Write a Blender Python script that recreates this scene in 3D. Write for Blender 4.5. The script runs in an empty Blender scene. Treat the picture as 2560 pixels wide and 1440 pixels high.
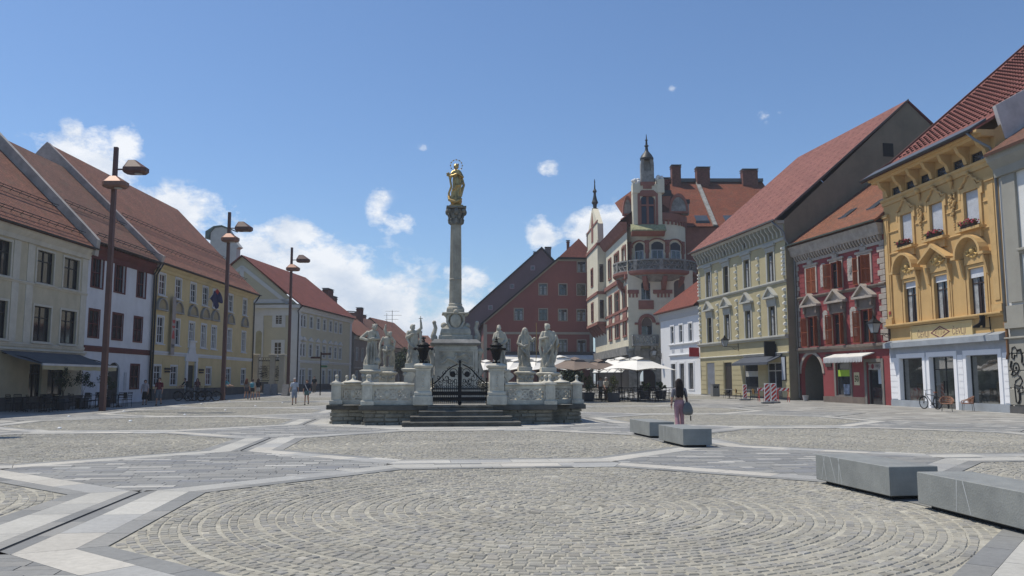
import bpy, math, random
import numpy as np
from mathutils import Vector, Matrix
random.seed(7)
SC = bpy.context.scene
# ---------------------------------------------------------------- camera
FPX = 2075.0; CH = 1.63; PITCH = math.atan(231 / FPX)
cd = bpy.data.cameras.new('camera'); cam = bpy.data.objects.new('camera', cd)
SC.collection.objects.link(cam)
cd.sensor_width = 36; cd.lens = FPX / 2560 * 36; cd.clip_start = 0.1; cd.clip_end = 3000
cam.location = (0, 0, CH); cam.rotation_euler = (math.pi / 2 + PITCH, 0, 0)
SC.camera = cam
SC.render.resolution_x = 1024; SC.render.resolution_y = 576
# ---------------------------------------------------------------- light
SUNV = Vector((-.46, .20, 1.0)).normalized()
SUN_EL = math.asin(SUNV.z)
sd = bpy.data.lights.new('sun', 'SUN'); sun = bpy.data.objects.new('sun', sd)
SC.collection.objects.link(sun)
sd.energy = 4.1; sd.angle = math.radians(.53); sd.color = (1, .93, .82)
sun.rotation_euler = SUNV.to_track_quat('Z', 'Y').to_euler(); sun.location = (-20, 10, 60)
W = bpy.data.worlds.new('World'); SC.world = W; W.use_nodes = True
def world():
    nt = W.node_tree; N = nt.nodes; L = nt.links; N.clear()
    out = N.new('ShaderNodeOutputWorld'); bg = N.new('ShaderNodeBackground')
    sky = N.new('ShaderNodeTexSky'); sky.sky_type = 'NISHITA'; sky.sun_disc = False
    sky.sun_elevation = SUN_EL; sky.sun_rotation = math.atan2(SUNV.x, SUNV.y)
    sky.air_density = 1.0; sky.dust_density = .6; sky.ozone_density = 2.5; sky.altitude = 300
    bg.inputs[1].default_value = .108
    tc = N.new('ShaderNodeTexCoord'); sx = N.new('ShaderNodeSeparateXYZ')
    L.new(tc.outputs['Generated'], sx.inputs[0])
    def M(op, a, b=None, c=None, clamp=False):
        n = N.new('ShaderNodeMath'); n.operation = op; n.use_clamp = clamp
        for i, v in enumerate((a, b, c)):
            if v is None: continue
            if isinstance(v, (int, float)): n.inputs[i].default_value = v
            else: L.new(v, n.inputs[i])
        return n.outputs[0]
    X, Y, Z = sx.outputs
    az = M('ARCTAN2', X, Y)               # 0 = straight ahead, + right
    el = M('ARCSINE', Z)
    # domain warp for ragged cloud outlines
    mp = N.new('ShaderNodeCombineXYZ'); L.new(az, mp.inputs[0]); L.new(M('MULTIPLY', el, 1.5), mp.inputs[1])
    def noise(scale, det=8, rough=.6, off=0.0):
        ad = N.new('ShaderNodeVectorMath'); ad.operation = 'ADD'; ad.inputs[1].default_value = (off, off * .7, off * 1.3)
        L.new(mp.outputs[0], ad.inputs[0])
        n = N.new('ShaderNodeTexNoise'); n.inputs['Scale'].default_value = scale
        n.inputs['Detail'].default_value = det; n.inputs['Roughness'].default_value = rough
        L.new(ad.outputs[0], n.inputs[0]); return n.outputs[0]
    n1 = noise(11, 10, .60); n2 = noise(34, 9, .68, 3.1); n3 = noise(16, 5, .55, 7.7)
    d2 = math.radians
    dens = None
    # (azimuth, elevation, half width, half height, weight) in degrees
    blobs = [(-27.6, 13.0, 3.0, 2.6, .95), (-25.6, 14.6, 1.3, 1.4, .8), (-23.2, 10.2, 5.2, 2.3, .75), (-28.5,15.2,1.0,1.2,.7),
             (-18.5, 7.6, 6.0, 2.9, .95), (-13.5, 6.6, 5.5, 3.6, 1.0), (-15.2, 9.6, 2.6, 1.5, .9),
             (-9.0, 4.6, 5.0, 3.4, 1.0), (-6.5, 2.6, 6.0, 3.0, 1.0), (-3.0, 6.8, 1.9, 1.7, .85), (-3.8, 4.2, 2.6, 2.2, .9),
             (-14, 2.6, 8, 3.0, .95), (-.5, 2.4, 3.0, 1.8, .7),
             (6.0, 10.2, 3.4, 1.6, 1.0), (2.2, 10.0, 1.3, 1.5, .8), (8.6, 9.4, 1.8, 1.8, .9),
             (2.6, 14.5, 1.1, .7, .75), (-6.3, 15.9, .7, .5, .65), (11.3, 19.6, .5, .35, .52),
             (-9.3, 11.5, 1.0, 1.9, .56), (-7.9, 10.6, 1.6, 1.0, .55), (17.5, 17.5, 1.3, 1.0, .40), (.3,15.0,2.2,.6,.42)]
    for a, e, w, h, k in blobs:
        da = M('DIVIDE', M('SUBTRACT', az, d2(a)), d2(w)); de = M('DIVIDE', M('SUBTRACT', el, d2(e)), d2(h))
        r = M('ADD', M('MULTIPLY', da, da), M('MULTIPLY', de, de))
        g = M('MULTIPLY', M('POWER', 2.71828, M('MULTIPLY', r, -.9)), k)
        dens = g if dens is None else M('MAXIMUM', dens, g)
    v = M('ADD', M('MULTIPLY', dens, 1.05), M('MULTIPLY', M('SUBTRACT', n1, .5), 1.9))
    v = M('ADD', v, M('MULTIPLY', M('SUBTRACT', n2, .5), .9))
    alpha = M('MULTIPLY', M('SUBTRACT', v, .40), 2.8, clamp=True)
    gate = M('MULTIPLY', dens, 3.0, clamp=True)
    alpha = M('MULTIPLY', alpha, M('MULTIPLY', gate, gate))
    veil = M('MULTIPLY', M('MULTIPLY', M('SUBTRACT', dens, .45), 1.1, clamp=True), M('MULTIPLY', M('SUBTRACT', n3, .30), 1.6, clamp=True))
    alpha = M('MULTIPLY', M('MAXIMUM', alpha, veil), .93)
    # clouds: light and shade painted into the colour by noise and density
    core = M('MULTIPLY', M('SUBTRACT', v, .85), 1.5, clamp=True)
    up = M('MULTIPLY', M('SUBTRACT', M('ADD', n3, M('MULTIPLY', n2, .5)), .62), 3.2, clamp=True)
    cr = N.new('ShaderNodeMixRGB'); cr.inputs[1].default_value = (4.4, 5.3, 6.7, 1); cr.inputs[2].default_value = (8.4, 8.6, 8.9, 1)
    L.new(M('ADD', M('MULTIPLY', up, .75), M('MULTIPLY', M('SUBTRACT', 1.0, core), .45), clamp=True), cr.inputs[0])
    tint = N.new('ShaderNodeMixRGB'); tint.blend_type = 'MULTIPLY'; tint.inputs[0].default_value = 1
    tint.inputs[2].default_value = (.84, .98, 1.12, 1)
    L.new(sky.outputs[0], tint.inputs[1])
    mx = N.new('ShaderNodeMixRGB'); L.new(alpha, mx.inputs[0]); L.new(tint.outputs[0], mx.inputs[1]); L.new(cr.outputs[0], mx.inputs[2])
    L.new(mx.outputs[0], bg.inputs[0]); L.new(bg.outputs[0], out.inputs[0])
world()
SC.view_settings.view_transform = 'Standard'; SC.view_settings.look = 'None'
SC.view_settings.exposure = 0.12; SC.view_settings.gamma = 1.0
SC.render.engine = 'CYCLES'
# ---------------------------------------------------------------- geometry helpers
def ray(px, py):
    xc = (px - 1280) / FPX; yc = (720 - py) / FPX
    return Vector((xc, math.cos(PITCH) - yc * math.sin(PITCH), math.sin(PITCH) + yc * math.cos(PITCH)))
def gz(y):
    if y < 40: return 0.0
    if y < 60: return .0085 * (y - 40) ** 2 / 40
    return .085 + .0085 * (min(y, 130) - 60)
def G(px, py):                      # ground point seen at a photo pixel
    d = ray(px, py); y = 30.0
    for _ in range(30): y = d.y * (gz(y) - CH) / d.z
    return Vector((d.x / d.y * y, y, gz(y)))
def AT(px, py, Y):                  # point at depth Y seen at a photo pixel
    d = ray(px, py); t = Y / d.y
    return Vector((d.x * t, Y, CH + d.z * t))
def PX(px, Y):                      # x of something whose foot is at column px and depth Y
    return AT(px, 951, Y).x
class MB:
    def __init__(s): s.v = []; s.f = []; s.uv = {}
    def add(s, vs, fs):
        o = len(s.v); s.v += [tuple(p) for p in vs]; s.f += [tuple(i + o for i in f) for f in fs]; return s
    def poly(s, vs, uv=None):
        o = len(s.v); s.v += [tuple(p) for p in vs]; s.f.append(tuple(range(o, o + len(vs))))
        if uv: s.uv[len(s.f) - 1] = uv
        return s
    def box(s, x0, y0, z0, x1, y1, z1):
        if x0 > x1: x0, x1 = x1, x0
        if y0 > y1: y0, y1 = y1, y0
        if z0 > z1: z0, z1 = z1, z0
        return s.add([(x0,y0,z0),(x1,y0,z0),(x1,y1,z0),(x0,y1,z0),(x0,y0,z1),(x1,y0,z1),(x1,y1,z1),(x0,y1,z1)],
                     [(0,3,2,1),(4,5,6,7),(0,1,5,4),(1,2,6,5),(2,3,7,6),(3,0,4,7)])
    def bbox(s, x0, y0, z0, x1, y1, z1, b=.02):   # box with chamfered edges all round its z faces
        def ring(z, i): return [(x0+i,y0+i,z),(x1-i,y0+i,z),(x1-i,y1-i,z),(x0+i,y1-i,z)]
        return s.loft([ring(z0, b), ring(z0 + b, 0), ring(z1 - b, 0), ring(z1, b)])
    def loft(s, rings, cap=True):
        n = len(rings[0]); o = len(s.v)
        for r in rings: s.v += [tuple(p) for p in r]
        for k in range(len(rings) - 1):
            for i in range(n):
                j = (i + 1) % n; a = o + k * n
                s.f.append((a + i, a + j, a + n + j, a + n + i))
        if cap:
            s.f.append(tuple(o + i for i in reversed(range(n)))); e = o + (len(rings) - 1) * n
            s.f.append(tuple(e + i for i in range(n)))
        return s
    def prism(s, prof, a, b, axis='x'):   # prof: closed polygon. axis x: prof=(y,z); axis y: prof=(x,z); axis z: prof=(x,y)
        def m(p, t): return {'x': (t, p[0], p[1]), 'y': (p[0], t, p[1]), 'z': (p[0], p[1], t)}[axis]
        return s.loft([[m(p, a) for p in prof], [m(p, b) for p in prof]])
    def lathe(s, prof, n=16, c=(0,0,0), sx=1, sy=1, rot=0):
        rings = [[(c[0] + max(r,.0005) * sx * math.cos(rot + 2*math.pi*i/n), c[1] + max(r,.0005) * sy * math.sin(rot + 2*math.pi*i/n), c[2] + z) for i in range(n)] for r, z in prof]
        return s.loft(rings)
    def tube(s, pts, r, n=6, r2=None):
        pts = [Vector(p) for p in pts]; rings = []; m = len(pts)
        for k, p in enumerate(pts):
            t = (pts[min(k+1, m-1)] - pts[max(k-1, 0)]).normalized()
            up = Vector((0,0,1)) if abs(t.z) < .9 else Vector((1,0,0))
            a = t.cross(up).normalized(); b = t.cross(a).normalized()
            rr = r if r2 is None else r + (r2 - r) * k / max(1, m - 1)
            rings.append([p + a * rr * math.cos(2*math.pi*i/n) + b * rr * math.sin(2*math.pi*i/n) for i in range(n)])
        return s.loft(rings)
    def sphere(s, c, r, n=10, m=7, sx=1, sy=1, sz=1):
        return s.lathe([(r * math.sin(math.pi * k / m), -r * sz * math.cos(math.pi * k / m)) for k in range(m + 1)], n, c, sx, sy)
    def frame(s, x0, z0, x1, z1, w, ya, yb, wb=None):
        wb = w if wb is None else wb
        s.box(x0, ya, z0, x0 + w, yb, z1); s.box(x1 - w, ya, z0, x1, yb, z1)
        s.box(x0 + w, ya, z1 - w, x1 - w, yb, z1)
        if wb: s.box(x0 + w, ya, z0, x1 - w, yb, z0 + wb)
        return s
    def xf(s, M, start=0):
        for i in range(start, len(s.v)): s.v[i] = tuple(M @ Vector(s.v[i]))
        return s
    def build(s, name, mat, parent=None, smooth=False, loc=None, coll=None):
        me = bpy.data.meshes.new(name); me.from_pydata(s.v, [], s.f)
        if s.uv:
            ul = me.uv_layers.new(name='UVMap')
            for p in me.polygons:
                u = s.uv.get(p.index)
                if u:
                    for k, li in enumerate(p.loop_indices): ul.data[li].uv = u[k]
        if mat: me.materials.append(mat)
        if smooth:
            me.polygons.foreach_set('use_smooth', [True] * len(me.polygons))
            if smooth is not True:
                try: me.set_sharp_from_angle(angle=math.radians(smooth))
                except Exception: pass
        me.update()
        o = bpy.data.objects.new(name, me); SC.collection.objects.link(o)
        if parent: o.parent = parent
        if loc: o.location = loc
        return o
def tag(o, label=None, cat=None, group=None, kind=None):
    if label: o['label'] = label
    if cat: o['category'] = cat
    if group: o['group'] = group
    if kind: o['kind'] = kind
    return o
def thing(name, label, cat, loc=(0,0,0), rz=0, group=None):
    o = bpy.data.objects.new(name, None); SC.collection.objects.link(o); o.empty_display_size = .3
    o.location = loc; o.rotation_euler = (0, 0, rz); return tag(o, label, cat, group)
def copy_tree(o, parent=None):
    c = o.copy(); SC.collection.objects.link(c)
    if parent: c.parent = parent
    for ch in KIDS.get(o.name, []) or [k for k in o.children]: copy_tree(ch, c)
    return c
KIDS = {}
def dup(root, loc, rz=0, label=None, scale=None):
    r = copy_tree(root); r.location = loc; r.rotation_euler = (0, 0, rz)
    if label: r['label'] = label
    if scale: r.scale = (scale,) * 3 if isinstance(scale, (int, float)) else scale
    return r
# ---------------------------------------------------------------- materials
MATS = {}
def mat(name, col, rough=.8, metal=0, var=.12, scale=1.2, col2=None, bump=0, bscale=30, spec=.3, fine=0, streak=0):
    """painted / plaster / stone surface with large soft blotches and fine grain"""
    if name in MATS: return MATS[name]
    m = bpy.data.materials.new(name); m.use_nodes = True; MATS[name] = m
    nt = m.node_tree; N = nt.nodes; L = nt.links; b = N['Principled BSDF']
    b.inputs['Roughness'].default_value = rough; b.inputs['Metallic'].default_value = metal
    b.inputs['Specular IOR Level'].default_value = spec
    tc = N.new('ShaderNodeTexCoord')
    n = N.new('ShaderNodeTexNoise'); n.inputs['Scale'].default_value = scale; n.inputs['Detail'].default_value = 10; n.inputs['Roughness'].default_value = .72
    L.new(tc.outputs['Object'], n.inputs[0])
    r = N.new('ShaderNodeValToRGB'); c2 = col2 or tuple(c * (1 - 2.2 * var) for c in col)
    r.color_ramp.elements[0].position = .3; r.color_ramp.elements[1].position = .68
    r.color_ramp.elements[0].color = (*c2, 1); r.color_ramp.elements[1].color = (*[min(1, c * (1 + .35 * var)) for c in col], 1)
    L.new(n.outputs[0], r.inputs[0]); cur = r.outputs[0]
    if streak:
        mp = N.new('ShaderNodeMapping'); mp.inputs['Scale'].default_value = (1.6, 1.6, .3); L.new(tc.outputs['Object'], mp.inputs[0])
        ns = N.new('ShaderNodeTexNoise'); ns.inputs['Scale'].default_value = 1.1; ns.inputs['Detail'].default_value = 6; L.new(mp.outputs[0], ns.inputs[0])
        rs = N.new('ShaderNodeValToRGB'); rs.color_ramp.elements[0].position = .45; rs.color_ramp.elements[1].position = .75
        rs.color_ramp.elements[0].color = (1,1,1,1); rs.color_ramp.elements[1].color = (1-streak*.55, 1-streak*.55, 1-streak*.5, 1); L.new(ns.outputs[0], rs.inputs[0])
        mm = N.new('ShaderNodeMixRGB'); mm.blend_type = 'MULTIPLY'; mm.inputs[0].default_value = 1; L.new(cur, mm.inputs[1]); L.new(rs.outputs[0], mm.inputs[2]); cur = mm.outputs[0]
    L.new(cur, b.inputs['Base Color'])
    if bump:
        n2 = N.new('ShaderNodeTexNoise'); n2.inputs['Scale'].default_value = bscale; n2.inputs['Detail'].default_value = 5
        L.new(tc.outputs['Object'], n2.inputs[0])
        bp = N.new('ShaderNodeBump'); bp.inputs['Strength'].default_value = bump; bp.inputs['Distance'].default_value = .02
        L.new(n2.outputs[0], bp.inputs['Height']); L.new(bp.outputs[0], b.inputs['Normal'])
    return m
def tile_mat(name, c1, c2, dots=None, w=.20, h=.17, moss=0):
    """roof tiles on UV in metres (u along the eave, v up the slope)"""
    if name in MATS: return MATS[name]
    m = bpy.data.materials.new(name); m.use_nodes = True; MATS[name] = m
    nt = m.node_tree; N = nt.nodes; L = nt.links; b = N['Principled BSDF']; b.inputs['Roughness'].default_value = .85
    b.inputs['Specular IOR Level'].default_value = .2
    uv = N.new('ShaderNodeUVMap')
    br = N.new('ShaderNodeTexBrick'); br.inputs['Scale'].default_value = 1; br.inputs['Brick Width'].default_value = w; br.inputs['Row Height'].default_value = h
    br.inputs['Mortar Size'].default_value = .024; br.inputs['Mortar Smooth'].default_value = .35; br.inputs['Bias'].default_value = 0
    br.inputs['Color1'].default_value = (*c1, 1); br.inputs['Color2'].default_value = (*c2, 1); br.inputs['Mortar'].default_value = (*[c * .42 for c in c2], 1)
    L.new(uv.outputs[0], br.inputs[0])
    n = N.new('ShaderNodeTexNoise'); n.inputs['Scale'].default_value = .5; n.inputs['Detail'].default_value = 9; n.inputs['Roughness'].default_value = .7; L.new(uv.outputs[0], n.inputs[0])
    mp = N.new('ShaderNodeMapping'); mp.inputs['Scale'].default_value = (1/w, 1/h, 1); L.new(uv.outputs[0], mp.inputs[0])
    wn = N.new('ShaderNodeTexNoise'); wn.inputs['Scale'].default_value = .9; wn.inputs['Detail'].default_value = 2; L.new(mp.outputs[0], wn.inputs[0])
    hs = N.new('ShaderNodeHueSaturation'); L.new(br.outputs[0], hs.inputs['Color'])
    mr = N.new('ShaderNodeMapRange'); mr.inputs[1].default_value = .25; mr.inputs[2].default_value = .75; mr.inputs[3].default_value = .48; mr.inputs[4].default_value = 1.5
    ad = N.new('ShaderNodeMath'); ad.operation = 'ADD'; L.new(n.outputs[0], ad.inputs[0]); L.new(wn.outputs[0], ad.inputs[1])
    hf = N.new('ShaderNodeMath'); hf.operation = 'MULTIPLY'; hf.inputs[1].default_value = .5; L.new(ad.outputs[0], hf.inputs[0])
    L.new(hf.outputs[0], mr.inputs[0]); L.new(mr.outputs[0], hs.inputs['Value']); cur = hs.outputs[0]
    if dots:
        px_, py_, dc = dots
        sp = N.new('ShaderNodeSeparateXYZ'); L.new(uv.outputs[0], sp.inputs[0])
        def M(op, a, bb):
            q = N.new('ShaderNodeMath'); q.operation = op
            for i, v in enumerate((a, bb)):
                if isinstance(v, (int, float)): q.inputs[i].default_value = v
                else: L.new(v, q.inputs[i])
            return q.outputs[0]
        row = M('FLOOR', M('DIVIDE', sp.outputs[1], py_), 0); fy = M('FRACT', M('DIVIDE', sp.outputs[1], py_), 0)
        fx = M('FRACT', M('ADD', M('DIVIDE', sp.outputs[0], px_), M('MULTIPLY', row, .5)), 0)
        k = M('MULTIPLY', M('LESS_THAN', fx, .26), M('LESS_THAN', fy, .26))
        mx = N.new('ShaderNodeMixRGB'); mx.inputs[2].default_value = (*dc, 1); L.new(k, mx.inputs[0]); L.new(cur, mx.inputs[1]); cur = mx.outputs[0]
    if moss:
        n4 = N.new('ShaderNodeTexNoise'); n4.inputs['Scale'].default_value = 1.3; n4.inputs['Detail'].default_value = 9; L.new(uv.outputs[0], n4.inputs[0])
        r4 = N.new('ShaderNodeValToRGB'); r4.color_ramp.elements[0].position = .52; r4.color_ramp.elements[1].position = .7; r4.color_ramp.elements[1].color = (moss, moss, moss, 1); L.new(n4.outputs[0], r4.inputs[0])
        mx = N.new('ShaderNodeMixRGB'); mx.inputs[2].default_value = (.11, .09, .06, 1); L.new(r4.outputs[0], mx.inputs[0]); L.new(cur, mx.inputs[1]); cur = mx.outputs[0]
    L.new(cur, b.inputs['Base Color'])
    sp2 = N.new('ShaderNodeSeparateXYZ'); L.new(uv.outputs[0], sp2.inputs[0])
    dv = N.new('ShaderNodeMath'); dv.operation = 'DIVIDE'; dv.inputs[1].default_value = h; L.new(sp2.outputs[1], dv.inputs[0])
    fr = N.new('ShaderNodeMath'); fr.operation = 'FRACT'; L.new(dv.outputs[0], fr.inputs[0])
    sb = N.new('ShaderNodeMath'); sb.operation = 'SUBTRACT'; L.new(br.outputs['Fac'], sb.inputs[1]); iv = N.new('ShaderNodeMath'); iv.operation = 'SUBTRACT'; iv.inputs[0].default_value = 1; L.new(fr.outputs[0], iv.inputs[1]); L.new(iv.outputs[0], sb.inputs[0])
    bp = N.new('ShaderNodeBump'); bp.inputs['Strength'].default_value = .8; bp.inputs['Distance'].default_value = .03; L.new(sb.outputs[0], bp.inputs['Height']); L.new(bp.outputs[0], b.inputs['Normal'])
    return m
def glass_mat(name='window_glass', col=(.02,.024,.03), rough=.06):
    if name in MATS: return MATS[name]
    m = mat(name, col, rough=rough, var=.25, scale=.8, spec=.8); return m
def stone_attr_mat(name, bump=.25, bscale=22, rough=.85, gamma=1, spot=.16):
    """colour comes from a per-stone attribute, broken up by grain"""
    m = bpy.data.materials.new(name); m.use_nodes = True; MATS[name] = m
    nt = m.node_tree; N = nt.nodes; L = nt.links; b = N['Principled BSDF']; b.inputs['Roughness'].default_value = rough
    b.inputs['Specular IOR Level'].default_value = .25
    at = N.new('ShaderNodeAttribute'); at.attribute_name = 'Col'
    tc = N.new('ShaderNodeTexCoord')
    n = N.new('ShaderNodeTexNoise'); n.inputs['Scale'].default_value = bscale; n.inputs['Detail'].default_value = 6; n.inputs['Roughness'].default_value = .7; L.new(tc.outputs['Object'], n.inputs[0])
    n2 = N.new('ShaderNodeTexNoise'); n2.inputs['Scale'].default_value = .55; n2.inputs['Detail'].default_value = 7; n2.inputs['Roughness'].default_value = .6
    geo = N.new('ShaderNodeNewGeometry'); L.new(geo.outputs['Position'], n2.inputs[0])
    mr = N.new('ShaderNodeMapRange'); mr.inputs[1].default_value = .25; mr.inputs[2].default_value = .75; mr.inputs[3].default_value = 1 - spot * 1.3; mr.inputs[4].default_value = 1 + spot; L.new(n.outputs[0], mr.inputs[0])
    mr2 = N.new('ShaderNodeMapRange'); mr2.inputs[1].default_value = .3; mr2.inputs[2].default_value = .7; mr2.inputs[3].default_value = .86; mr2.inputs[4].default_value = 1.1; L.new(n2.outputs[0], mr2.inputs[0])
    mu = N.new('ShaderNodeMath'); mu.operation = 'MULTIPLY'; L.new(mr.outputs[0], mu.inputs[0]); L.new(mr2.outputs[0], mu.inputs[1])
    vm = N.new('ShaderNodeVectorMath'); vm.operation = 'SCALE'; L.new(at.outputs['Color'], vm.inputs[0]); L.new(mu.outputs[0], vm.inputs['Scale'])
    L.new(vm.outputs[0], b.inputs['Base Color'])
    bp = N.new('ShaderNodeBump'); bp.inputs['Strength'].default_value = bump; bp.inputs['Distance'].default_value = .01; L.new(n.outputs[0], bp.inputs['Height']); L.new(bp.outputs[0], b.inputs['Normal'])
    return m
# ================================================================ GROUND
TH = math.radians(7.0); SP = 11.5; C1 = Vector((.55, 10.95))
EX = Vector((math.cos(TH), math.sin(TH))); EY = Vector((-math.sin(TH), math.cos(TH)))
A0, A1, A2 = 4.80, 5.06, 5.56         # cobbles | dark border | pale band (apothems)
T8 = math.tan(math.pi / 8)
def colored(name, verts, faces, cols, material):
    me = bpy.data.meshes.new(name); me.from_pydata(verts, [], faces)
    at = me.attributes.new('Col', 'FLOAT_COLOR', 'FACE')
    c = np.ones((len(faces), 4), dtype=np.float32); c[:, :3] = cols; at.data.foreach_set('color', c.ravel())
    me.materials.append(material); me.update()
    return me
m_cob = stone_attr_mat('cobble_stone', bump=.3, bscale=26, spot=.17)
m_slab = stone_attr_mat('granite_slab', bump=.08, bscale=14, spot=.13, rough=.75)
m_base = mat('joint_sand', (.16, .155, .14), rough=.95, var=.2, scale=3, bump=.3, bscale=60)
def in_oct(x, y, a):
    return max(abs(x), abs(y), (abs(x) + abs(y)) / math.sqrt(2)) < a
def cobble_mesh():
    R = random.Random(3); V = []; F = []; C = []
    r = .075; k = 0
    V0 = [(-.05,-.05),(.05,-.05),(.05,.05),(-.05,.05)]
    while r < A0 / math.cos(math.pi/8) + .2:
        dr = .106 + R.uniform(-.006, .006); n = max(4, int(2 * math.pi * r / R.uniform(.118, .132)))
        ph = R.random() * 6.28; ang = ph; i = 0
        wob = R.uniform(0, 6.28)
        edges = [ph + 2*math.pi*(q + R.uniform(-.14, .14)) / n for q in range(n)]
        for i in range(n):
            a0 = edges[i]; a1 = edges[(i+1) % n] + (2*math.pi if i == n - 1 else 0)
            g = R.uniform(.0055, .0095); ga = g / r
            rw = .022 * math.sin(3 * a0 + wob) + .014 * math.sin(7 * a0 + wob * 2)
            ri = r + rw + g + R.uniform(-.003,.004); ro = r + rw + dr - g + R.uniform(-.004,.003)
            am = (a0 + a1) / 2; cx = math.cos(am) * (ri+ro)/2; cy = math.sin(am) * (ri+ro)/2
            if not in_oct(cx, cy, A0 - .05): continue
            h = R.uniform(.005, .012); o = len(V)
            q = [(ri, a0 + ga), (ro, a0 + ga), (ro, a1 - ga), (ri, a1 - ga)]
            j = [(rr + R.uniform(-.006,.006), aa + R.uniform(-.006,.006) / r) for rr, aa in q]
            P = [(rr * math.cos(aa), rr * math.sin(aa)) for rr, aa in j]
            mx = sum(p[0] for p in P) / 4; my = sum(p[1] for p in P) / 4
            tl = R.uniform(-.02,.02); tm = R.uniform(-.02,.02)
            for p in P: V.append((p[0], p[1], -.03))
            for p in P: V.append((p[0], p[1], -.004 + h * .3))
            for p in P:
                x = mx + (p[0]-mx) * .80; y = my + (p[1]-my) * .80
                V.append((x, y, h + tl * (x-mx) + tm * (y-my)))
            base = R.choice([(.315,.30,.25),(.285,.275,.24),(.335,.315,.26),(.265,.258,.235),(.305,.295,.255),(.295,.28,.24)])
            f = R.uniform(.92, 1.10) * (.76 if R.random() < .035 else 1)
            if R.random() < .02: f *= 1.3
            for t in range(4):
                u = (t + 1) % 4
                F.append((o+t, o+u, o+4+u, o+4+t)); F.append((o+4+t, o+4+u, o+8+u, o+8+t))
            F.append((o+8, o+9, o+10, o+11)); C += [tuple(c * f for c in base)] * 9
        r += dr
    return colored('cobbles', V, F, C, m_cob)
DARK = [(.215,.217,.208),(.24,.24,.228),(.195,.198,.193),(.26,.257,.24)]
PALE = [(.42,.41,.37),(.385,.38,.35),(.45,.43,.38),(.36,.36,.34),(.43,.42,.38),(.33,.33,.315)]
def quad_add(V, F, C, P, z, col, g=.004, drop=.012):
    """one slab: polygon P shrunk by the joint, with small vertical sides"""
    n = len(P); cx = sum(p[0] for p in P)/n; cy = sum(p[1] for p in P)/n
    area = 0
    for i in range(n): area += P[i][0]*P[(i+1)%n][1] - P[(i+1)%n][0]*P[i][1]
    if abs(area) < .004: return
    if area < 0: P = P[::-1]
    Q = []
    for p in P:
        dx, dy = p[0]-cx, p[1]-cy; d = math.hypot(dx, dy) or 1
        Q.append((p[0] - dx/d*g*1.3, p[1] - dy/d*g*1.3))
    o = len(V)
    for p in Q: V.append((p[0], p[1], z))
    for p in Q: V.append((p[0], p[1], z - drop))
    F.append(tuple(o + i for i in range(n))); C.append(col)
    for i in range(n):
        j = (i+1) % n; F.append((o+n+i, o+n+j, o+j, o+i)); C.append(tuple(c*.8 for c in col))
def oct_frame_mesh():
    R = random.Random(5); V = []; F = []; C = []
    for e in range(8):
        a = e * math.pi / 4; n = (math.cos(a), math.sin(a)); t = (-n[1], n[0])
        for (b0, b1, pal, L) in ((A0, A1, DARK, .85), (A1, A2, PALE, 1.05)):
            s0, s1 = b0 * T8, b1 * T8
            m = max(2, round((s0 + s1) / L)); cuts = [-1] + sorted(-1 + 2*(i + R.uniform(-.2,.2))/m for i in range(1, m)) + [1]
            for i in range(m):
                u, v = cuts[i], cuts[i+1]
                P = [(n[0]*b0 + t[0]*s0*u, n[1]*b0 + t[1]*s0*u), (n[0]*b1 + t[0]*(s1 if abs(u)==1 else s0)*u, n[1]*b1 + t[1]*(s1 if abs(u)==1 else s0)*u),
                     (n[0]*b1 + t[0]*(s1 if abs(v)==1 else s0)*v, n[1]*b1 + t[1]*(s1 if abs(v)==1 else s0)*v), (n[0]*b0 + t[0]*s0*v, n[1]*b0 + t[1]*s0*v)]
                col = R.choice(pal); f = R.uniform(.93, 1.07)
                if pal is DARK and R.random() < .08: col = R.choice(PALE)
                quad_add(V, F, C, P, .012, tuple(c*f for c in col))
    return colored('octagon_slab_border', V, F, C, m_slab)
def clip(P, a, b, c):                # keep a*x+b*y<=c
    out = []
    for i in range(len(P)):
        p, q = P[i], P[(i+1) % len(P)]; dp = a*p[0]+b*p[1]-c; dq = a*q[0]+b*q[1]-c
        if dp <= 0: out.append(p)
        if (dp < 0) != (dq < 0) and dp != dq:
            t = dp/(dp-dq); out.append((p[0]+(q[0]-p[0])*t, p[1]+(q[1]-p[1])*t))
    return out
def pave(V, F, C, poly, ang, row, length, pal, white=.1, z=.012, seed=1, g=.004):
    """random-length slabs in rows, clipped to a convex polygon (counter-clockwise)"""
    R = random.Random(seed); ca, sa = math.cos(ang), math.sin(ang)
    loc = [(p[0]*ca + p[1]*sa, -p[0]*sa + p[1]*ca) for p in poly]
    x0, x1 = min(p[0] for p in loc), max(p[0] for p in loc); y = min(p[1] for p in loc); y1 = max(p[1] for p in loc)
    E = []
    for i in range(len(loc)):
        p, q = loc[i], loc[(i+1) % len(loc)]; nx, ny = q[1]-p[1], p[0]-q[0]; E.append((nx, ny, nx*p[0]+ny*p[1]))
    while y < y1:
        h = R.uniform(*row); x = x0 - R.random()
        while x < x1:
            l = R.uniform(*length); P = [(x, y), (x+l, y), (x+l, y+h), (x, y+h)]
            for e in E:
                P = clip(P, *e)
                if len(P) < 3: break
            if len(P) >= 3:
                col = R.choice(pal); k = R.uniform(.9, 1.1)
                if R.random() < white: col = (.42,.41,.375) if R.random() < .5 else (.32,.32,.30)
                quad_add(V, F, C, [(p[0]*ca - p[1]*sa, p[0]*sa + p[1]*ca) for p in P], z, tuple(c*k for c in col), g)
            x += l
        y += h
def lift(me):                        # drape a mesh in world coordinates over the rising ground
    for v in me.vertices: v.co.z += gz(v.co.y)
def put(name, me):
    o = bpy.data.objects.new(name, me); SC.collection.objects.link(o); return tag(o, kind='structure')
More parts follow.
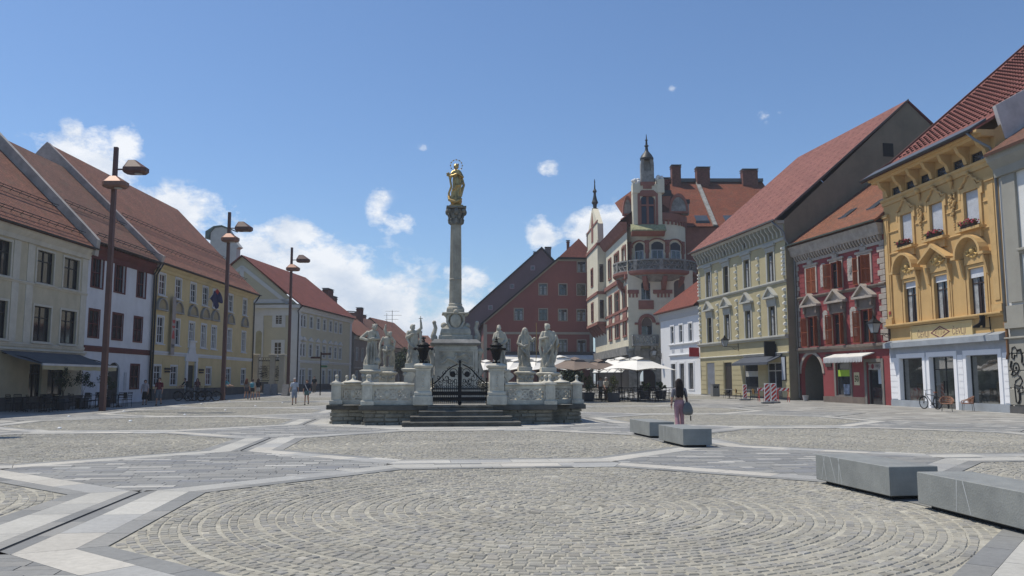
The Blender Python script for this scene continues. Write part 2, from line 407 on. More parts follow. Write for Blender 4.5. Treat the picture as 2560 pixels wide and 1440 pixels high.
# base sheet to the horizon
def base_ground():
    V = []; F = []; ys = [-60, 0, 40] + list(range(42, 62, 2)) + [130, 400, 1500]; xs = [-1500, -28, 0, 40, 1500]
    for y in ys:
        for x in xs: V.append((x, y, gz(y) - .022))
    n = len(xs)
    for i in range(len(ys)-1):
        for j in range(n-1): F.append((i*n+j, i*n+j+1, (i+1)*n+j+1, (i+1)*n+j))
    me = bpy.data.meshes.new('ground'); me.from_pydata(V, [], F); me.materials.append(m_base); put('ground', me)
base_ground()
m_mort = mat('cobble_joint', (.43, .41, .34), rough=.95, var=.22, scale=5, bump=.4, bscale=70)
cob = cobble_mesh(); frm = oct_frame_mesh()
jm = bpy.data.meshes.new('cobble_bed')
jm.from_pydata([(A0/math.cos(math.pi/8)*math.cos(math.pi/8 + k*math.pi/4), A0/math.cos(math.pi/8)*math.sin(math.pi/8 + k*math.pi/4), -.0015) for k in range(8)], [], [tuple(range(8))])
jm.materials.append(m_mort)
DV = []; DF = []; DC = []; SV = []; SF = []; SCOL = []
CELLS = []
for i in range(-2, 3):
    for j in range(-1, 6):
        c = C1 + SP * (i * EX + j * EY)
        if c.x < -20 or c.x > 17 or c.y < -3: continue
        CELLS.append((i, j))
        if (i, j) != (0, 2):
            slope = .0085 * min(max((c.y - 40) / 20, 0), 1)
            for nm, me in (('cobblestones', cob), ('cobble_joints', jm), ('octagon_slab_border', frm)):
                o = put(nm, me); o.location = (c.x, c.y, gz(c.y)); o.rotation_euler = (slope, 0, 0)
                q = ((i * 3 + j * 5) % 8) * math.pi / 4 + TH if nm != 'octagon_slab_border' else TH
                o.rotation_euler = (Matrix.Rotation(slope, 3, 'X') @ Matrix.Rotation(q, 3, 'Z')).to_euler()
        else:
            P = [tuple(c + (EX * math.cos(math.pi/8 + k*math.pi/4) + EY * math.sin(math.pi/8 + k*math.pi/4)) * A2/math.cos(math.pi/8)) for k in range(8)]
            pave(DV, DF, DC, P, TH, (.38, .5), (.7, 1.3), PALE, .1, seed=77)
for (i, j) in CELLS:                 # strips with the slot drain between neighbours, and diamonds
    c = C1 + SP * (i * EX + j * EY)
    for (dx, dy) in ((1, 0), (0, 1), (-1, 0), (0, -1)):
        if (i+dx, j+dy) in CELLS and (dx < 0 or dy < 0): continue
        n = EX * dx + EY * dy; t = Vector((-n.y, n.x)); w = SP/2 - A2; L = A2 * T8
        m = c + n * (SP/2)
        k = 5
        for q in range(k):
            u0 = -L + 2*L*q/k; u1 = -L + 2*L*(q+1)/k
            for s in ((-w, -.028), (.028, w)):
                P = [tuple(m + n*s[0] + t*u0), tuple(m + n*s[0] + t*u1), tuple(m + n*s[1] + t*u1), tuple(m + n*s[1] + t*u0)]
                col = random.choice(DARK if dx else PALE + DARK[:2]); quad_add(SV, SF, SCOL, P, .012, col, .002)
        quad_add(SV, SF, SCOL, [tuple(m - n*.03 + t*-L), tuple(m - n*.03 + t*L), tuple(m + n*.03 + t*L), tuple(m + n*.03 + t*-L)], .0, (.012,.012,.014) if dx else (.2,.2,.2), 0, .004)
    for (dx, dy) in ((1, 1), (-1, 1), (1, -1), (-1, -1)):
        if any((i+a, j+b) in CELLS and ((i+a, j+b) < (i, j)) for a, b in ((dx,0),(0,dy),(dx,dy))): continue
        m = c + (EX*dx + EY*dy) * SP/2; hd = (SP/math.sqrt(2) - A2) * math.sqrt(2)
        P = [tuple(m + EX*hd), tuple(m + EY*hd), tuple(m - EX*hd), tuple(m - EY*hd)]
        pave(DV, DF, DC, P, TH, (.13, .22), (.25, 1.1), DARK + [(.2,.205,.21)], .15, seed=i*31+j*7+dx*3+dy, g=.0055)
me = colored('slab_paving', DV, DF, DC, m_slab); lift(me); put('slab_paving', me)
me = colored('drain_strips', SV, SF, SCOL, m_slab); lift(me); put('drain_strips', me)
V = []; F = []; C = []
GRY = [(.25,.245,.23),(.275,.27,.25),(.225,.222,.21),(.30,.29,.265),(.255,.25,.23)]
pave(V, F, C, [(14, 2), (30, 2), (30, 96), (9, 96), (9,64)], math.radians(8), (.3, .45), (.5, 1.5), GRY, .16, z=-.004, seed=8)
pave(V, F, C, [(-29, 22), (-14, 22), (-14, 96), (-29, 96)], math.radians(2), (.35, .5), (.6, 1.4), GRY, .10, z=-.004, seed=9)
pave(V, F, C, [(-14, 62), (12, 60), (12, 96), (-14, 96)], math.radians(7), (.4, .6), (.8, 1.6), GRY, .12, z=-.006, seed=10)
me = colored('outer_slab_paving', V, F, C, m_slab); lift(me); put('outer_paving', me)
# stone benches
def benches():
    m = mat('bench_granite', (.27,.28,.265), rough=.6, var=.1, scale=2.2, col2=(.185,.195,.188), bump=.25, bscale=40, spec=.35, streak=.4)
    vm_ = mat('pale_vein', (.45,.47,.47), rough=.6, var=.1)
    dk = mat('bench_foot', (.03,.03,.032), rough=.9)
    defs = [((5.13, 11.5), 2.0, 8, 'grey granite bench with pale veins, beyond the bench cut by the frame'),
            ((5.42, 8.55), 2.35, 5, 'large grey granite block bench cut off by the right edge of the photo'),
            ((3.88, 23.7), 2.0, 8, 'grey granite block bench, farther one of the pair by the woman in pink'),
            ((4.15, 20.4), 2.0, 7, 'grey granite block bench, nearer one of the pair by the woman in pink')]
    for n, ((x, y), L, a, lab) in enumerate(defs):
        t = thing('stone_bench', lab, 'bench', (x, y, .012), math.radians(a), 'granite benches on the square')
        b = MB()
        b.bbox(0, 0, .055, .72, L, .45, .008); o = b.build('bench_block', m, t)
        MB().box(.10, .12, 0, .62, L - .12, .056).build('bench_foot', dk, t)
        if n in (0, 1, 3):
            R = random.Random(n); 
            for q in range(5 if n == 0 else 2):
                y0 = L * R.uniform(.55, .95); dy = R.uniform(-.25, .2)
                vb = MB(); vb.add([(-.0015, y0, .44), (-.0015, y0 - .012 - .01*R.random(), .44), (-.0015, y0 - dy - .01, .07), (-.0015, y0 - dy, .07)], [(0,1,2,3)]); vb.build('vein', vm_, o)
benches()
# ================================================================ BUILDINGS
def V2(x, y): return Vector((x, y))
class Bld:
    """local frame: x along the facade (left to right in view), -y out of the wall, z up from datum 0"""
    def __init__(s, name, label, A, B, cat='house'):
        s.A = Vector((A[0], A[1])); s.B = Vector((B[0], B[1])); d = s.B - s.A; s.L = d.length
        s.rz = math.atan2(d.y, d.x); s.ex = d.normalized(); s.ey = Vector((-s.ex.y, s.ex.x))
        s.root = thing(name, label, cat, (A[0], A[1], 0), s.rz); s.g = min(gz(A[1]), gz(B[1])) - .05
    def uz(s, px, py, off=0.0):     # photo pixel -> (u, z) on the plane y=off
        d = ray(px, py); o = s.A + s.ey * off
        den = d.x * s.ey.x + d.y * s.ey.y; t = (o.x * s.ey.x + o.y * s.ey.y) / den
        p = Vector((d.x * t, d.y * t)) - s.A
        return p.dot(s.ex), CH + d.z * t
    def rect(s, a, b, c, d, off=0.0):
        m = (b + d) / 2; u0 = s.uz(a, m, off)[0]; u1 = s.uz(c, m, off)[0]; x = (a + c) / 2
        return (u0, s.uz(x, d, off)[1], u1, s.uz(x, b, off)[1])
    def depth(s, px, py, u):        # plane x=u -> (y, z)
        d = ray(px, py); o = s.A + s.ex * u
        den = d.x * s.ex.x + d.y * s.ex.y; t = (o.x * s.ex.x + o.y * s.ex.y) / den
        p = Vector((d.x * t, d.y * t)) - s.A
        return p.dot(s.ey), CH + d.z * t
def wall(mb, u0, u1, z0, z1, ops, dep=.2, y=0.0):
    ops = [o for o in ops if o[2] > u0 and o[0] < u1]
    us = sorted({u0, u1, *[min(max(o[0], u0), u1) for o in ops], *[min(max(o[2], u0), u1) for o in ops]})
    zs = sorted({z0, z1, *[min(max(o[1], z0), z1) for o in ops], *[min(max(o[3], z0), z1) for o in ops]})
    for i in range(len(us)-1):
        for j in range(len(zs)-1):
            cu, cz = (us[i]+us[i+1])/2, (zs[j]+zs[j+1])/2
            if any(o[0] < cu < o[2] and o[1] < cz < o[3] for o in ops): continue
            mb.add([(us[i],y,zs[j]),(us[i+1],y,zs[j]),(us[i+1],y,zs[j+1]),(us[i],y,zs[j+1])], [(0,1,2,3)])
    for o in ops:
        a, b, c, d = o[:4]; e = y + dep
        mb.add([(a,y,b),(a,y,d),(a,e,d),(a,e,b)], [(0,1,2,3)]); mb.add([(c,y,b),(c,e,b),(c,e,d),(c,y,d)], [(0,1,2,3)])
        mb.add([(a,y,d),(c,y,d),(c,e,d),(a,e,d)], [(0,1,2,3)]); mb.add([(a,y,b),(a,e,b),(c,e,b),(c,y,b)], [(0,1,2,3)])
        if len(o) > 4 and o[4]:      # arched head: fill the spandrels, rise o[4]
            r = o[4]; n = 10; arc = []
            for k in range(n + 1):
                t = math.pi * (1 - k / n); arc.append(((a+c)/2 + (c-a)/2 * math.cos(t), d - r + r * math.sin(t)))
            for k in range(n):
                p, q = arc[k], arc[k+1]
                mb.add([(p[0],y+.002,p[1]),(q[0],y+.002,q[1]),(q[0],y+.002,d),(p[0],y+.002,d)], [(0,1,2,3)])
                mb.add([(p[0],y+.002,p[1]),(p[0],e,p[1]),(q[0],e,q[1]),(q[0],y+.002,q[1])], [(0,1,2,3)])
def shell(mb, u0, u1, z0, z1, D, ops, dep=.2, gable=None):
    """front with openings, sides and back; gable=(ridge_y, ridge_z) raises both side walls to a point"""
    wall(mb, u0, u1, z0, z1, ops, dep)
    for u, fl in ((u0, 0), (u1, 1)):
        P = [(u,0,z0),(u,0,z1)] + ([(u,gable[0],gable[1])] if gable else []) + [(u,D,z1),(u,D,z0)]
        mb.poly(P if not fl else P[::-1])
    mb.poly([(u1,D,z0),(u0,D,z0),(u0,D,z1),(u1,D,z1)])
def gable_roof(name, B, u0, u1, ey, ez, ry, rz_, by, material, th=.16, parent=None, bell=None):
    """prism roof along x: eave (ey,ez), ridge (ry,rz_), back eave by; optional bell-cast kink (y,z)"""
    mb = MB(); pts = [(ey, ez)] + ([bell] if bell else []) + [(ry, rz_)]
    v = 0
    for (a, b) in zip(pts[:-1], pts[1:]):
        l = math.hypot(b[0]-a[0], b[1]-a[1])
        mb.poly([(u0,a[0],a[1]),(u1,a[0],a[1]),(u1,b[0],b[1]),(u0,b[0],b[1])], [(u0,v),(u1,v),(u1,v+l),(u0,v+l)]); v += l
    bz = ez; l = math.hypot(by-ry, rz_-bz)
    mb.poly([(u1,by,bz),(u0,by,bz),(u0,ry,rz_),(u1,ry,rz_)], [(u1,0),(u0,0),(u0,l),(u1,l)])
    low = [(p[0], p[1]-th) for p in pts] + [(by, bz-th)]; top = pts + [(by, bz)]
    for u in (u0, u1):
        for k in range(len(top)-1):
            a, b, c, d = top[k], top[k+1], low[k+1], low[k]
            mb.poly([(u,*a),(u,*b),(u,*c),(u,*d)], [(0,0),(.1,0),(.1,.1),(0,.1)])
    for k in range(len(low)-1):
        a, b = low[k], low[k+1]; mb.poly([(u0,*a),(u0,*b),(u1,*b),(u1,*a)], [(0,0)]*4)
    mb.poly([(u0,ey,ez),(u0,ey,ez-th),(u1,ey,ez-th),(u1,ey,ez)], [(0,0)]*4)
    return mb.build(name, material, parent or B.root)
M_BAR_W = mat('window_white_paint', (.62,.62,.60), rough=.5, var=.08)
M_GL = glass_mat()
M_CURT = mat('net_curtain', (.42,.44,.45), rough=.7, var=.3, scale=3)
def window(B, r, fm, sur=None, sw=.13, sp=.05, nx=2, tr=(.62,), dep=.2, sill=None, y=0.0, fw=.055, gm=None, arch=0, curtain=None, root=None, nz=0):
    a, b, c, d = r[:4]; e = y + dep; fb = MB(); fb.frame(a, b, c, d, fw, e - .07, e - .004)
    h = d - b
    for k in range(1, nx): x = a + (c-a)*k/nx; fb.box(x-fw*.45, e-.066, b+fw, x+fw*.45, e-.008, d-fw)
    for t in tr: z = b + h*t; fb.box(a+fw, e-.068, z-fw*.5, c-fw, e-.006, z+fw*.5)
    if nz:
        zt = b + h * (tr[0] if tr else 1)
        for k in range(1, nz): z = b + (zt-b)*k/nz; fb.box(a+fw, e-.05, z-.015, c-fw, e-.01, z+.015)
    w = fb.build('window', fm, root or B.root)
    pb = MB(); pb.add([(a+.01,e-.02,b+.01),(c-.01,e-.02,b+.01),(c-.01,e-.02,d-.01),(a+.01,e-.02,d-.01)], [(0,1,2,3)]); pb.build('pane', gm or M_GL, w)
    if curtain:
        q = (c-a)*.28
        for x in (a+fw, c-fw-q): MB().box(x, e-.03, b+fw, x+q, e-.024, d-fw-h*curtain).build('curtain', M_CURT, w)
    if sur:
        s = MB(); s.frame(a-sw, b-sw*.6, c+sw, d+sw, sw, y-sp, y+.01, wb=sw*.6); s.build('surround', sur, w)
    if sill:
        s = MB(); s.box(a-sw-.08, y-.17, b-sw*.6-.07, c+sw+.08, y+.005, b-sw*.6); s.build('sill', sill, w)
    return w
def band(B, name, z0, z1, out, material, u0=None, u1=None, y=0.0):
    u0 = 0 if u0 is None else u0; u1 = B.L if u1 is None else u1
    m = MB(); h = z1 - z0
    m.prism([(y+.004, z0), (y-out*.45, z0), (y-out*.6, z0+h*.35), (y-out, z0+h*.55), (y-out, z1-.02), (y-out+.02, z1), (y+.004, z1)], u0, u1)
    return m.build(name, material, B.root)
def gutter(B, z, y, u0, u1, material, r=.09):
    n = 7; prof = [(y + r*math.cos(math.pi + math.pi*k/(n-1)), z + r*math.sin(math.pi + math.pi*k/(n-1))) for k in range(n)]
    m = MB(); m.prism(prof, u0, u1); return m.build('gutter', material, B.root)
def downpipe(B, pts, material, r=.06):
    m = MB(); m.tube(pts, r, 8); return m.build('downpipe', material, B.root, smooth=True)
def chimney(parent, x, y, z0, z1, w, d, material, cap, capw=.1):
    m = MB(); m.box(x-w/2, y-d/2, z0, x+w/2, y+d/2, z1-.25); m.box(x-w/2-.07, y-d/2-.07, z1-.25, x+w/2+.07, y+d/2+.07, z1-.12)
    c = m.build('chimney', material, parent)
    k = MB(); k.box(x-w/2-capw, y-d/2-capw, z1+.05, x+w/2+capw, y+d/2+capw, z1+.14)
    for q in (-1, 1): k.box(x+q*(w/2-.12)-.06, y-d/2, z1-.12, x+q*(w/2-.12)+.06, y+d/2, z1+.05)
    k.build('chimney_cap', cap, c)
    return c
M_BRICK = tile_mat('chimney_brick_flat', (.20,.075,.05), (.14,.055,.04), w=.25, h=.075)
m_brick = mat('chimney_brick', (.19,.075,.055), rough=.9, var=.3, scale=4, bump=.5, bscale=25)
m_cap = mat('chimney_cap_grey', (.16,.165,.17), rough=.7)
m_zinc = mat('dark_zinc_gutter', (.035,.037,.042), rough=.45, metal=.3, var=.1)
m_black = mat('black_iron', (.009,.009,.010), rough=.6, var=.2, spec=.22)
m_tile_a = tile_mat('aged_red_tiles', (.29,.125,.08), (.21,.095,.065), moss=.4)
m_tile_b = tile_mat('brown_tiles', (.23,.11,.075), (.165,.085,.062), moss=.5)
m_tile_c = tile_mat('fresh_red_tiles', (.25,.078,.055), (.20,.064,.047))
m_tile_pink = tile_mat('pinkish_red_tiles', (.30,.13,.10), (.265,.112,.09), dots=(1.3,1.0,(.13,.035,.035)))
m_plinth = mat('dark_plinth_stone', (.10,.098,.095), rough=.85, var=.2, scale=1, bump=.3)
def snow_rail(B, parent, u0, u1, P, ns, h=.28):
    """iron snow rail standing on a slope at P=(y,z), slope normal ns=(ny,nz)"""
    m = MB()
    for k in (.45, 1.0): m.tube([(u0, P[0]+ns[0]*h*k, P[1]+ns[1]*h*k), (u1, P[0]+ns[0]*h*k, P[1]+ns[1]*h*k)], .022, 5)
    u = u0 + .2
    while u < u1: m.tube([(u, P[0], P[1]), (u, P[0]+ns[0]*h, P[1]+ns[1]*h)], .018, 4); u += .9
    return m.build('snow_rail', m_black, parent)
XF = -27.2
# ---------------------------------------------------------------- cream house, left edge
def cream_house():
    B = Bld('cream_house', 'cream plastered house with black windows and a dark cafe awning, cut by the left edge', (XF, 36.0), (XF, 52.8))
    mw = mat('cream_plaster', (.50,.45,.33), var=.1, scale=.8, streak=.18, bump=.1); mt = mat('pale_cream_trim', (.56,.53,.45), var=.1, streak=.15)
    bk = mat('black_window_frame', (.02,.02,.022), rough=.5); R0 = B.root
    ops = []
    up = [(-64,603,-24,683),(-10,608,26,690),(91,628.5,133.7,709),(158,644,197,720)]; lo = [(-84,750,-36,840),(-27,757,14,847),(80,766,123,853.7),(148,775,188,858)]
    zu = B.rect(*up[2]); zl = B.rect(*lo[2])
    U = [B.rect(*q) for q in up[1:]]; U = [(q[0], zu[1], q[2], zu[3]) for q in U]
    U += [(U[0][0]-3.6, zu[1], U[0][2]-3.6, zu[3]), (U[0][0]-6.8, zu[1], U[0][2]-6.8, zu[3])]
    Lw = [(q[0], zl[1], q[2], zl[3]) for q in U]
    ez = B.uz(226, 615.7, -.5)[1]
    dz0 = B.uz(100, 905)[1]
    dr = [(B.uz(72, 960)[0], B.g, B.uz(103, 960)[0], 2.55), (B.uz(118, 960)[0], .75, B.uz(160, 960)[0], 2.5), (1.0, B.g, 4.2, 2.7)]
    m = MB(); shell(m, 0, B.L, B.g, ez - .05, 14, U + Lw + dr, .22, (6.9, 17.3)); m.build('wall', mw, R0)
    for q in U + Lw: window(B, q, bk, mt, .12, .05, 2, (.68,), .18, mt)
    for q in dr: window(B, q, bk, None, nx=2, tr=(.8,), dep=.2)
    zs = B.uz(150, 722)[1]; zb = B.uz(120, 866)[1]; zg = B.uz(120, 879)[1]
    band(B, 'string_course', zs - .12, zs + .04, .09, mt); band(B, 'string_course', zb - .1, zb + .1, .08, mt)
    band(B, 'cornice', zg - .12, zg + .1, .22, mt)
    e = MB(); e.prism([(0.004, ez-.75), (-.12, ez-.75), (-.16, ez-.5), (-.34, ez-.3), (-.4, ez-.12), (.004, ez-.12)], 0, B.L); e.build('cornice', mt, R0)
    for (p, q) in ((32, 49), (68, 85), (206, 219)):
        u0, u1 = B.uz(p, 660)[0], B.uz(q, 660)[0]; m = MB(); m.box(u0, -.035, zb + .12, u1, 0, zs - .13); m.box(u0, -.035, zs + .05, u1, 0, ez - .76); m.build('pilaster', mt, R0)
    m = MB()                                    # rusticated ground floor courses
    z = .9
    while z < zg - .3: m.box(4.3, -.03, z, B.uz(68, 960)[0], 0, z + .36); z += .4
    m.build('rustication', mw, R0)
    MB().box(0, -.06, B.g, B.L, 0, .72).build('plinth', m_plinth, R0)
    rf = gable_roof('roof', B, -.1, B.L - .25, -.55, ez, 6.9, 17.4, 14.5, m_tile_a)
    s = (17.4 - ez) / 7.45; n = Vector((-s, 1)).normalized()
    for t in (.10, .34): snow_rail(B, rf, .3, B.L - .6, (-.55 + 7.45 * t, ez + (17.4 - ez) * t), n)
    gutter(B, ez - .03, -.62, -.1, B.L + .1, m_zinc)
    # raised fire wall between this roof and the next
    f = MB(); f.prism([(-.5, ez - .5), (-.62, ez + .55), (-.3, ez + .9), (6.9, 18.35), (7.3, 18.3), (14, 10.6), (14, 9.5), (6.9, 16.9), (.2, ez - .2)], B.L - .25, B.L + .2)
    f.build('fire_wall', mat('weathered_pale_plaster', (.50,.46,.41), var=.25, scale=.7, streak=.3), R0)
cream_house()
def cafe_awning():
    t = thing('folding_awning', 'dark grey awning with cream valance over the shaded cafe by the cream house', 'awning', (XF, 44.0, 0), math.pi/2)
    L = 8.2; m = MB(); n = 24; rows = []
    for k in range(7):
        f = k / 6; rows.append([(L*i/n, -2.4*f, 3.28 - .80*f - .10*math.sin(math.pi*f) - .03*math.sin(i*.9 + k)*math.sin(math.pi*f)) for i in range(n+1)])
    for k in range(6):
        for i in range(n): m.add([rows[k][i], rows[k][i+1], rows[k+1][i+1], rows[k+1][i]], [(0,1,2,3)])
    m.build('canopy', mat('grey_awning_cloth', (.10,.11,.12), rough=.9), t)
    MB().box(-.03, -2.47, 2.42, L+.03, -2.39, 2.53).build('front_bar', mat('awning_bar', (.55,.56,.58), rough=.4), t)
    v = MB(); n = 40
    for i in range(n): v.add([(L*i/n, -2.43+.012*math.sin(i*1.7), 2.42),(L*(i+1)/n, -2.43+.012*math.sin((i+1)*1.7), 2.42),(L*(i+1)/n,-2.43,2.2+.015*math.sin(i+1)),(L*i/n,-2.43,2.2+.015*math.sin(i))],[(0,1,2,3)])
    v.build('valance', mat('cream_valance', (.42,.38,.24), rough=.9), t)
    a = MB(); 
    for u in (.3, L-.3): a.tube([(u, -.05, 3.1), (u+.3, -1.2, 2.85), (u, -2.4, 2.47)], .03, 6)
    a.build('folding_arms', m_black, t)
cafe_awning()
# ---------------------------------------------------------------- white house with red trim
def white_house():
    B = Bld('white_house', 'white house with dark red window frames and bands, between the cream and yellow houses', (XF, 52.8), (XF, 62.5))
    mw = mat('white_plaster_left', (.60,.61,.64), var=.08, scale=.7, streak=.1); mr = mat('oxblood_paint', (.12,.028,.024), rough=.65, var=.2); R0 = B.root
    up = [(222.6,635.7,259.7,722),(285,655,314.7,735),(341,673,365.6,748)]; mid = [(211,770,249,847),(279,781,307.5,852),(332.6,791,356,857)]
    U = [B.rect(*q) for q in up]; Mi = [B.rect(*q) for q in mid]
    z0 = sum(q[1] for q in U)/3; z1 = sum(q[3] for q in U)/3; U = [(max(q[0],.35), z0, q[2], z1) for q in U]
    z0 = sum(q[1] for q in Mi)/3; z1 = sum(q[3] for q in Mi)/3; Mi = [(max(q[0],.35), z0, q[2], z1) for q in Mi]
    gw = B.rect(324,909,348,974); dr = B.rect(269,906,298,1004); dr = (dr[0], B.g, dr[2], dr[3], .55)
    ez = B.uz(234, 600, -.5)[1]; sh = lambda q, s=.16: (q[0]+s, q[1]+s*.8, q[2]-s, q[3]-s)
    U2 = [sh(q) for q in U]; M2 = [sh(q, .1) for q in Mi]; G2 = [sh(gw, .1)]
    m = MB(); shell(m, 0, B.L, B.g, ez - .1, 14, U2 + M2 + G2 + [dr], .22, (7.2, 17.8)); m.build('wall', mw, R0)
    for q in U2: window(B, q, mr, mr, .16, .035, 2, (.5,), .2)
    for q in M2 + G2: window(B, q, mr, mr, .1, .03, 2, (.5,), .1)
    d = MB(); d.box(dr[0]+.02, .12, B.g, dr[2]-.02, .18, dr[3]-.02); d.build('door', mat('dark_door', (.02,.022,.025), rough=.5), R0)
    zb = B.uz(300, 877)[1]; band(B, 'red_band', zb - .18, zb + .2, .06, mr)
    e = MB(); e.prism([(.004, ez-.95), (-.05, ez-.95), (-.08, ez-.6), (-.3, ez-.35), (-.36, ez-.15), (.004, ez-.15)], 0, B.L); e.build('cornice', mr, R0)
    rf = gable_roof('roof', B, .2, B.L - .2, -.6, ez, 7.2, 17.9, 14.5, m_tile_b)
    s = (17.9 - ez) / 7.8; n = Vector((-s, 1)).normalized()
    for t in (.06, .36): snow_rail(B, rf, .4, B.L - .5, (-.6 + 7.8*t, ez + (17.9-ez)*t), n)
    gutter(B, ez - .03, -.68, .2, B.L, m_zinc)
    f = MB(); f.prism([(-.45, ez-.4), (-.75, ez+.5), (-.3, ez+.75), (8.6, 19.9), (9.0, 19.5), (16.5, 10.6), (16.5, 9.0), (8.6, 17.6), (.2, ez-.2)], B.L - .22, B.L + .25)
    f.build('fire_wall', mat('weathered_pink_plaster', (.46,.39,.35), var=.25, scale=.7, streak=.3), R0)
    MB().box(B.rect(309,963,318,1001)[0], -.01, .35, B.rect(309,963,318,1001)[0]+.55, .0, .8).build('vent_grille', m_black, R0)
    q = B.rect(309,931,315,976); MB().box(q[0], -.04, q[1], q[2], 0, q[3]).build('name_plate', mat('plate_grey', (.45,.46,.48)), R0)
white_house()
# ---------------------------------------------------------------- yellow gallery
def text_mesh(txt, size, material, parent, loc, rot, name='lettering', ext=.004, align='CENTER', sx=1):
    cu = bpy.data.curves.new(name, 'FONT'); cu.body = txt; cu.size = size; cu.extrude = ext; cu.align_x = align; cu.align_y = 'CENTER'
    o = bpy.data.objects.new(name, cu); SC.collection.objects.link(o)
    dg = bpy.context.evaluated_depsgraph_get(); me = bpy.data.meshes.new_from_object(o.evaluated_get(dg)); bpy.data.objects.remove(o)
    me.materials.clear(); me.materials.append(material)
    q = bpy.data.objects.new(name, me); SC.collection.objects.link(q); q.parent = parent; q.location = loc; q.rotation_euler = rot; q.scale = (sx, 1, 1)
    return q
UP = (math.pi/2, 0, 0)
def gallery():
    B = Bld('yellow_gallery_house', 'long yellow house with white windows, lunettes and a portal, with a flag and a banner', (XF, 62.5), (XF, 87.0), 'building')
    mw = mat('yellow_plaster', (.56,.45,.24), var=.08, scale=.6, streak=.12); mt = mat('white_trim_left', (.58,.59,.60), var=.06); R0 = B.root
    cx = [(393,416),(436.5,454.6),(474.4,492),(505,522),(531,547),(570,585.5),(607,620)]
    q = B.rect(393,682.6,415.6,739.8); zu = (q[1], q[3]); q = B.rect(385,789,407,860); zl = (q[1], q[3])
    cs = []
    for a, b in cx: r = B.rect(a, 690, b, 745); c = (r[0]+r[2])/2; cs.append(c)
    U = [(c-.55, zu[0]+.1, c+.55, zu[1]-.08) for c in cs]; Lw = [(c-.55, zl[0]+.1, c+.55, zl[1]-.08) for c in cs]
    gq = B.rect(382,914,402,965); gs = [(382,402),(424,443),(513,528),(563,577),(601,614)]
    Gw = []
    for a, b in gs: r = B.rect(a, 915, b, 965); c = (r[0]+r[2])/2; Gw.append((c-.6, gq[1]+.05, c+.6, gq[3]))
    d = B.rect(462.7,913,487,985); dc = (d[0]+d[2])/2; dr = (dc-.85, B.g, dc+.85, d[3])
    ez = B.uz(400, 653, -.5)[1]
    m = MB(); shell(m, 0, B.L, B.g, ez - .1, 17, U + Lw + Gw + [dr], .2, (8.6, 19.6)); m.build('wall', mw, R0)
    for w in U: window(B, w, M_BAR_W, mt, .14, .04, 2, (.64,), .1, mt, nz=2)
    m_lun = mat('lunette_field', (.36,.30,.19))
    for w in Lw:
        ww = window(B, w, M_BAR_W, mt, .14, .04, 2, (.64,), .1, mt, nz=2, curtain=.05 if w[0] > 6 else None)
        c = (w[0]+w[2])/2; z = w[3] + .62; n = 12
        arc = [(c + .85*math.cos(math.pi*k/n), z + .78*math.sin(math.pi*k/n)) for k in range(n+1)]
        MB().prism(arc, -.06, .0, 'y').build('lunette', m_lun, ww)
        m = MB()
        for k in range(n):
            p, r = arc[k], arc[k+1]; s = 1.13; P = lambda t, f: (c + (t[0]-c)*f, z + (t[1]-z)*f)
            m.loft([[(P(p,1)[0], y, P(p,1)[1]) for y in (0, -.22)] + [(P(p,s)[0], y, P(p,s)[1]) for y in (-.22, 0)], [(P(r,1)[0], y, P(r,1)[1]) for y in (0, -.22)] + [(P(r,s)[0], y, P(r,s)[1]) for y in (-.22, 0)]])
        m.box(c-.98, -.24, z-.12, c+.98, 0, z-.003); m.build('hood_moulding', mat('hood_grey', (.30,.29,.27)), ww)
    for w in Gw: window(B, w, M_BAR_W, mt, .12, .03, 2, (.66,), .1, None, nz=2)
    zb = B.uz(374, 878.7)[1]; band(B, 'string_course', zb - .2, zb + .1, .1, mt)
    m = MB(); z = gq[1] - .1                                    # horizontal joints of the ground floor
    for zz in (1.35, 1.95, 2.55, 3.1):
        u = 0
        for w in sorted(Gw + [dr]) + [(B.L,)*4]:
            if w[0]-.2 > u: m.box(u+.1, -.018, zz-.25, w[0]-.22, 0, zz+.25)
            if len(w) and w[0] < B.L: u = w[2] + .15
    m.build('rustication', mw, R0)
    MB().box(0, -.08, B.g, B.L, 0, .98).build('plinth', m_plinth, R0)
    p = MB(); zt = dr[3]                                        # portal
    p.box(dr[0]-.4, -.14, B.g+.05, dr[0]-.02, 0, zt+.3); p.box(dr[2]+.02, -.14, B.g+.05, dr[2]+.4, 0, zt+.3)
    prof = [(dc-1.4, zt+.32),(dc-1.3, zt+.75),(dc-.85, zt+.95),(dc-.62, zt+1.5),(dc-.6, zt+1.95),(dc+.6, zt+1.95),(dc+.62, zt+1.5),(dc+.85, zt+.95),(dc+1.3, zt+.75),(dc+1.4, zt+.32)]
    p.prism(prof, -.12, 0, 'y'); p.box(dc-.75, -.2, zt+1.95, dc+.75, 0, zt+2.08); p.build('portal', mt, R0)
    dd = MB(); dd.box(dr[0]+.01, .12, B.g, dr[2]-.01, .17, zt-.02)
    for k in (-.42, .42):
        for z in (.5, 1.5): dd.box(dc+k-.28, .1, z, dc+k+.28, .12, z+.8)
    dd.build('door', mat('dark_green_door', (.02,.026,.026), rough=.5), R0)
    rf = gable_roof('roof', B, .25, B.L + .45, -.55, ez, 8.6, 19.8, 17.5, m_tile_a, bell=(.8, ez + 1.25))
    s = (19.8 - ez - 1.25) / 7.8; n = Vector((-s, 1)).normalized()
    for t in (.02, .30): snow_rail(B, rf, .5, B.L, (.8 + 7.8*t, ez + 1.25 + (18.55-ez)*t), n, .34)
    gutter(B, ez - .03, -.62, .2, B.L + .5, m_zinc)
    e = MB(); e.prism([(.004, ez-.6), (-.1, ez-.6), (-.16, ez-.4), (-.4, ez-.25), (-.45, ez-.14), (.004, ez-.14)], 0, B.L); e.build('cornice', mw, R0)
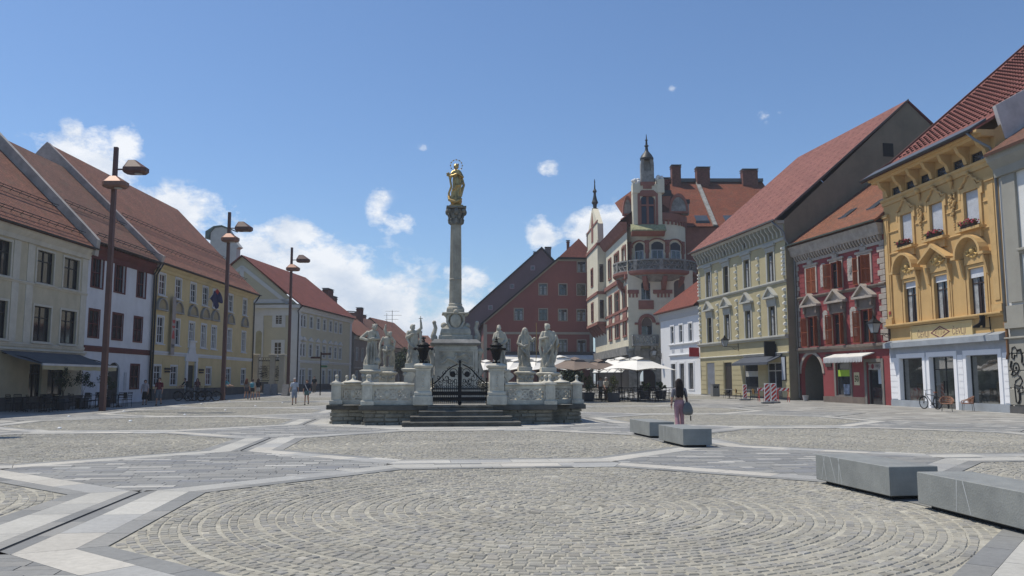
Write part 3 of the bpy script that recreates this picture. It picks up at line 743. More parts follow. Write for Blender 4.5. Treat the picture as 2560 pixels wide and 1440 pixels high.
    for du in (-.15, .25): downpipe(B, [(du, -.62, ez-.1), (du, -.3, ez-.7), (du, -.14, ez-1.0), (du, -.14, B.g+.1)], m_zinc, .075)
    downpipe(B, [(B.L+.1, -.6, ez-.1), (B.L+.1, -.3, ez-.6), (B.L-.05, -.12, ez-.9), (B.L-.05, -.12, B.g+.1)], m_zinc, .07)
    # small signs beside the doors
    for u in (B.uz(416, 925)[0], B.uz(501, 925)[0]):
        m = MB(); m.box(u-.55, -.12, 2.45, u+.55, -.08, 2.62); m.box(u-.5, -.12, 2.25, u+.5, -.08, 2.38); m.build('wall_sign', m_black, R0)
    # vertical banner
    u = B.uz(425, 820)[0]; t = tag(MB().box(-.33, -.03, 0, .33, 0, B.uz(423,741)[1]-zb+.15).build('banner', mat('banner_cloth', (.33,.29,.27), var=.1), None), 'tall pale banner with red shapes and dark letters on the yellow house', 'banner')
    p = B.A + B.ex*u - B.ey*.26; t.location = (p.x, p.y, zb-.15); t.rotation_euler = (0,0,B.rz)
    mr = mat('banner_red', (.42,.06,.06)); H = B.uz(423,741)[1]-zb+.15
    g = MB()
    for z0, k in ((H*.60, 1), (H*.50, 0)):
        n = 8; g.prism([(.3*math.cos(math.pi + math.pi*i/n), z0 + .28*math.sin(math.pi + math.pi*i/n)*(1 if k else .7)) for i in range(n+1)], -.036, -.031, 'y')
    g.prism([(-.3, H*.28), (.3, H*.28), (.12, H*.42), (-.12, H*.42)], -.036, -.031, 'y'); g.build('red_shapes', mr, t)
    text_mesh('PAM', .42, m_black, t, (0, -.035, H*.15), UP, sx=.75)
    # flag on a slanting pole
    fl = thing('flag', 'blue and red flag hanging from a slanted pole on the yellow house', 'flag', tuple(AT(518, 742, 76)), math.pi/2)
    x0 = AT(496, 764, 74.5)
    loc = Vector((XF+.1, 72.8, B.uz(499, 763)[1])); fl.location = loc; fl.rotation_euler = (0,0,0)
    end = Vector((1.05, .1, 1.6)); m = MB(); m.tube([(0,0,0), end], .03, 6); m.build('pole', mat('pole_white', (.5,.5,.5)), fl)
    n = 14; k = 8; m = MB(); m2 = MB()
    def fp(i, j):
        a = end * (.42 + .55 * i / n); w = math.sin(i*.9 + j*.6) * .12 * j / k
        return (a.x + w + .04*j, a.y + j*.10 + .08*math.sin(j*1.1+i*.5), a.z - j * (.10 + .02*math.sin(i*.8)) )
    for i in range(n):
        for j in range(k): (m2 if i > n-4 and j < 3 else m).add([fp(i,j), fp(i+1,j), fp(i+1,j+1), fp(i,j+1)], [(0,1,2,3)])
    c = m.build('cloth', mat('flag_blue', (.03,.035,.11), rough=.8), fl); m2.build('red_field', mat('flag_red', (.4,.04,.03)), c)
gallery()
# ---------------------------------------------------------------- pale corner house with a pediment
def pale_house():
    near = V2(PX(741, 95), 95.0); far = near + V2(.1, 1).normalized() * 21
    B = Bld('pale_corner_house', 'pale yellow corner house with white pediment and bright red roof behind the gate', near, far, 'house')
    mw = mat('pale_yellow_plaster', (.50,.46,.33), var=.06, scale=.6); mt = mat('pale_white_trim', (.58,.58,.56), var=.05); R0 = B.root
    px = [742.6, 760.7, 778, 795.8, 811.5, 826.8, 839.7, 851.7]
    za = B.rect(738,784,747,814); zl = B.rect(738,857,747,889)
    cs = [B.uz(p, 800)[0] for p in px]; cs[0] = max(cs[0], 1.0); ez = B.uz(745, 760, -.4)[1]
    W_ = 15.0
    U = [(c-.5, za[1], c+.5, za[3]) for c in cs]; Lw = [(c-.5, zl[1], c+.5, zl[3]) for c in cs]; Gw = [(c-.5, .9, c+.5, 2.9) for c in cs[:3]+cs[4:]]
    m = MB(); shell(m, 0, B.L, B.g, ez, W_, U + Lw + Gw, .15); m.build('wall', mw, R0)
    for w in U + Lw + Gw:
        ww = window(B, w, M_BAR_W, mt, .17, .05, 2, (.65,), .1, None)
        if w in Lw: MB().prism([(w[0]-.35, w[3]+.35), (w[2]+.35, w[3]+.35), (w[2]+.25, w[3]+.5), ((w[0]+w[2])/2, w[3]+.85), (w[0]-.25, w[3]+.5)], -.12, 0, 'y').build('pediment', mt, ww)
    zb = B.uz(741, 903)[1]; band(B, 'string_course', zb-.15, zb+.15, .12, mt); band(B, 'cornice', ez-.7, ez-.05, .35, mt)
    m = MB(); m.box(0, -.08, B.g, .8, 0, ez-.7); m.box(B.L-.8, -.08, B.g, B.L, 0, ez-.7); m.build('corner_strip', mt, R0)
    MB().box(0, -.1, B.g, B.L, .0, 1.2).build('plinth', m_plinth, R0)
    ry, rz_ = B.depth(606.5, 640, 0)
    rf = gable_roof('roof', B, -.35, B.L + .3, -.55, ez, ry, rz_ + .1, 2*ry + .4, m_tile_c)
    gutter(B, ez-.03, -.6, -.3, B.L+.3, m_zinc)
    downpipe(B, [(-.1, -.5, ez-.1), (-.4, -.1, ez-.7), (-.1, -.1, ez-1.1), (-.1, -.1, B.g+.2)], m_zinc, .07)
    # gable front: faces the square, x = 0 plane
    g = MB(); g.prism([(0, ez-.05), (ry, rz_-.05), (2*ry, ez-.05)], -.02, .3, 'x'); g.build('gable_wall', mw, R0)
    f = MB(); i = .55
    def bar(p, q, w):                 # raised white band on the gable plane
        p, q = Vector(p), Vector(q); d = (q-p).normalized(); n_ = Vector((-d.y, d.x)) * w
        f.prism([tuple(p), tuple(q), tuple(q+n_), tuple(p+n_)], -.09, -.01, 'x')
    bar((.9, ez+.25), (2*ry-.9, ez+.25), .45); bar((ry-.1, rz_-1.1), (1.1, ez+.35), .42); bar((2*ry-1.1, ez+.35), (ry+.1, rz_-1.1), .42)
    f.prism([(ry-.25, ez+.6), (ry+.25, ez+.6), (ry+.25, rz_-1.3), (ry-.25, rz_-1.3)], -.085, -.01, 'x')
    f.box(-.45, -.3, ez-.35, 0, 2*ry+.3, ez+.05); f.box(-.1, 0, ez-1.2, 0, 2*ry, ez-.35)
    for y in (.0, 4.1, 8.2): f.box(-.12, y, 1.5, 0, y+1.05, ez-1.2)
    f.build('gable_trim', mt, R0)
    MB().box(-.5, -.35, ez+.05, -.0, 2*ry+.35, ez+.1).build('cornice_flashing', m_zinc, R0)
    def facewin(a, b, c, d):
        y1, zt = B.depth(a, b, 0); y0, zb_ = B.depth(c, d, 0)
        m = MB(); m.v = []; w = .07
        m.box(-.07, y0, zb_, -.01, y0+w, zt); m.box(-.07, y1-w, zb_, -.01, y1, zt); m.box(-.07, y0, zt-w, -.01, y1, zt); m.box(-.07, y0, zb_, -.01, y1, zb_+w)
        m.box(-.06, (y0+y1)/2-.03, zb_, -.01, (y0+y1)/2+.03, zt); m.box(-.055, y0, zb_+(zt-zb_)*.62, -.01, y1, zb_+(zt-zb_)*.62+.05)
        for k in (.2, .42): m.box(-.05, y0, zb_+(zt-zb_)*k, -.01, y1, zb_+(zt-zb_)*k+.03)
        o = m.build('window', M_BAR_W, R0); MB().box(-.02, y0, zb_, -.012, y1, zt).build('pane', M_GL, o)
        s = MB(); s.box(-.06, y0-.35, zb_-.35, -.005, y0, zt+.25); s.box(-.06, y1, zb_-.35, -.005, y1+.35, zt+.25); s.box(-.06, y0, zt, -.005, y1, zt+.25); s.box(-.1, y0, zb_-.35, -.005, y1, zb_); s.build('surround', mt, o)
    facewin(689, 783, 706, 811); facewin(686, 855, 703.5, 893)
    y1, zt = B.depth(639, 800, 0); y0, _ = B.depth(660, 800, 0); n = 12; c = (y0+y1)/2; r = abs(y1-y0)/2
    m = MB(); m.prism([(c-r, 4.2), (c-r, zt-.7)] + [(c - r*math.cos(math.pi*k/n), zt-.7 + r*math.sin(math.pi*k/n)) for k in range(n+1)] + [(c+r, 4.2)], -.1, -.01, 'x'); m.build('niche_frame', mt, R0)
    r *= .72; m = MB(); m.prism([(c-r, 4.3), (c-r, zt-1.6)] + [(c - r*math.cos(math.pi*k/n), zt-1.6 + r*math.sin(math.pi*k/n)) for k in range(n+1)] + [(c+r, 4.3)], -.13, -.1, 'x'); m.build('niche', mat('niche_ochre', (.36,.33,.2)), R0)
    return B
PALEB = pale_house()
def baroque_gable():
    # curved church gable with a copper cap peeping over the yellow roof
    Y = 112.0; t = thing('church_gable', 'pale curved baroque gable with green copper cap rising behind the yellow house roof', 'building', (PX(540, Y), Y, 0), -.12)
    sc = Y/2088
    c = AT(540, 600, Y); top = AT(525, 567, Y).z; w = 1.5
    prof = [(-1.0, 0), (2.2, 0), (2.2, AT(0,622,Y).z), (2.6, AT(0,618,Y).z), (2.0, AT(0,605,Y).z), (1.3, AT(0,585,Y).z), (.8, top-.35), (0, top), (-1.0, top-.1), (-1.6, top-.8), (-1.6, 0)]
    MB().prism(prof, 0, 1.2, 'y').build('gable_wall', mat('gable_plaster', (.55,.54,.48), var=.1), t)
    cu = mat('green_copper', (.13,.19,.165), rough=.7, var=.25, scale=2)
    k = MB(); k.prism([(-1.7, top-.9), (-1.05, top-.05), (0, top+.05), (.85, top-.3), (.9, top-.15), (0, top+.22), (-1.15, top+.12), (-2.3, top-.6), (-2.3, top-1.6), (-1.7, top-1.6)], -.15, 3.0, 'y'); k.build('copper_cap', cu, t)
baroque_gable()
# ---------------------------------------------------------------- houses down the street (left side and its far end)
def street_house(name, label, A, B_, ez, rz_, ry, wallc, tilem, rows, nw, chims=(), trim=(.4,.39,.36), plinth=True, w=.9):
    B = Bld(name, label, A, B_); mw = mat(name + '_plaster', wallc, var=.12, scale=.6, streak=.15); mt = mat(name + '_trim', trim, var=.1)
    ops = []
    for (z0, z1) in rows:
        for k in range(nw): c = B.L * (k + .5) / nw; ops.append((c-w/2, z0, c+w/2, z1))
    m = MB(); shell(m, 0, B.L, B.g-.2, ez, 2*ry, ops, .15, (ry, rz_-.1)); m.build('wall', mw, B.root)
    for q in ops: window(B, q, M_BAR_W, mt, .13, .05, 2, (.65,), .1, None)
    band(B, 'cornice', ez-.5, ez-.05, .3, mt); band(B, 'string_course', rows[0][1]+.4, rows[0][1]+.6, .1, mt)
    rf = gable_roof('roof', B, -.15, B.L + .15, -.45, ez, ry, rz_, 2*ry+.4, tilem)
    for (u, y, z, cw) in chims: chimney(rf, u, y, z-3.5, z, cw, .8, m_brick, m_cap)
    gutter(B, ez-.02, -.5, -.1, B.L+.1, m_zinc)
    return B
p0 = PALEB.B + V2(.4, .2)
H1 = street_house('street_house', 'grey-brown house with two chimneys next beyond the pale corner house', p0, p0 + V2(.10,1).normalized()*14, 7.9, 13.4, 6.6, (.22,.19,.16), m_tile_a,
    [(.9,2.9),(4.4,6.2)], 5, [(5.0,5.6,14.9,2.6),(9.2,6.2,14.2,1.8)])
p1 = H1.B + V2(.2,.3)
H2 = street_house('street_house', 'narrow ochre street house behind the bowing statue, with a brick chimney', p1, p1 + V2(.13,1).normalized()*12, 7.0, 12.0, 5.5, (.36,.26,.13), m_tile_b, [(1,2.9),(4.2,5.7)], 4, [(3,4.6,13.2,1.2)])
p2 = H2.B + V2(.2,.3)
H3 = street_house('street_house', 'low terraced street house far down the street, behind the first statues', p2, p2 + V2(.16,1).normalized()*14, 7.0, 12.5, 6, (.33,.29,.24), m_tile_a, [(1,2.9),(4.2,5.7)], 4)
def far_block(pxa, pxb, Y, yeave, yridge, name, label, wallc, tilem, rot=0, chims=(), nw=4, dep=6):
    a = V2(PX(pxa, Y), Y); b = V2(PX(pxb, Y + rot), Y + rot)
    ez = AT(pxa, yeave, Y).z; rz_ = AT(pxa, yridge, Y+dep).z
    ch = [(( PX(c[0], Y+dep-1) - a.x), dep-1, AT(c[0], c[1], Y+dep-1).z, c[2]) for c in chims]
    return street_house(name, label, a, b, ez, rz_, dep, wallc, tilem, [(1.0, 2.9), (3.9, 5.5)] if ez > 6.4 else [(1.2, 2.8)], nw, ch)
far_block(925, 972, 150, 855, 800, 'far_house', 'far house with two tall brick chimneys beside the rooftop aerial', (.33,.22,.12), m_tile_b, 3, [(937,782,2.2),(962,789,2.4)], 3, 7)
far_block(968, 1016, 158, 862, 812, 'far_house', 'far ochre house with a red roof above the dark green street tree', (.35,.27,.15), m_tile_c, 4, [(990,806,1.4)], 3, 8)
far_block(1002, 1042, 170, 858, 806, 'far_house', 'far dark brown roofed house between the raised-arm statue and the lantern', (.28,.23,.18), m_tile_b, 5, [(1004,812,1.6)], 3, 9)
far_block(1030, 1092, 178, 868, 838, 'far_house', 'far low red roofed house just left of the column pedestal', (.30,.24,.2), m_tile_a, 2, [(1073,828,1.8)], 4, 8)
far_block(1080, 1200, 190, 872, 850, 'far_house', 'far house glimpsed behind the column pedestal', (.3,.26,.22), m_tile_b, 2, [], 6, 8)
def aerial():
    Y = 152.0; x = PX(978, Y); t = thing('tv_aerial', 'thin rooftop television aerial between chimneys against the clouds', 'aerial', (x, Y, 8))
    z0, z1 = 0, AT(0,776,Y).z - 8; m = MB(); m.tube([(0,0,0),(0,0,z1)], .05, 5); m.build('mast', m_cap, t)
    for k, (dx, w) in enumerate(((0,1.3),(.1,1.6),(-.1,1.2))):
        b = MB(); z = z1 - .15 - k*.75; b.tube([(dx-w,0,z),(dx+w,0,z)], .03, 4)
        for q in range(7): b.tube([(dx-w+2*w*q/6,-.25,z),(dx-w+2*w*q/6,.25,z)], .015, 4)
        b.build('crossbar', m_cap, t)
    m = MB(); m.tube([(-1.0,0,0),(-1.0,0,z1-.5)], .04, 5); m.build('mast', m_cap, t)
aerial()
# ---------------------------------------------------------------- red gabled house, centre
def red_house():
    a = V2(PX(1208, 127), 127); b = V2(PX(1484, 128), 128)
    B = Bld('red_gable_house', 'brick red house with a long slanting gable and beige window frames behind the statues', a, b)
    mw = mat('brick_red_plaster', (.25,.085,.07), var=.1, scale=.5, streak=.08); mt = mat('beige_trim', (.36,.32,.26), var=.08); R0 = B.root
    dkf = mat('dark_brown_frame', (.06,.05,.045))
    r2 = [(1442,653,1465,682),(1346,708,1369,739),(1395.6,708.6,1418.6,739.5),(1441,709,1465,740),(1284.5,770,1309,802),(1346,771,1370,803),(1395,772,1419,803.6),(1441,772.7,1465,804),
          (1257,847,1276.6,880),(1322,847,1339,881),(1395.6,847.6,1419,882),(1442,849,1466,882)]
    W_ = []
    for q in r2: r = B.rect(*q); W_.append((r[0]+.13, r[1]+.12, r[2]-.13, r[3]-.12))
    zs = B.uz(1300, 830)[1]
    uL = 0; Lz = B.uz(1208, 806)[1]; uK, zK = B.uz(1396, 647); zT = B.uz(1440, 650)[1]; uR = B.L
    # wall: grid below, sloping polygon with windows cut by strips
    us = sorted({0, uR, uK, *[w[0] for w in W_], *[w[2] for w in W_]}); m = MB()
    def top(u): return min(zT, Lz + (zK - Lz) * u / uK)
    for i in range(len(us)-1):
        a0, a1 = us[i], us[i+1]; c = (a0+a1)/2; hs = sorted((w[1], w[3]) for w in W_ if w[0] < c < w[2]); z = B.g
        for h in hs: m.add([(a0,0,z),(a1,0,z),(a1,0,h[0]),(a0,0,h[0])], [(0,1,2,3)]); z = h[1]
        m.add([(a0,0,z),(a1,0,z),(a1,0,top(a1)),(a0,0,top(a0))], [(0,1,2,3)])
    t = MB(); wall(t, 0, .001, 0, .001, []); 
    for w in W_:
        for P in ([(w[0],0,w[1]),(w[0],0,w[3]),(w[0],.2,w[3]),(w[0],.2,w[1])], [(w[2],0,w[1]),(w[2],.2,w[1]),(w[2],.2,w[3]),(w[2],0,w[3])], [(w[0],0,w[3]),(w[2],0,w[3]),(w[2],.2,w[3]),(w[0],.2,w[3])], [(w[0],0,w[1]),(w[0],.2,w[1]),(w[2],.2,w[1]),(w[2],0,w[1])]): m.add(P, [(0,1,2,3)])
    m.poly([(0,0,B.g),(0,0,Lz),(0,26,Lz),(0,26,B.g)]); m.poly([(uR,0,B.g),(uR,26,B.g),(uR,26,zT),(uR,0,zT)])
    m.build('wall', mw, R0)
    for w in W_: window(B, w, dkf, mt, .14, .04, 2, (.6,), .12, None, curtain=.2 if random.random() < .5 else None)
    f = MB(); f.box(.0, -.05, zs-.35, uR, 0, zs+.0); f.box(.0, -.055, B.g, .55, -.0, Lz-.3); f.box(uR-.55, -.055, B.g, uR, 0, zs-.352)
    for q in (1300, 1382): u = B.uz(q, 870)[0]; f.box(u-.1, -.05, 2.5, u+.3, 0, zs-.352)
    f.build('beige_band', mt, R0)
    f = MB(); w = .42; f.prism([(0, Lz-.35), (uK, zK-.32), (uK+.1, zT-.18), (uR, zT-.18), (uR, zT+.1), (uK, zK+.1), (0, Lz+.1)], -.09, 0, 'y'); f.build('rake_band', mt, R0)
    # roof: left slope running back, with half-hip over the right part
    d = 26; o = .5; sl = (zK - Lz) / uK; uP, zP = B.uz(1447, 596, 2.2); zP = zP
    m = MB(); zl = Lz - o * sl
    L_ = math.hypot(uP + o, zP - zl)
    m.poly([(-o,-.35,zl+.1),(-o,d,zl+.1),(uP,d,zP),(uP,2.2,zP),(uK,-.35,zK+.18)], [(0,0),(d,0),(d,L_),(2.2,L_),(0,L_*.8)])
    m.poly([(uK,-.35,zK+.18),(uP,2.2,zP),(uR+.6,-.35,zT+.3)], [(0,0),(uP-uK,3.2),(uR-uK,0)])
    uE = uP + (uP - uK); m.poly([(uP,2.2,zP),(uP,d,zP),(uE+1.2,d,zK-.5),(uR+.6,-.35,zT+.3)], [(0,3),(d,3),(d,0),(0,0)])
    m.poly([(-o,-.35,zl-.1),(uK,-.35,zK-.02),(uP,2.2,zP-.2),(uP,d,zP-.2),(-o,d,zl-.1)], [(0,0)]*5)
    rf = m.build('roof', m_tile_c, R0)
    e = MB(); e.prism([(-o-.05, zl-.14), (uK, zK-.04), (uK, zK+.24), (-o-.05, zl+.16)], -.42, -.33, 'y'); e.prism([(uK+.005, zT+.02), (uR+.6, zT+.14), (uR+.6, zT+.32), (uK+.005, zK+.24)], -.42, -.33, 'y'); e.build('barge_board', m_black, R0)
    chimney(rf, B.uz(1475, 600, 4)[0], 4, zP-3, B.uz(1475, 586, 4)[1], 1.0, .9, mat('grey_render', (.22,.19,.17)), m_cap)
    chimney(rf, B.uz(1420, 610, 9)[0], 9, zP-3, B.uz(1420, 603, 9)[1], .45, .45, m_brick, m_cap)
    # flank on the left with its own windows
    fl = MB()
    for k in range(5):
        for z0 in (3.6, 6.3): fl.box(-.06, 2+k*3.2, z0, -.01, 3.1+k*3.2, z0+1.6)
    o_ = fl.build('flank_windows', mt, R0)
    # canopy sheltering the cafe
    return B
REDB = red_house()
def red_awning():
    B = REDB; p = B.A + B.ex*1.4; t = thing('wide_awning', 'wide white awning with dark top along the foot of the red house', 'awning', (p.x, p.y, 0), B.rz)
    z1 = B.uz(1260, 886)[1]; L = 17; m = MB()
    m.prism([(0, z1+.1), (-3.2, z1-.85), (-3.2, z1-.8), (0, z1+.15)], 0, L); m.build('canopy', mat('awning_white', (.66,.65,.61), rough=.85), t)
    MB().prism([(0, z1+.16), (-.9, z1-.1), (-.9, z1+.15), (0, z1+.42)], 0, L).build('cassette', m_zinc, t)
    v = MB(); v.box(0, -3.22, z1-1.3, L, -3.2, z1-.8); v.build('valance', mat('awning_white', (0,0,0)), t)
red_awning()
def purple_house():
    Y = 142.0; a = V2(PX(1150, Y), Y); b = V2(PX(1440, Y+.8), Y+.8)
    B = Bld('grey_gable_house', 'plum grey gable wall with three tiny windows rising behind the red house', a, b)
    mw = mat('plum_grey_plaster', (.165,.135,.14), var=.1, scale=.4); R0 = B.root
    u0, z0 = B.uz(1170, 786); uk, zk = B.uz(1354, 622); u1, z1 = B.uz(1390, 661); uE, zE = B.uz(1440, 716)
    sl = (zk-z0)/(uk-u0); zL = z0 - sl*u0
    MB().prism([(0, B.g), (B.L, B.g), (B.L, zE), (uk, zk), (0, zL)], 0, 18, 'y').build('wall', mw, R0)
    m = MB(); o = .35
    for (p, q) in (((-.4, zL-.4*sl), (uk, zk)), ((uk, zk), (B.L+.4, zE))):
        m.add([(p[0],-o,p[1]+.05),(q[0],-o,q[1]+.05),(q[0],18,q[1]+.05),(p[0],18,p[1]+.05),(p[0],-o,p[1]+.35),(q[0],-o,q[1]+.35),(q[0],18,q[1]+.35),(p[0],18,p[1]+.35)], [(0,1,5,4),(4,5,6,7),(0,3,2,1),(0,4,7,3),(1,2,6,5)])
    rf = m.build('roof', mat('dark_slate_edge', (.03,.032,.038), rough=.6), R0)
    for (x, y) in ((1332,670),(1280,716),(1226,769)):
        r = B.rect(x-4.2, y-4.5, x+4.2, y+4.5); w = MB().frame(r[0]-.1, r[1]-.1, r[2]+.1, r[3]+.1, .12, -.08, 0).build('window', mat('pale_frame', (.42,.40,.42)), R0)
        MB().box(r[0]+.02, -.05, r[1]+.02, r[2]-.02, -.01, r[3]-.02).build('pane', M_GL, w)
    chimney(rf, B.uz(1370,630,3)[0], 3, zk-3, B.uz(1370,620,3)[1], 1.0, 1.0, mat('grey_render', (.22,.19,.17)), m_cap)
    chimney(rf, B.uz(1336,640,3)[0], 3, zk-3, B.uz(1336,631,3)[1], .3, .3, m_brick, m_cap)
purple_house()
# ---------------------------------------------------------------- right-hand row
def pediment(mb, c, z, w, h, out=.28, y=0.0, t=.12):
    """small triangular pediment: horizontal bar plus two raking bars and a recessed field"""
    mb.box(c-w/2, y-out, z, c+w/2, y, z+t)
    for s in (-1, 1):
        P = [(c+s*w/2, z+t+.002), (c+s*(w/2-.28), z+t+.002), (c, z+h-t*.9), (c, z+h)]
        mb.prism(P if s > 0 else P[::-1], y-out-.01, y, 'y')
    mb.prism([(c-w/2+.25, z+t+.004), (c+w/2-.25, z+t+.004), (c, z+h-.15)], y-out*.45, y, 'y')
def avg_rows(B, rs, w=None):
    R_ = [B.rect(*q) for q in rs]; z0 = sum(q[1] for q in R_)/len(R_); z1 = sum(q[3] for q in R_)/len(R_); out = []
    for q in R_:
        c = (q[0]+q[2])/2; hw = (w or (q[2]-q[0]))/2; out.append((c-hw, z0, c+hw, z1))
    return out
def roof_hooks(parent, u0, u1, P0, P1, du, rows, material, sz=.13):
    m = MB(); n = Vector((-(P1[1]-P0[1]), P1[0]-P0[0])).normalized()
    for k in range(rows):
        t = (k + .6) / (rows + .4); y = P0[0] + (P1[0]-P0[0])*t; z = P0[1] + (P1[1]-P0[1])*t; u = u0 + (.5*du if k % 2 else 0) + .2
        while u < u1:
            m.add([(u-.05, y, z), (u+.05, y, z), (u+.05, y+n.x*sz, z+n.y*sz), (u-.05, y+n.x*sz, z+n.y*sz), (u, y+.22, z+.2)], [(0,1,2,3),(0,3,4),(1,4,2),(3,2,4)]); u += du
    return m.build('snow_hooks', material, parent)
OA = V2(PX(1752, 81.4), 81.4); OB = V2(PX(1975, 64.0), 64.0)
def olive_house():
    B = Bld('olive_house', 'olive green house with white studs, bracketed eaves and a huge pinkish tile roof', OA, OB)
    mw = mat('olive_plaster', (.41,.36,.215), var=.07, scale=.5, streak=.07, bump=.08); mt = mat('olive_white_trim', (.66,.65,.58), var=.06); R0 = B.root
    mg = mat('grey_stone_trim', (.40,.40,.36), var=.08)
    up = avg_rows(B, [(1764.4,680,1779.4,742),(1807.8,665.6,1823.3,731),(1858.9,649,1876,720),(1918,630,1935.5,705)], 1.12)
    lo = avg_rows(B, [(1768,794,1782,856),(1810.6,785.6,1825.6,850.6),(1862,776.7,1879.4,846.7),(1921,766,1940.6,841)], 1.12)
    lo = [(a[0], b[1], a[2], b[3]) for a, b in zip(up, lo)]
    ez = B.uz(1850, 584, -.7)[1]
    z1 = B.uz(1850, 853)[1]; z2 = B.uz(1850, 889)[1]; z3 = B.uz(1850, 729)[1]
    R1 = lambda a, b, c, d: B.rect(a, b, c, d)
    dr = R1(1810.6, 906, 1830, 989); dr = (dr[0], B.g, dr[2], dr[3]); sw = R1(1861, 907.5, 1895.6, 990); sw = (sw[0], .55, sw[2], sw[3]); d2_ = R1(1919, 906, 1955, 995); d2_ = (d2_[0], B.g, d2_[2], d2_[3])
    lv = R1(1768, 907, 1787, 985.6)
    ops = up + lo + [dr, sw, d2_, lv]
    m = MB(); shell(m, 0, B.L, B.g, ez, 22.4, ops, .22, (11.2, 24.2)); m.build('wall', mw, R0)
    mdk = mat('shaded_side_plaster', (.23,.195,.14), var=.12, scale=.5, streak=.15)  # shade of the gable side put into a darker plaster colour
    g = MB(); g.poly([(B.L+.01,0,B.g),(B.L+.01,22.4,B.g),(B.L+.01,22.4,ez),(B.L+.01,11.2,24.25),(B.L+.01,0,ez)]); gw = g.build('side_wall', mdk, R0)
    y0, zz0 = B.depth(2208, 391, B.L); y1, zz1 = B.depth(2232, 359, B.L)
    MB().box(B.L-.02, y0, zz0, B.L+.04, y1, zz1).build('gable_window', m_black, R0)
    fm = mat('white_olive_frame', (.55,.54,.48))
    for w in up + lo: window(B, w, mat('brown_grey_frame', (.12,.105,.09)), mg, .2, .06, 2, (.66,), .2, mg, curtain=.1 if random.random() < .6 else None)
    for w in lo:
        c = (w[0]+w[2])/2; p = MB(); pediment(p, c, w[3]+.62, 2.15, .95, .34, t=.14); p.box(c-.75, -.1, w[3]+.15, c+.75, 0, w[3]+.6); p.build('pediment', mg, R0)
    for w in up:
        c = (w[0]+w[2])/2; p = MB(); p.box(c-.95, -.22, w[3]+.42, c+.95, 0, w[3]+.62); p.box(c-.8, -.1, w[3]+.16, c+.8, 0, w[3]+.4); p.build('lintel', mg, R0)
    band(B, 'string_course', z1-.16, z1+.14, .3, mg); band(B, 'string_course', z2-.06, z2+.06, .14, mt); band(B, 'string_course', z3-.1, z3+.12, .16, mg)
    # studs
    s = MB(); cs = [(a[2]+b[0])/2 for a, b in zip(up[:-1], up[1:])]; cols = [.3] + cs + [B.L-.3]
    def stud(u, z, w=.34, h=.26, o=.2): s.loft([[(u-w/2,0,z-h/2),(u+w/2,0,z-h/2),(u+w/2,0,z+h/2),(u-w/2,0,z+h/2)], [(u-w/4,-o,z-h/5),(u+w/4,-o,z-h/5),(u+w/4,-o,z+h/5),(u-w/4,-o,z+h/5)]])
    for i, u in enumerate(cols):
        edge = i in (0, len(cols)-1)
        for (a, b) in ((lo[0][1]+.1, z3-.3), (z3+.45, ez-2.0)):
            n = 7 if edge else (6 if a < z3 else 4)
            for k in range(n): stud(u, a + (b-a)*(k+.3)/n, .42 if edge else .34, .3)
    s.build('white_studs', mt, R0)
    # rustication grooves on the ground floor (raised blocks)
    r = MB(); segs = [(0.1, lv[0]-.12), (lv[2]+.12, dr[0]-.1), (dr[2]+.1, sw[0]-.15), (sw[2]+.15, d2_[0]-.15), (d2_[2]+.15, B.L-.02)]
    z = .35
    while z < z2 - .5:
        for a, b in segs:
            if b > a: r.box(a, -.035, z, b, 0, z+.40)
        z += .44
    r.build('rustication', mw, R0)
    l = MB(); z = lv[1]
    while z < lv[3] - .05: l.prism([(.02, z), (.12, z+.07), (.12, z+.10), (.02, z+.03)], lv[0]+.02, lv[2]-.02); z += .105
    l.build('louvre', mat('grey_louvre', (.32,.34,.38), rough=.4), R0); MB().box(lv[0], .14, lv[1], lv[2], .2, lv[3]).build('louvre_back', m_black, R0)
    MB().box(dr[0]+.02, .14, B.g, dr[2]-.02, .19, dr[3]).build('door', mat('dark_brown_door', (.035,.028,.022), rough=.5), R0)
    gf = mat('pale_metal_frame', (.42,.43,.43), rough=.4)
    w = window(B, sw, gf, None, nx=1, tr=(.72,), dep=.15); MB().box(sw[0]+.1, .1, sw[1]+(sw[3]-sw[1])*.55, sw[2]-.1, .12, sw[1]+(sw[3]-sw[1])*.73).build('window_blind', mat('blind_pale', (.40,.41,.40)), w)
    window(B, d2_, gf, None, nx=2, tr=(.78,), dep=.15, fw=.09)
    MB().box(0, -.06, B.g, B.L, 0, .3).build('plinth', m_plinth, R0)
    # eaves: corbels, arched frieze, cornice
    zc = ez - .25; c = MB(); n = 26
    for k in range(n):
        u = .25 + (B.L-.5)*k/(n-1); c.prism([(.0, zc-1.0), (-.16, zc-1.0), (-.24, zc-.6), (-.5, zc-.3), (-.55, zc-.04), (0, zc-.04)], u-.09, u+.09)
    c.build('corbels', mg, R0)
    f = MB(); f.prism([(.0, zc-1.35), (-.1, zc-1.35), (-.12, zc-1.12), (.0, zc-1.1)], 0, B.L); f.prism([(.0, zc-.04), (-.6, zc-.04), (-.7, zc+.1), (-.72, zc+.2), (0, zc+.2)], 0, B.L); f.build('cornice', mg, R0)
    v = MB()
    for w in up: cc = (w[0]+w[2])/2; v.box(cc-.22, -.06, zc-.85, cc+.22, -.01, zc-.3)
    v.build('attic_vents', m_black, R0)
    rf = gable_roof('roof', B, -.2, B.L + .12, -.85, ez + .0, 11.2, 24.45, 23.2, m_tile_pink)
    MB().prism([(-.86, ez-.17), (-.86, ez+.02), (11.2, 24.5), (11.2, 24.3)], B.L+.12, B.L+.2).build('verge_strip', mat('verge_zinc', (.12,.09,.085)), R0)
    gutter(B, ez-.02, -.92, -.2, B.L+.1, mat('grey_zinc', (.22,.23,.24), rough=.4, metal=.4), .1)
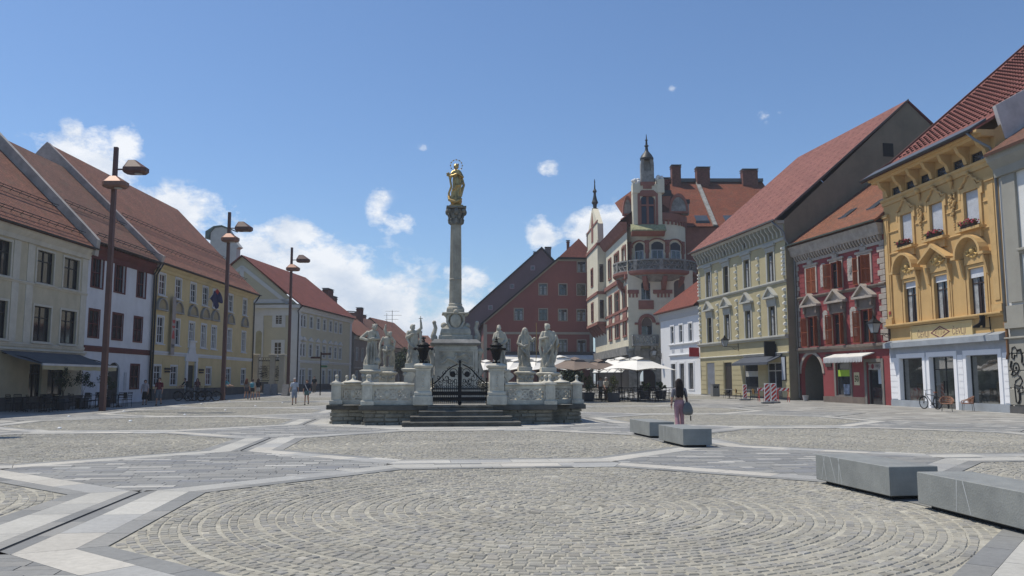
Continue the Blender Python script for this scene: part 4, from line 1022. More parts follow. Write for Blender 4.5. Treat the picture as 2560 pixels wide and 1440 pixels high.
    downpipe(B, [(B.L-.3, -.9, ez-.1), (B.L-.1, -.6, ez-.5), (B.L+.12, -.15, ez-1.0), (B.L+.14, -.05, 13.0-.5), (B.L+.16, .6, 11.6), (B.L+.16, .66, 11.2), (B.L+.16, .66, B.g+.2)], mat('grey_zinc', (0,0,0)), .07)
    return B
OLB = olive_house()
def olive_extras():
    B = OLB; a = B.uz(1836, 905, -1.0)[0]; b = B.uz(1926, 905, -1.0)[0]; zt = B.uz(1880, 892)[1]
    p = B.A + B.ex*a; t = thing('shop_awning', 'small dark blue grey awning on the olive house shop', 'awning', (p.x, p.y, 0), B.rz); L = b-a
    MB().prism([(-.02, zt), (-1.25, zt-.55), (-1.25, zt-.75), (-1.2, zt-.75), (-1.2, zt-.6), (-.02, zt-.08)], 0, L).build('canopy', mat('slate_awning', (.07,.08,.10), rough=.85), t)
    MB().box(-.05, -.16, zt-.02, L+.05, -.01, zt+.12).build('cassette', m_cap, t)
    u = B.uz(1940, 872)[0]; z = B.uz(1940, 872)[1]; p = B.A + B.ex*u
    t = thing('projecting_sign', 'black square box sign projecting from the olive house corner', 'sign', (p.x, p.y, z), B.rz)
    MB().bbox(-.1, -.98, -.6, .1, -.12, .6, .02).build('sign_box', m_black, t); MB().box(-.02, -.12, -.4, .02, 0, .4).build('bracket', m_black, t)
    MB().box(-.108, -.85, -.52, -.1, -.25, -.40).build('pale_strip', mat('sign_white', (.3,.32,.34)), t)
    u, z = B.uz(1961.5, 921); p = B.A + B.ex*u
    t = thing('menu_board', 'framed pale menu board on the olive house by the corner', 'board', (p.x, p.y, z), B.rz)
    MB().bbox(-.33, -.1, -.95, .33, -.04, .95, .01).build('board_frame', m_black, t); MB().box(-.27, -.115, -.88, .27, -.101, .88).build('board_face', mat('board_face', (.38,.42,.48)), t)
olive_extras()
CA = V2(22.1, 64.15); CB = V2(PX(2229, 53.5), 53.5)
def crimson_house():
    B = Bld('crimson_house', 'crimson house with orange louvred shutters, stone pediments and an arched passage', CA, CB)
    mw = mat('crimson_plaster', (.27,.06,.062), var=.12, scale=.6, streak=.08); mt = mat('crimson_stone_trim', (.42,.37,.32), var=.18, scale=2); md = mat('brown_stone', (.19,.155,.13), var=.15, scale=2); R0 = B.root
    up = avg_rows(B, [(2018,671.7,2040,737),(2083.7,656,2100.5,720.5),(2155.5,638,2170,705)], 1.25)
    lo = avg_rows(B, [(2022,795,2040,867),(2086.8,784.7,2106,861),(2163,774,2182.4,855)], 1.25)
    lo = [(a[0], b[1], a[2], b[3]) for a, b in zip(up, lo)]
    ez = B.uz(2095, 576, -.6)[1]; z1 = B.uz(2110, 867)[1]; z2 = B.uz(2110, 728)[1]
    ar = B.rect(2004, 885, 2058, 1000); ar = (ar[0], B.g, ar[2], ar[3], (ar[2]-ar[0])/2)
    sw = B.rect(2091, 905, 2126.5, 989); dr = B.rect(2168, 905, 2206, 1012); dr = (dr[0], B.g, dr[2], dr[3])
    ry, rz2 = B.depth(2166, 463, 0)
    m = MB(); wall(m, 0, B.L, B.g, ez, up + lo + [sw, dr, ar], .3)
    m.poly([(B.L,0,B.g),(B.L,2*ry,B.g),(B.L,2*ry,ez),(B.L,ry,rz2-.2),(B.L,0,ez)]); m.poly([(0,0,B.g),(0,0,ez),(0,ry,rz2-.2),(0,2*ry,ez),(0,2*ry,B.g)]); m.build('wall', mw, R0)
    tn = MB(); tn.add([(ar[0],.3,B.g),(ar[0],6,B.g),(ar[0],6,ar[3]),(ar[0],.3,ar[3]),(ar[2],.3,B.g),(ar[2],6,B.g),(ar[2],6,ar[3]),(ar[2],.3,ar[3])], [(0,1,2,3),(4,7,6,5),(1,5,6,2),(3,2,6,7)]); tn.build('passage', mat('passage_plaster', (.16,.15,.12)), R0)
    # courses (thin grooves read as raised boards)
    g = MB(); holes = [(q[0]-.45, q[1]-.3, q[2]+.45, q[3]+1.5) for q in lo] + [(q[0]-.3, q[1]-.1, q[2]+.3, q[3]+.6) for q in up]; z = z1 + .3
    while z < ez - 1.5:
        if not (z2-.3 < z+.2 < z2+.3):
            u = .5
            for h in sorted([h for h in holes if h[1] < z+.2 < h[3]]) + [(B.L-.7, 0, 0, 0)]:
                if h[0] > u: g.box(u, -.02, z, h[0], 0, z+.36)
                u = h[2] if h[2] else u
        z += .4
    g.build('board_courses', mw, R0)
    # quoins
    q = MB(); z = z1 + .2; k = 0
    while z < ez - 1.3: w = .75 if k % 2 else .5; q.bbox(B.L-w, -.09, z, B.L-.01, 0, z+.36, .02); q.bbox(.02, -.07, z, w*.7, 0, z+.36, .02); z += .39; k += 1
    q.build('quoins', mt, R0)
    band(B, 'string_course', z1-.3, z1+.1, .28, md); band(B, 'string_course', z2-.12, z2+.1, .2, md)
    sh = mat('orange_brown_shutter', (.27,.075,.03), rough=.7, var=.15)
    fm = mat('dark_red_frame', (.09,.035,.025))
    def shutter(parent, u, y, z0, z1_, w, ang):
        m = MB(); m.frame(0, z0, w, z1_, .07, -.03, .03); m.box(.07, -.03, (z0+z1_)/2-.04, w-.07, .03, (z0+z1_)/2+.04)
        z = z0 + .1
        while z < z1_ - .12: m.prism([(-.025, z), (.02, z+.05), (.025, z+.07), (-.02, z+.02)], .07, w-.07); z += .085
        m.xf(Matrix.Rotation(ang, 4, 'Z')); m.xf(Matrix.Translation((u, y, 0))); return m.build('shutter', sh, parent)
    for i, w in enumerate(up + lo):
        o = window(B, w, fm, None, 0, 0, 2, (.7,), .18); hw = (w[2]-w[0])/2
        if i == 0: shutter(o, w[0], -.02, w[1], w[3], hw, 0); shutter(o, w[0]+hw, -.02, w[1], w[3], hw, 0)
        else:
            A_ = {1: (2.6, .35), 2: (3.05, .55), 3: (2.9, .9), 4: (2.9, .9), 5: (3.0, .9)}[i]
            shutter(o, w[0], -.03, w[1], w[3], hw, -A_[0] if False else (math.pi + .12 if i == 2 else math.pi + .55)); shutter(o, w[2], -.03, w[1], w[3], hw, -1.05 if i != 2 else -2.3)
    for w in up:
        c = (w[0]+w[2])/2; p = MB(); p.frame(w[0]-.16, w[1]-.02, w[2]+.16, w[3]+.2, .15, -.07, 0, wb=0); p.box(c-.95, -.12, w[3]+.2, c+.95, 0, w[3]+.34); p.box(c-.3, -.16, w[3]+.34, c+.3, 0, w[3]+.6); p.lathe([(0,0),(.14,.05),(.1,.2),(.04,.32),(.1,.4),(.03,.55)], 8, (c, -.12, w[3]+.58)); p.build('window_surround', mt, R0)
    for w in lo:
        c = (w[0]+w[2])/2; p = MB(); pediment(p, c, w[3]+.8, 2.3, 1.0, .42, t=.15); p.build('pediment', mt, R0)
        p = MB(); p.box(c-.95, -.14, w[3]+.08, c+.95, 0, w[3]+.78); p.box(c-.88, -.1, w[1], w[0]-.02, 0, w[3]+.07); p.box(w[2]+.02, -.1, w[1], c+.88, 0, w[3]+.07)
        for s_ in (-.8, .8): p.box(c+s_-.1, -.3, w[3]+.3, c+s_+.1, -.141, w[3]+.78)
        p.build('window_surround', md, R0)
    for (a, b_, c, d) in ((2052,658,2068,717),(2120,640,2134,702),(2059,776,2071,849),(2127,767,2143,841)):
        r = B.rect(a, b_, c, d); m = MB(); cx = (r[0]+r[2])/2; m.prism([(r[0],r[1]),(r[2],r[1]),(r[2],r[3]-.2),(cx+.15,r[3]),(cx-.15,r[3]),(r[0],r[3]-.2)], -.06, 0, 'y')
        n = 14; zc = (r[1]+r[3])/2
        for s_ in (.62, .38): m.prism([(cx + (r[2]-r[0])/2*s_*math.cos(6.283*k/n), zc + (r[3]-r[1])*.33*s_*math.sin(6.283*k/n)) for k in range(n)], -.06-.03/s_, -.05, 'y')
        m.build('relief_panel', mat('chalky_relief', (.46,.43,.39), var=.3, scale=9, bump=.6, bscale=12), R0)
    # eaves
    zc = ez - .4; c = MB(); u = .3
    while u < B.L - .1: c.prism([(.0, zc-.95), (-.12, zc-.95), (-.3, zc-.72), (-.34, zc-.55), (0, zc-.55)], u, u+.14); u += .34
    c.build('dentils', mt, R0)
    f = MB(); f.prism([(.004, zc-1.15), (-.08, zc-1.15), (-.1, zc-.96), (.004, zc-.96)], 0, B.L); f.prism([(.004, zc-.55), (-.36, zc-.55), (-.42, zc-.4), (-.5, zc-.05), (-.6, zc+.2), (.004, zc+.2)], 0, B.L); f.build('cornice', mt, R0)
    rf = gable_roof('roof', B, .0, B.L + .1, -.7, ez, ry, rz2, 2*ry+.7, tile_mat('orange_aged_tiles', (.30,.12,.065), (.21,.09,.055), moss=.35))
    gutter(B, ez-.02, -.78, 0, B.L, mat('green_zinc', (.13,.16,.14), rough=.5))
    s = (rz2-ez)/(ry+.7)
    for (px, py) in ((2115, 535), (2187, 510)):
        t = .16 if px < 2150 else .14; u = B.uz(px, py, 1.5)[0]; y = 1.2; z = ez + (y+.7)*s; m = MB()
        k = MB(); k.add([(u-.45,y,z+.08),(u+.45,y,z+.08),(u+.45,y+1.0,z+1.0*s+.08),(u-.45,y+1.0,z+1.0*s+.08)], [(0,1,2,3)]); k.add([(u-.5,y-.05,z),(u+.5,y-.05,z),(u+.5,y-.05,z+.1),(u-.5,y-.05,z+.1)], [(0,1,2,3)])
        k.build('skylight', mat('skylight_glass', (.06,.07,.085), rough=.15), rf)
    # ground floor
    gf = mat('greyish_frame', (.20,.19,.17)); window(B, sw, gf, gf, .2, .06, 1, (), .15); wd = window(B, dr, gf, gf, .22, .06, 1, (.86,), .2)
    a = MB(); n = 16; c0 = (ar[0]+ar[2])/2; r0 = ar[4]
    for k in range(n):
        t0, t1 = math.pi*k/n, math.pi*(k+1)/n; P = lambda t, r: (c0 + r*math.cos(t), ar[3]-r0 + r*math.sin(t))
        a.loft([[(P(t0,r0)[0], y, P(t0,r0)[1]) for y in (0,-.06)] + [(P(t0,r0+.22)[0], y, P(t0,r0+.22)[1]) for y in (-.06,0)], [(P(t1,r0)[0], y, P(t1,r0)[1]) for y in (0,-.06)] + [(P(t1,r0+.22)[0], y, P(t1,r0+.22)[1]) for y in (-.06,0)]])
    a.build('arch_moulding', mt, R0)
    MB().box(0.05, -.07, B.g, ar[0]-.05, 0, .9).build('plinth', m_plinth, R0); MB().box(ar[2]+.02, -.07, B.g, dr[0]-.25, 0, .5).build('plinth', md, R0)
    # scrawl in the passage, paper in the shop
    s_ = MB(); 
    def loop(cx, cz, r, rz, k=16, y=2.5): s_.tube([(cx + r*math.cos(6.3*i/k), y, cz + rz*math.sin(6.3*i/k)) for i in range(k+1)], .04, 5)
    gm = MB()
    u0 = ar[2] - .03
    def sl(pts): gm.tube([(u0, p[0], p[1]) for p in pts], .035, 5)
    sl([(1.5+.45*math.cos(.4*k), 2.3+.5*math.sin(.4*k)) for k in range(17)]); sl([(1.5+.2*math.cos(.5*k), 2.3+.22*math.sin(.5*k)) for k in range(14)])
    sl([(2.9+.5*math.cos(.4*k), 1.5+.42*math.sin(.4*k)) for k in range(17)]); sl([(1.8, 2.0), (2.5, 1.75)])
    gm.build('graffiti', m_black, R0)
    cs_ = (dr[0]+dr[2])/2; tm_ = mat('sign_grey_letters', (.16,.14,.14)); text_mesh('U', .24, tm_, R0, (cs_-.55, .10, dr[3]-.28), UP); text_mesh('TEKS', .27, tm_, R0, (cs_+.22, .09, dr[3]-.28), UP, sx=.8)
    for x_ in (-.82, -.28): MB().prism([(cs_+x_+.15*math.cos(k*.52), dr[3]-.28+.17*math.sin(k*.52)) for k in range(12)], .094, .102, 'y').build('red_disc', mat('sign_dark_red', (.22,.04,.06)), R0)
    MB().box(dr[0]+.05, .105, dr[3]-.5, dr[2]-.05, .115, dr[3]-.08).build('shop_sign', mat('sign_grey', (.40,.38,.37)), R0)
    MB().box(dr[0]+1.0, .15, 1.4, dr[0]+1.6, .17, 2.55).build('notice', mat('notice_pale', (.50,.56,.62)), R0)
    p = B.rect(2136, 931, 2149, 963); b_ = MB().box(p[0], -.03, p[1], p[2], -.001, p[3]).build('poster', mat('poster_cream', (.62,.56,.36)), R0)
    c = (p[0]+p[2])/2; text_mesh('50', .62, m_black, b_, (c, -.032, p[1]+.42), UP, sx=.8); [MB().box(c-.2, -.034, p[3]-z_-.1, c+.2, -.03, p[3]-z_).build('text_line', mat('poster_olive', (.30,.30,.14)), b_) for z_ in (.22, .42)]
    g = MB().box(sw[0]+.1, .09, sw[3]-1.0, sw[2]-.12, .1, sw[3]-.55).build('green_banner', mat('lime_paper', (.35,.55,.05)), R0)
    s2 = MB(); s2.box(sw[0]+.7, .09, sw[1]+.1, sw[2]-.3, .12, sw[1]+.8); s2.build('display', mat('display_blue_white', (.35,.42,.55), var=.5, scale=4), R0)
    MB().box(sw[0]-1.15, -.1, 2.6, sw[0]-.45, -.002, 3.5).build('dark_plaque', mat('plaque', (.06,.05,.045)), R0)
    g = MB(); R = random.Random(4)
    for k in range(7):
        x = sw[2]+.35 + R.random()*1.0; z = 2.9 + R.random()*1.0; pts = [(x + .3*math.sin(i*1.4+k)*.5+.05*i, -.012, z + .22*math.cos(i*1.9+k*2)) for i in range(9)]; g.tube(pts, .018, 4)
    g.build('graffiti', mat('chalk_graffiti', (.55,.35,.37)), R0)
    return B
CRB = crimson_house()
def crimson_awning():
    B = CRB; a = B.uz(2061, 893, -.9)[0]; b = B.uz(2158, 890, -.9)[0]; zt = B.uz(2110, 884)[1]; p = B.A + B.ex*a
    t = thing('striped_awning', 'short white scalloped awning over the crimson house shop window', 'awning', (p.x, p.y, 0), B.rz); L = b-a
    MB().prism([(-.05, zt), (-1.0, zt-.28), (-1.0, zt-.34), (-.05, zt-.08)], 0, L).build('canopy', mat('awning_white', (0,)*3), t)
    v = MB(); n = 26
    for k in range(n): v.prism([(L*k/n, zt-.34), (L*(k+1)/n, zt-.34), (L*(k+.85)/n, zt-.62), (L*(k+.5)/n, zt-.68), (L*(k+.15)/n, zt-.62)], -1.0, -.985, 'y')
    v.build('valance', mat('awning_pale_grey', (.50,.51,.52)), t)
crimson_awning()
YA = CB + V2(.02, -.02); YB = V2(PX(2527, 42.3), 42.3)
def ochre_house():
    B = Bld('ochre_house', 'ornate ochre yellow house with white blinds and a white shopfront', YA, YB)
    my = mat('ochre_plaster', (.55,.36,.15), var=.08, scale=.5, streak=.1, bump=.08); mo = mat('ochre_stucco', (.57,.38,.165), var=.1, scale=2); R0 = B.root
    mwh = mat('shopfront_white', (.80,.81,.83), var=.03); mgrey = mat('ledge_grey', (.33,.36,.39), rough=.5)
    up = avg_rows(B, [(2254.6,534,2282.7,615),(2327.5,505,2359.8,590),(2413,475,2450.4,565)], 1.3)
    lo = avg_rows(B, [(2261,704,2293,807),(2336,688,2372,799),(2423,668,2463.6,787)], 1.3)
    lo = [(a[0], b[1], a[2], b[3]) for a, b in zip(up, lo)]
    ez = B.uz(2335, 372, -1.0)[1]; zl = B.uz(2370, 848)[1]; zc = B.uz(2370, 799)[1]
    s1 = B.rect(2254,895,2312,1010); s2 = B.rect(2330,891,2391,1022); s3 = B.rect(2423,887,2502.6,1018)
    s2 = (s2[0], B.g, s2[2], s2[3])
    att = avg_rows(B, [(2230.6,467,2254.6,488),(2266,451,2290,470),(2302.5,434,2327.5,454),(2341,417,2370,438),(2384,399,2413,420),(2427.5,381,2461,402)], 1.15)
    m = MB(); wall(m, 0, B.L, zl, ez, up + lo + att, .24); 
    for u, f in ((0, 0), (B.L, 1)):
        P = [(u,0,B.g),(u,0,ez),(u,12,ez+10),(u,24,ez),(u,24,B.g)]; m.poly(P if not f else P[::-1])
    m.build('wall', my, R0)
    m = MB(); wall(m, 0, B.L, B.g, zl, [s1, s2, s3], .3, y=-.06); m.build('shopfront', mwh, R0)
    MB().box(-.02, -.5, zl-.3, B.L+.02, -.062, zl+.0).build('ledge', mgrey, R0); MB().prism([(-.004, zl+.18), (-.5, zl+.003), (-.004, zl+.003)], -.02, B.L+.02).build('ledge_slope', mgrey, R0)
    MB().box(0, -.08, zl-1.0, B.L, -.062, zl-.301).build('fascia', mat('fascia_grey', (.42,.45,.50)), R0)
    r = MB(); z = .5
    for a, b in ((.02, s1[0]-.3), (s1[2]+.35, s2[0]-.35), (s2[2]+.35, s3[0]-.35), (s3[2]+.35, B.L-.02)):
        z = .48
        while z < zl - 1.25:
            if b > a: r.box(a, -.1, z, b, -.062, z+.345)
            z += .37
    r.build('white_blocks', mwh, R0)
    for q in (s1, s2, s3):
        f = MB(); f.frame(q[0]-.28, q[1]-.02 if q is not s2 else B.g, q[2]+.28, q[3]+.28, .27, -.12, -.06, wb=.0 if q is s2 else .06); f.build('opening_surround', mwh, R0)
    p = MB(); p.box(0, -.13, B.g, s2[0]-.3, -.061, .42); p.box(s2[2]+.3, -.13, B.g, B.L, -.061, .42); p.build('plinth', mgrey, R0)
    gl = bpy.data.materials.new('clear_shop_glass'); gl.use_nodes = True; nt = gl.node_tree; tr = nt.nodes.new('ShaderNodeBsdfTransparent'); tr.inputs[0].default_value = (.9,.94,.92,1); gs = nt.nodes.new('ShaderNodeBsdfGlossy'); gs.inputs[1].default_value = .03; ms_ = nt.nodes.new('ShaderNodeMixShader'); ms_.inputs[0].default_value = .30
    nt.links.new(tr.outputs[0], ms_.inputs[1]); nt.links.new(gs.outputs[0], ms_.inputs[2]); nt.links.new(ms_.outputs[0], nt.nodes['Material Output'].inputs[0])
    iw = mat('shop_interior', (.42,.43,.40), rough=.9, var=.2, scale=1.5); r_ = MB(); r_.add([(.1,2.2,.4),(B.L-.1,2.2,.4),(B.L-.1,2.2,4),(.1,2.2,4)], [(0,1,2,3)]); r_.add([(.1,.3,.42),(B.L-.1,.3,.42),(B.L-.1,2.2,.42),(.1,2.2,.42)], [(0,1,2,3)])
    for x in (.1, 5.0, 7.3, B.L-.1): r_.add([(x,.3,.4),(x,2.2,.4),(x,2.2,4),(x,.3,4)], [(0,1,2,3)])
    r_.add([(.1,.3,3.3),(B.L-.1,.3,3.3),(B.L-.1,2.2,3.3),(.1,2.2,3.3)], [(0,1,2,3)]); r_.build('shop_interior', iw, R0)
    d_ = MB(); R = random.Random(6)
    for k in range(9): x = R.uniform(.8, B.L-.8); d_.bbox(x-.2, 1.3, .43, x+.2, 1.8, .43+R.uniform(.4,1.3), .01)
    d_.build('shop_shelves', mat('shelf_wood', (.30,.24,.16), var=.3, scale=3), R0)
    mdf = mat('dark_shop_frame', (.03,.033,.036), rough=.4)
    for q in (s1, s3):
        w = window(B, q, mdf, None, nx=1, tr=(), dep=.28, fw=.04, gm=gl, y=-.06)
    w = window(B, s2, mdf, None, nx=2, tr=(.76,), dep=.28, fw=.05, gm=gl, y=-.06)
    h = MB(); c = (s2[0]+s2[2])/2
    for k in (-.12, .12): h.box(c+k-.03, .06, .9, c+k+.03, .12, 1.6)
    h.build('door_handles', m_black, w)
    # windows, lower storey
    brown = mat('brown_window_frame', (.055,.035,.03), rough=.5)
    for i, q in enumerate(lo):
        w = window(B, q, brown, mo, .2, .05, 2, (.68,), .22, None, curtain=.02)
        bl = MB(); h = (q[3]-q[1])*(.15 if i < 2 else .2); bl.box(q[0]+.02, .08, q[3]-h, q[2]-.02, .11, q[3]); bl.build('blind', mat('white_blind', (.62,.65,.70), rough=.6), w)
        c = (q[0]+q[2])/2; z = q[3] + .5; m = MB()
        m.box(c-.85, -.12, q[3]+.22, c+.85, 0, z+.35)                     # frieze block with ornament
        if i == 1:
            for s_ in (-1, 1): P = [(c+s_*1.4, z+.3), (c+s_*1.4, z+.42), (c, z+1.35), (c, z+1.12)]; m.prism(P if s_ > 0 else P[::-1], -.55, 0, 'y')
            m.prism([(c-1.0, z+.35), (c+1.0, z+.35), (c, z+1.1)], -.1, 0, 'y')
        else:
            n = 12; rr = 1.0
            for k in range(n):
                t0, t1 = math.pi*k/n, math.pi*(k+1)/n; P = lambda t, r: (c + r*math.cos(t), z+.2 + r*.95*math.sin(t))
                m.loft([[(P(t0,rr)[0], y, P(t0,rr)[1]) for y in (0,-.55)] + [(P(t0,rr+.15)[0], y, P(t0,rr+.15)[1]) for y in (-.55,0)], [(P(t1,rr)[0], y, P(t1,rr)[1]) for y in (0,-.55)] + [(P(t1,rr+.15)[0], y, P(t1,rr+.15)[1]) for y in (-.55,0)]])
            for s_ in (-1, 1): m.box(c+s_*1.0, -.55, z+.08, c+s_*1.4, 0, z+.22)
            m.prism([(c+rr*math.cos(math.pi*k/n), z+.2+rr*.95*math.sin(math.pi*k/n)) for k in range(n+1)], -.06, 0, 'y')
        m.build('hood', mo, R0)
        o = MB(); R = random.Random(i); o.sphere((c, -.16, z+.42), .17, 8, 6)
        for k in range(16): a = k*.39; o.sphere((c + .5*math.cos(a)*R.uniform(.6,1), -.14, z+.35+.26*math.sin(a)), R.uniform(.05,.1), 6, 4)
        for s_ in (-1, 1): o.tube([(c+s_*.15,-.15,z+.3),(c+s_*.4,-.2,z+.2),(c+s_*.65,-.16,z+.35),(c+s_*.6,-.14,z+.5)], .05, 6)
        o.build('shell_ornament', mat('gilded_stucco', (.66,.45,.17), var=.15, scale=8), R0, smooth=40)
        for s_ in (-1, 1): b = MB(); b.prism([(0, q[3]-.5), (-.12, q[3]-.4), (-.3, q[3]+.55), (0, q[3]+.55)], c+s_*1.02-.08, c+s_*1.02+.08); b.box(c+s_*.98-.05, -.05, q[1]-.1, c+s_*.98+.05, 0, q[3]-.499); b.build('console', mo, R0)
    # upper storey: blinds, curvy surrounds, flower boxes
    for i, q in enumerate(up):
        w = window(B, q, brown, mo, .22, .09, 1, (), .3, None); bl = MB(); z = q[1] + (.28 if i == 1 else .1)
        while z < q[3] - .02: bl.prism([(.10, z), (.085, z+.02), (.10, z+.045)], q[0]+.03, q[2]-.03); z += .048
        bl.build('blind', mat('white_blind', (0,)*3), w)
        c = (q[0]+q[2])/2; m = MB()
        for s_ in (-1, 1): m.tube([(c+s_*.95, -.1, q[3]+.3), (c+s_*.72, -.12, q[3]+.34), (c+s_*.6, -.12, q[3]+.5), (c+s_*.35, -.14, q[3]+.6), (c+s_*.2, -.16, q[3]+.8), (c, -.18, q[3]+.85)], .07, 6); m.box(c+s_*.95-.09, -.12, q[3]-.35, c+s_*.95+.09, 0, q[3]+.32)
        m.prism([(c-.55, q[3]+.22), (c+.55, q[3]+.22), (c+.3, q[3]+.6), (c, q[3]+.85), (c-.3, q[3]+.6)], -.08, 0, 'y'); m.sphere((c, -.2, q[3]+.95), .13, 8, 6); m.build('surround_crest', mo, R0)
        s = MB(); s.box(c-1.05, -.42, q[1]-.24, c+1.05, 0, q[1]-.1); s.box(c-.8, -.15, q[1]-.7, c+.8, 0, q[1]-.24); s.build('sill', mo, R0)
        p = B.A + B.ex*c - B.ey*.28; t = thing('flower_box', ['flower box of pink geraniums under the left blind of the ochre house', 'flower box of pink geraniums under the middle blind of the ochre house', 'flower box of pink geraniums under the right blind of the ochre house'][i], 'flower box', (p.x, p.y, q[1]-.1), B.rz, 'flower boxes on the ochre house')
        k = MB(); k.box(-.6, -.1, .02, .6, .1, .2); 
        for z in (.05, .15, .27): k.tube([(-.65,-.14,z),(.65,-.14,z)], .012, 4)
        k.build('box', mat('box_dark', (.05,.035,.03)), t)
        fl = MB(); lf = MB(); R = random.Random(i+9)
        for _ in range(230):
            x = R.uniform(-.72,.72); a = R.uniform(-.26,.12); z = .18 + R.random()*.26*(1-abs(x)*.3); r_ = R.uniform(.025,.05); tgt = fl if R.random() < .52 else lf; n_ = Vector((R.uniform(-1,1),R.uniform(-1,.1),R.uniform(-.2,1))).normalized(); a1 = n_.orthogonal().normalized()*r_; b1 = n_.cross(a1)
            cc = Vector((x,a,z)); tgt.add([cc-a1-b1, cc+a1-b1, cc+a1+b1, cc-a1+b1], [(0,1,2,3)])
        fl.build('blossoms', mat('geranium_pink', (.50,.06,.10), var=.4, scale=12), t); lf.build('leaves', mat('geranium_leaf', (.06,.10,.03), var=.4, scale=9), t)
    for c in ((up[0][2]+up[1][0])/2, (up[1][2]+up[2][0])/2):   # hanging ornaments
        z = up[0][3] + .1; o = MB(); o.sphere((c,-.18,z+.95), .2, 9, 7); o.lathe([(.02,.3),(.08,.5),(.14,.75),(.05,.8)], 8, (c,-.12,z))
        R = random.Random(int(c*10))
        for k in range(26): o.sphere((c+R.uniform(-.33,.33)*(1-k/34), -.1, z+.1-k*.05), R.uniform(.05,.11), 6, 4)
        for k in range(6): o.sphere((c, -.06, z-1.3-k*.14), .045, 6, 4)
        o.build('hanging_ornament', mo, R0, smooth=40)
    zb = up[0][1] - .3; band(B, 'string_course', zb-.06, zb+.06, .08, mo, .6, B.L-.6); zm = up[0][1] + 1.1
    for a, b in ((.6, up[0][0]-.3), (up[0][2]+.3, up[1][0]-.3), (up[1][2]+.3, up[2][0]-.3), (up[2][2]+.3, B.L-.6)): band(B, 'string_course', zm-.04, zm+.06, .07, mo, a, b)
    band(B, 'string_course', zc-.12, zc+.08, .34, mo)
    for a, b in ((.05, .62), (B.L-.75, B.L-.1)):
        pl = MB(); pl.box(a, -.1, zc+.5, b, 0, ez-2.6); pl.box(a-.1, -.2, zc+.1, b+.06, 0, zc+.48); pl.box(a-.08, -.2, ez-2.6, b+.05, 0, ez-2.4); pl.box(a+.12, -.14, zc+.7, b-.12, -.101, ez-2.8)
        pl.build('pilaster', mo, R0)
    z = att[0][1]; cm = MB(); cm.prism([(.004, z-.5), (-.08, z-.5), (-.12, z-.3), (-.2, z-.22), (-.22, z-.1), (.004, z-.1)], 0, B.L); cm.prism([(.004, ez-.2), (-.95, ez-.2), (-1.0, ez-.12), (-1.0, ez), (.004, ez)], 0, B.L); cm.prism([(.004,ez-.34),(-.7,ez-.34),(-.8,ez-.2),(.004,ez-.2)],0,B.L); cm.build('cornice', mo, R0)
    us = [att[0][0]-.35] + [(a[2]+b[0])/2 for a, b in zip(att[:-1], att[1:])] + [att[-1][2]+.35]
    for u in us: MB().prism([(0, z-.05), (-.2, z), (-.3, z+.35), (-.6, z+.6), (-.75, ez-.34), (0, ez-.34)], u-.14, u+.14).build('bracket', mo, R0)
    for q in att:
        w = window(B, q, m_zinc, None, nx=1, tr=(), dep=.16, fw=.04); g = MB()
        for k in range(7): a0 = k*math.pi/6; cx, cz = (q[0]+q[2])/2, (q[1]+q[3])/2; g.tube([(cx-.5*math.cos(a0),.12,cz-.22*math.sin(a0)),(cx+.5*math.cos(a0),.12,cz+.22*math.sin(a0))], .015, 4)
        g.build('grille', mat('grille_grey', (.15,.16,.19)), w)
    # roof
    ey_, ry_, rz2 = -1.15, 12, ez + 10.6
    mt_ = tile_mat('dark_red_tiles', (.27,.10,.08), (.23,.085,.07), w=.2, h=.19)
    rf = gable_roof('roof', B, -.5, B.L - .3, ey_, ez + .02, ry_, rz2, 25, mt_, bell=(.9, ez + 1.25))
    roof_hooks(rf, 0, B.L-.6, (1.0, ez+1.3), (ry_, rz2), .48, 30, mt_)
    fl = MB(); fl.prism([(ey_-.02, ez+.02), (ey_-.02, ez+.10), (-.2, ez+.72), (-.2, ez+.6)], -.5, B.L-.3); fl.build('eave_flashing', mat('dull_lead', (.09,.10,.115), rough=.5, metal=.3), R0)
    gutter(B, ez+.02, ey_-.06, -.5, B.L-.2, m_zinc, .12)
    vg = MB(); vg.prism([(ey_, ez-.1), (ey_, ez+.15), (.9, ez+1.4), (ry_, rz2+.15), (ry_, rz2-.1), (.9, ez+1.1)], -.62, -.5); vg.build('verge', mat('verge_red', (.16,.07,.055)), R0)
    a_, b_, c_ = B.depth(2487, 264, B.L), B.depth(2512, 346, B.L), B.depth(2560, 224, B.L); d_ = (c_[0] + (c_[0]-a_[0])*3, c_[1] + (c_[1]-a_[1])*3); f = MB(); f.prism([b_, a_, d_, (d_[0]+.3, d_[1]-5), (b_[0]+2.5, b_[1]-.5)], B.L-.2, B.L+.06); f.build('fire_wall', mat('fire_wall_white', (.55,.53,.52), var=.12), R0)
    downpipe(B, [(B.L-.5, -1.2, ez-.05), (B.L-.2, -1.0, ez-.5), (B.L+.05, -.35, ez-1.0), (B.L+.08, -.16, ez-1.6), (B.L+.08, -.14, 4.6)], mat('grey_zinc', (0,)*3), .07)
    downpipe(B, [(B.L+.08, -.2, 4.55), (B.L+.2, -.2, 4.1), (B.L+.2, -.2, 3.0), (B.L+.1, -.2, 2.7)], mat('copper_brown_pipe', (.22,.11,.05)), .06)
    # lettered panel
    q = B.rect(2283, 811, 2435, 849); cz = (q[1]+q[3])/2; hh = .43
    pn = MB(); pn.box(q[0], -.1, cz-hh, q[2], -.0, cz+hh); pn.frame(q[0]-.08, cz-hh-.08, q[2]+.08, cz+hh+.08, .08, -.14, 0); pn = pn.build('sign_panel', mat('sign_cream', (.62,.48,.24), var=.06), R0)
    tx = mat('sign_brown_letters', (.25,.16,.12)); c = (q[0]+q[2])/2; wd = q[2]-q[0]
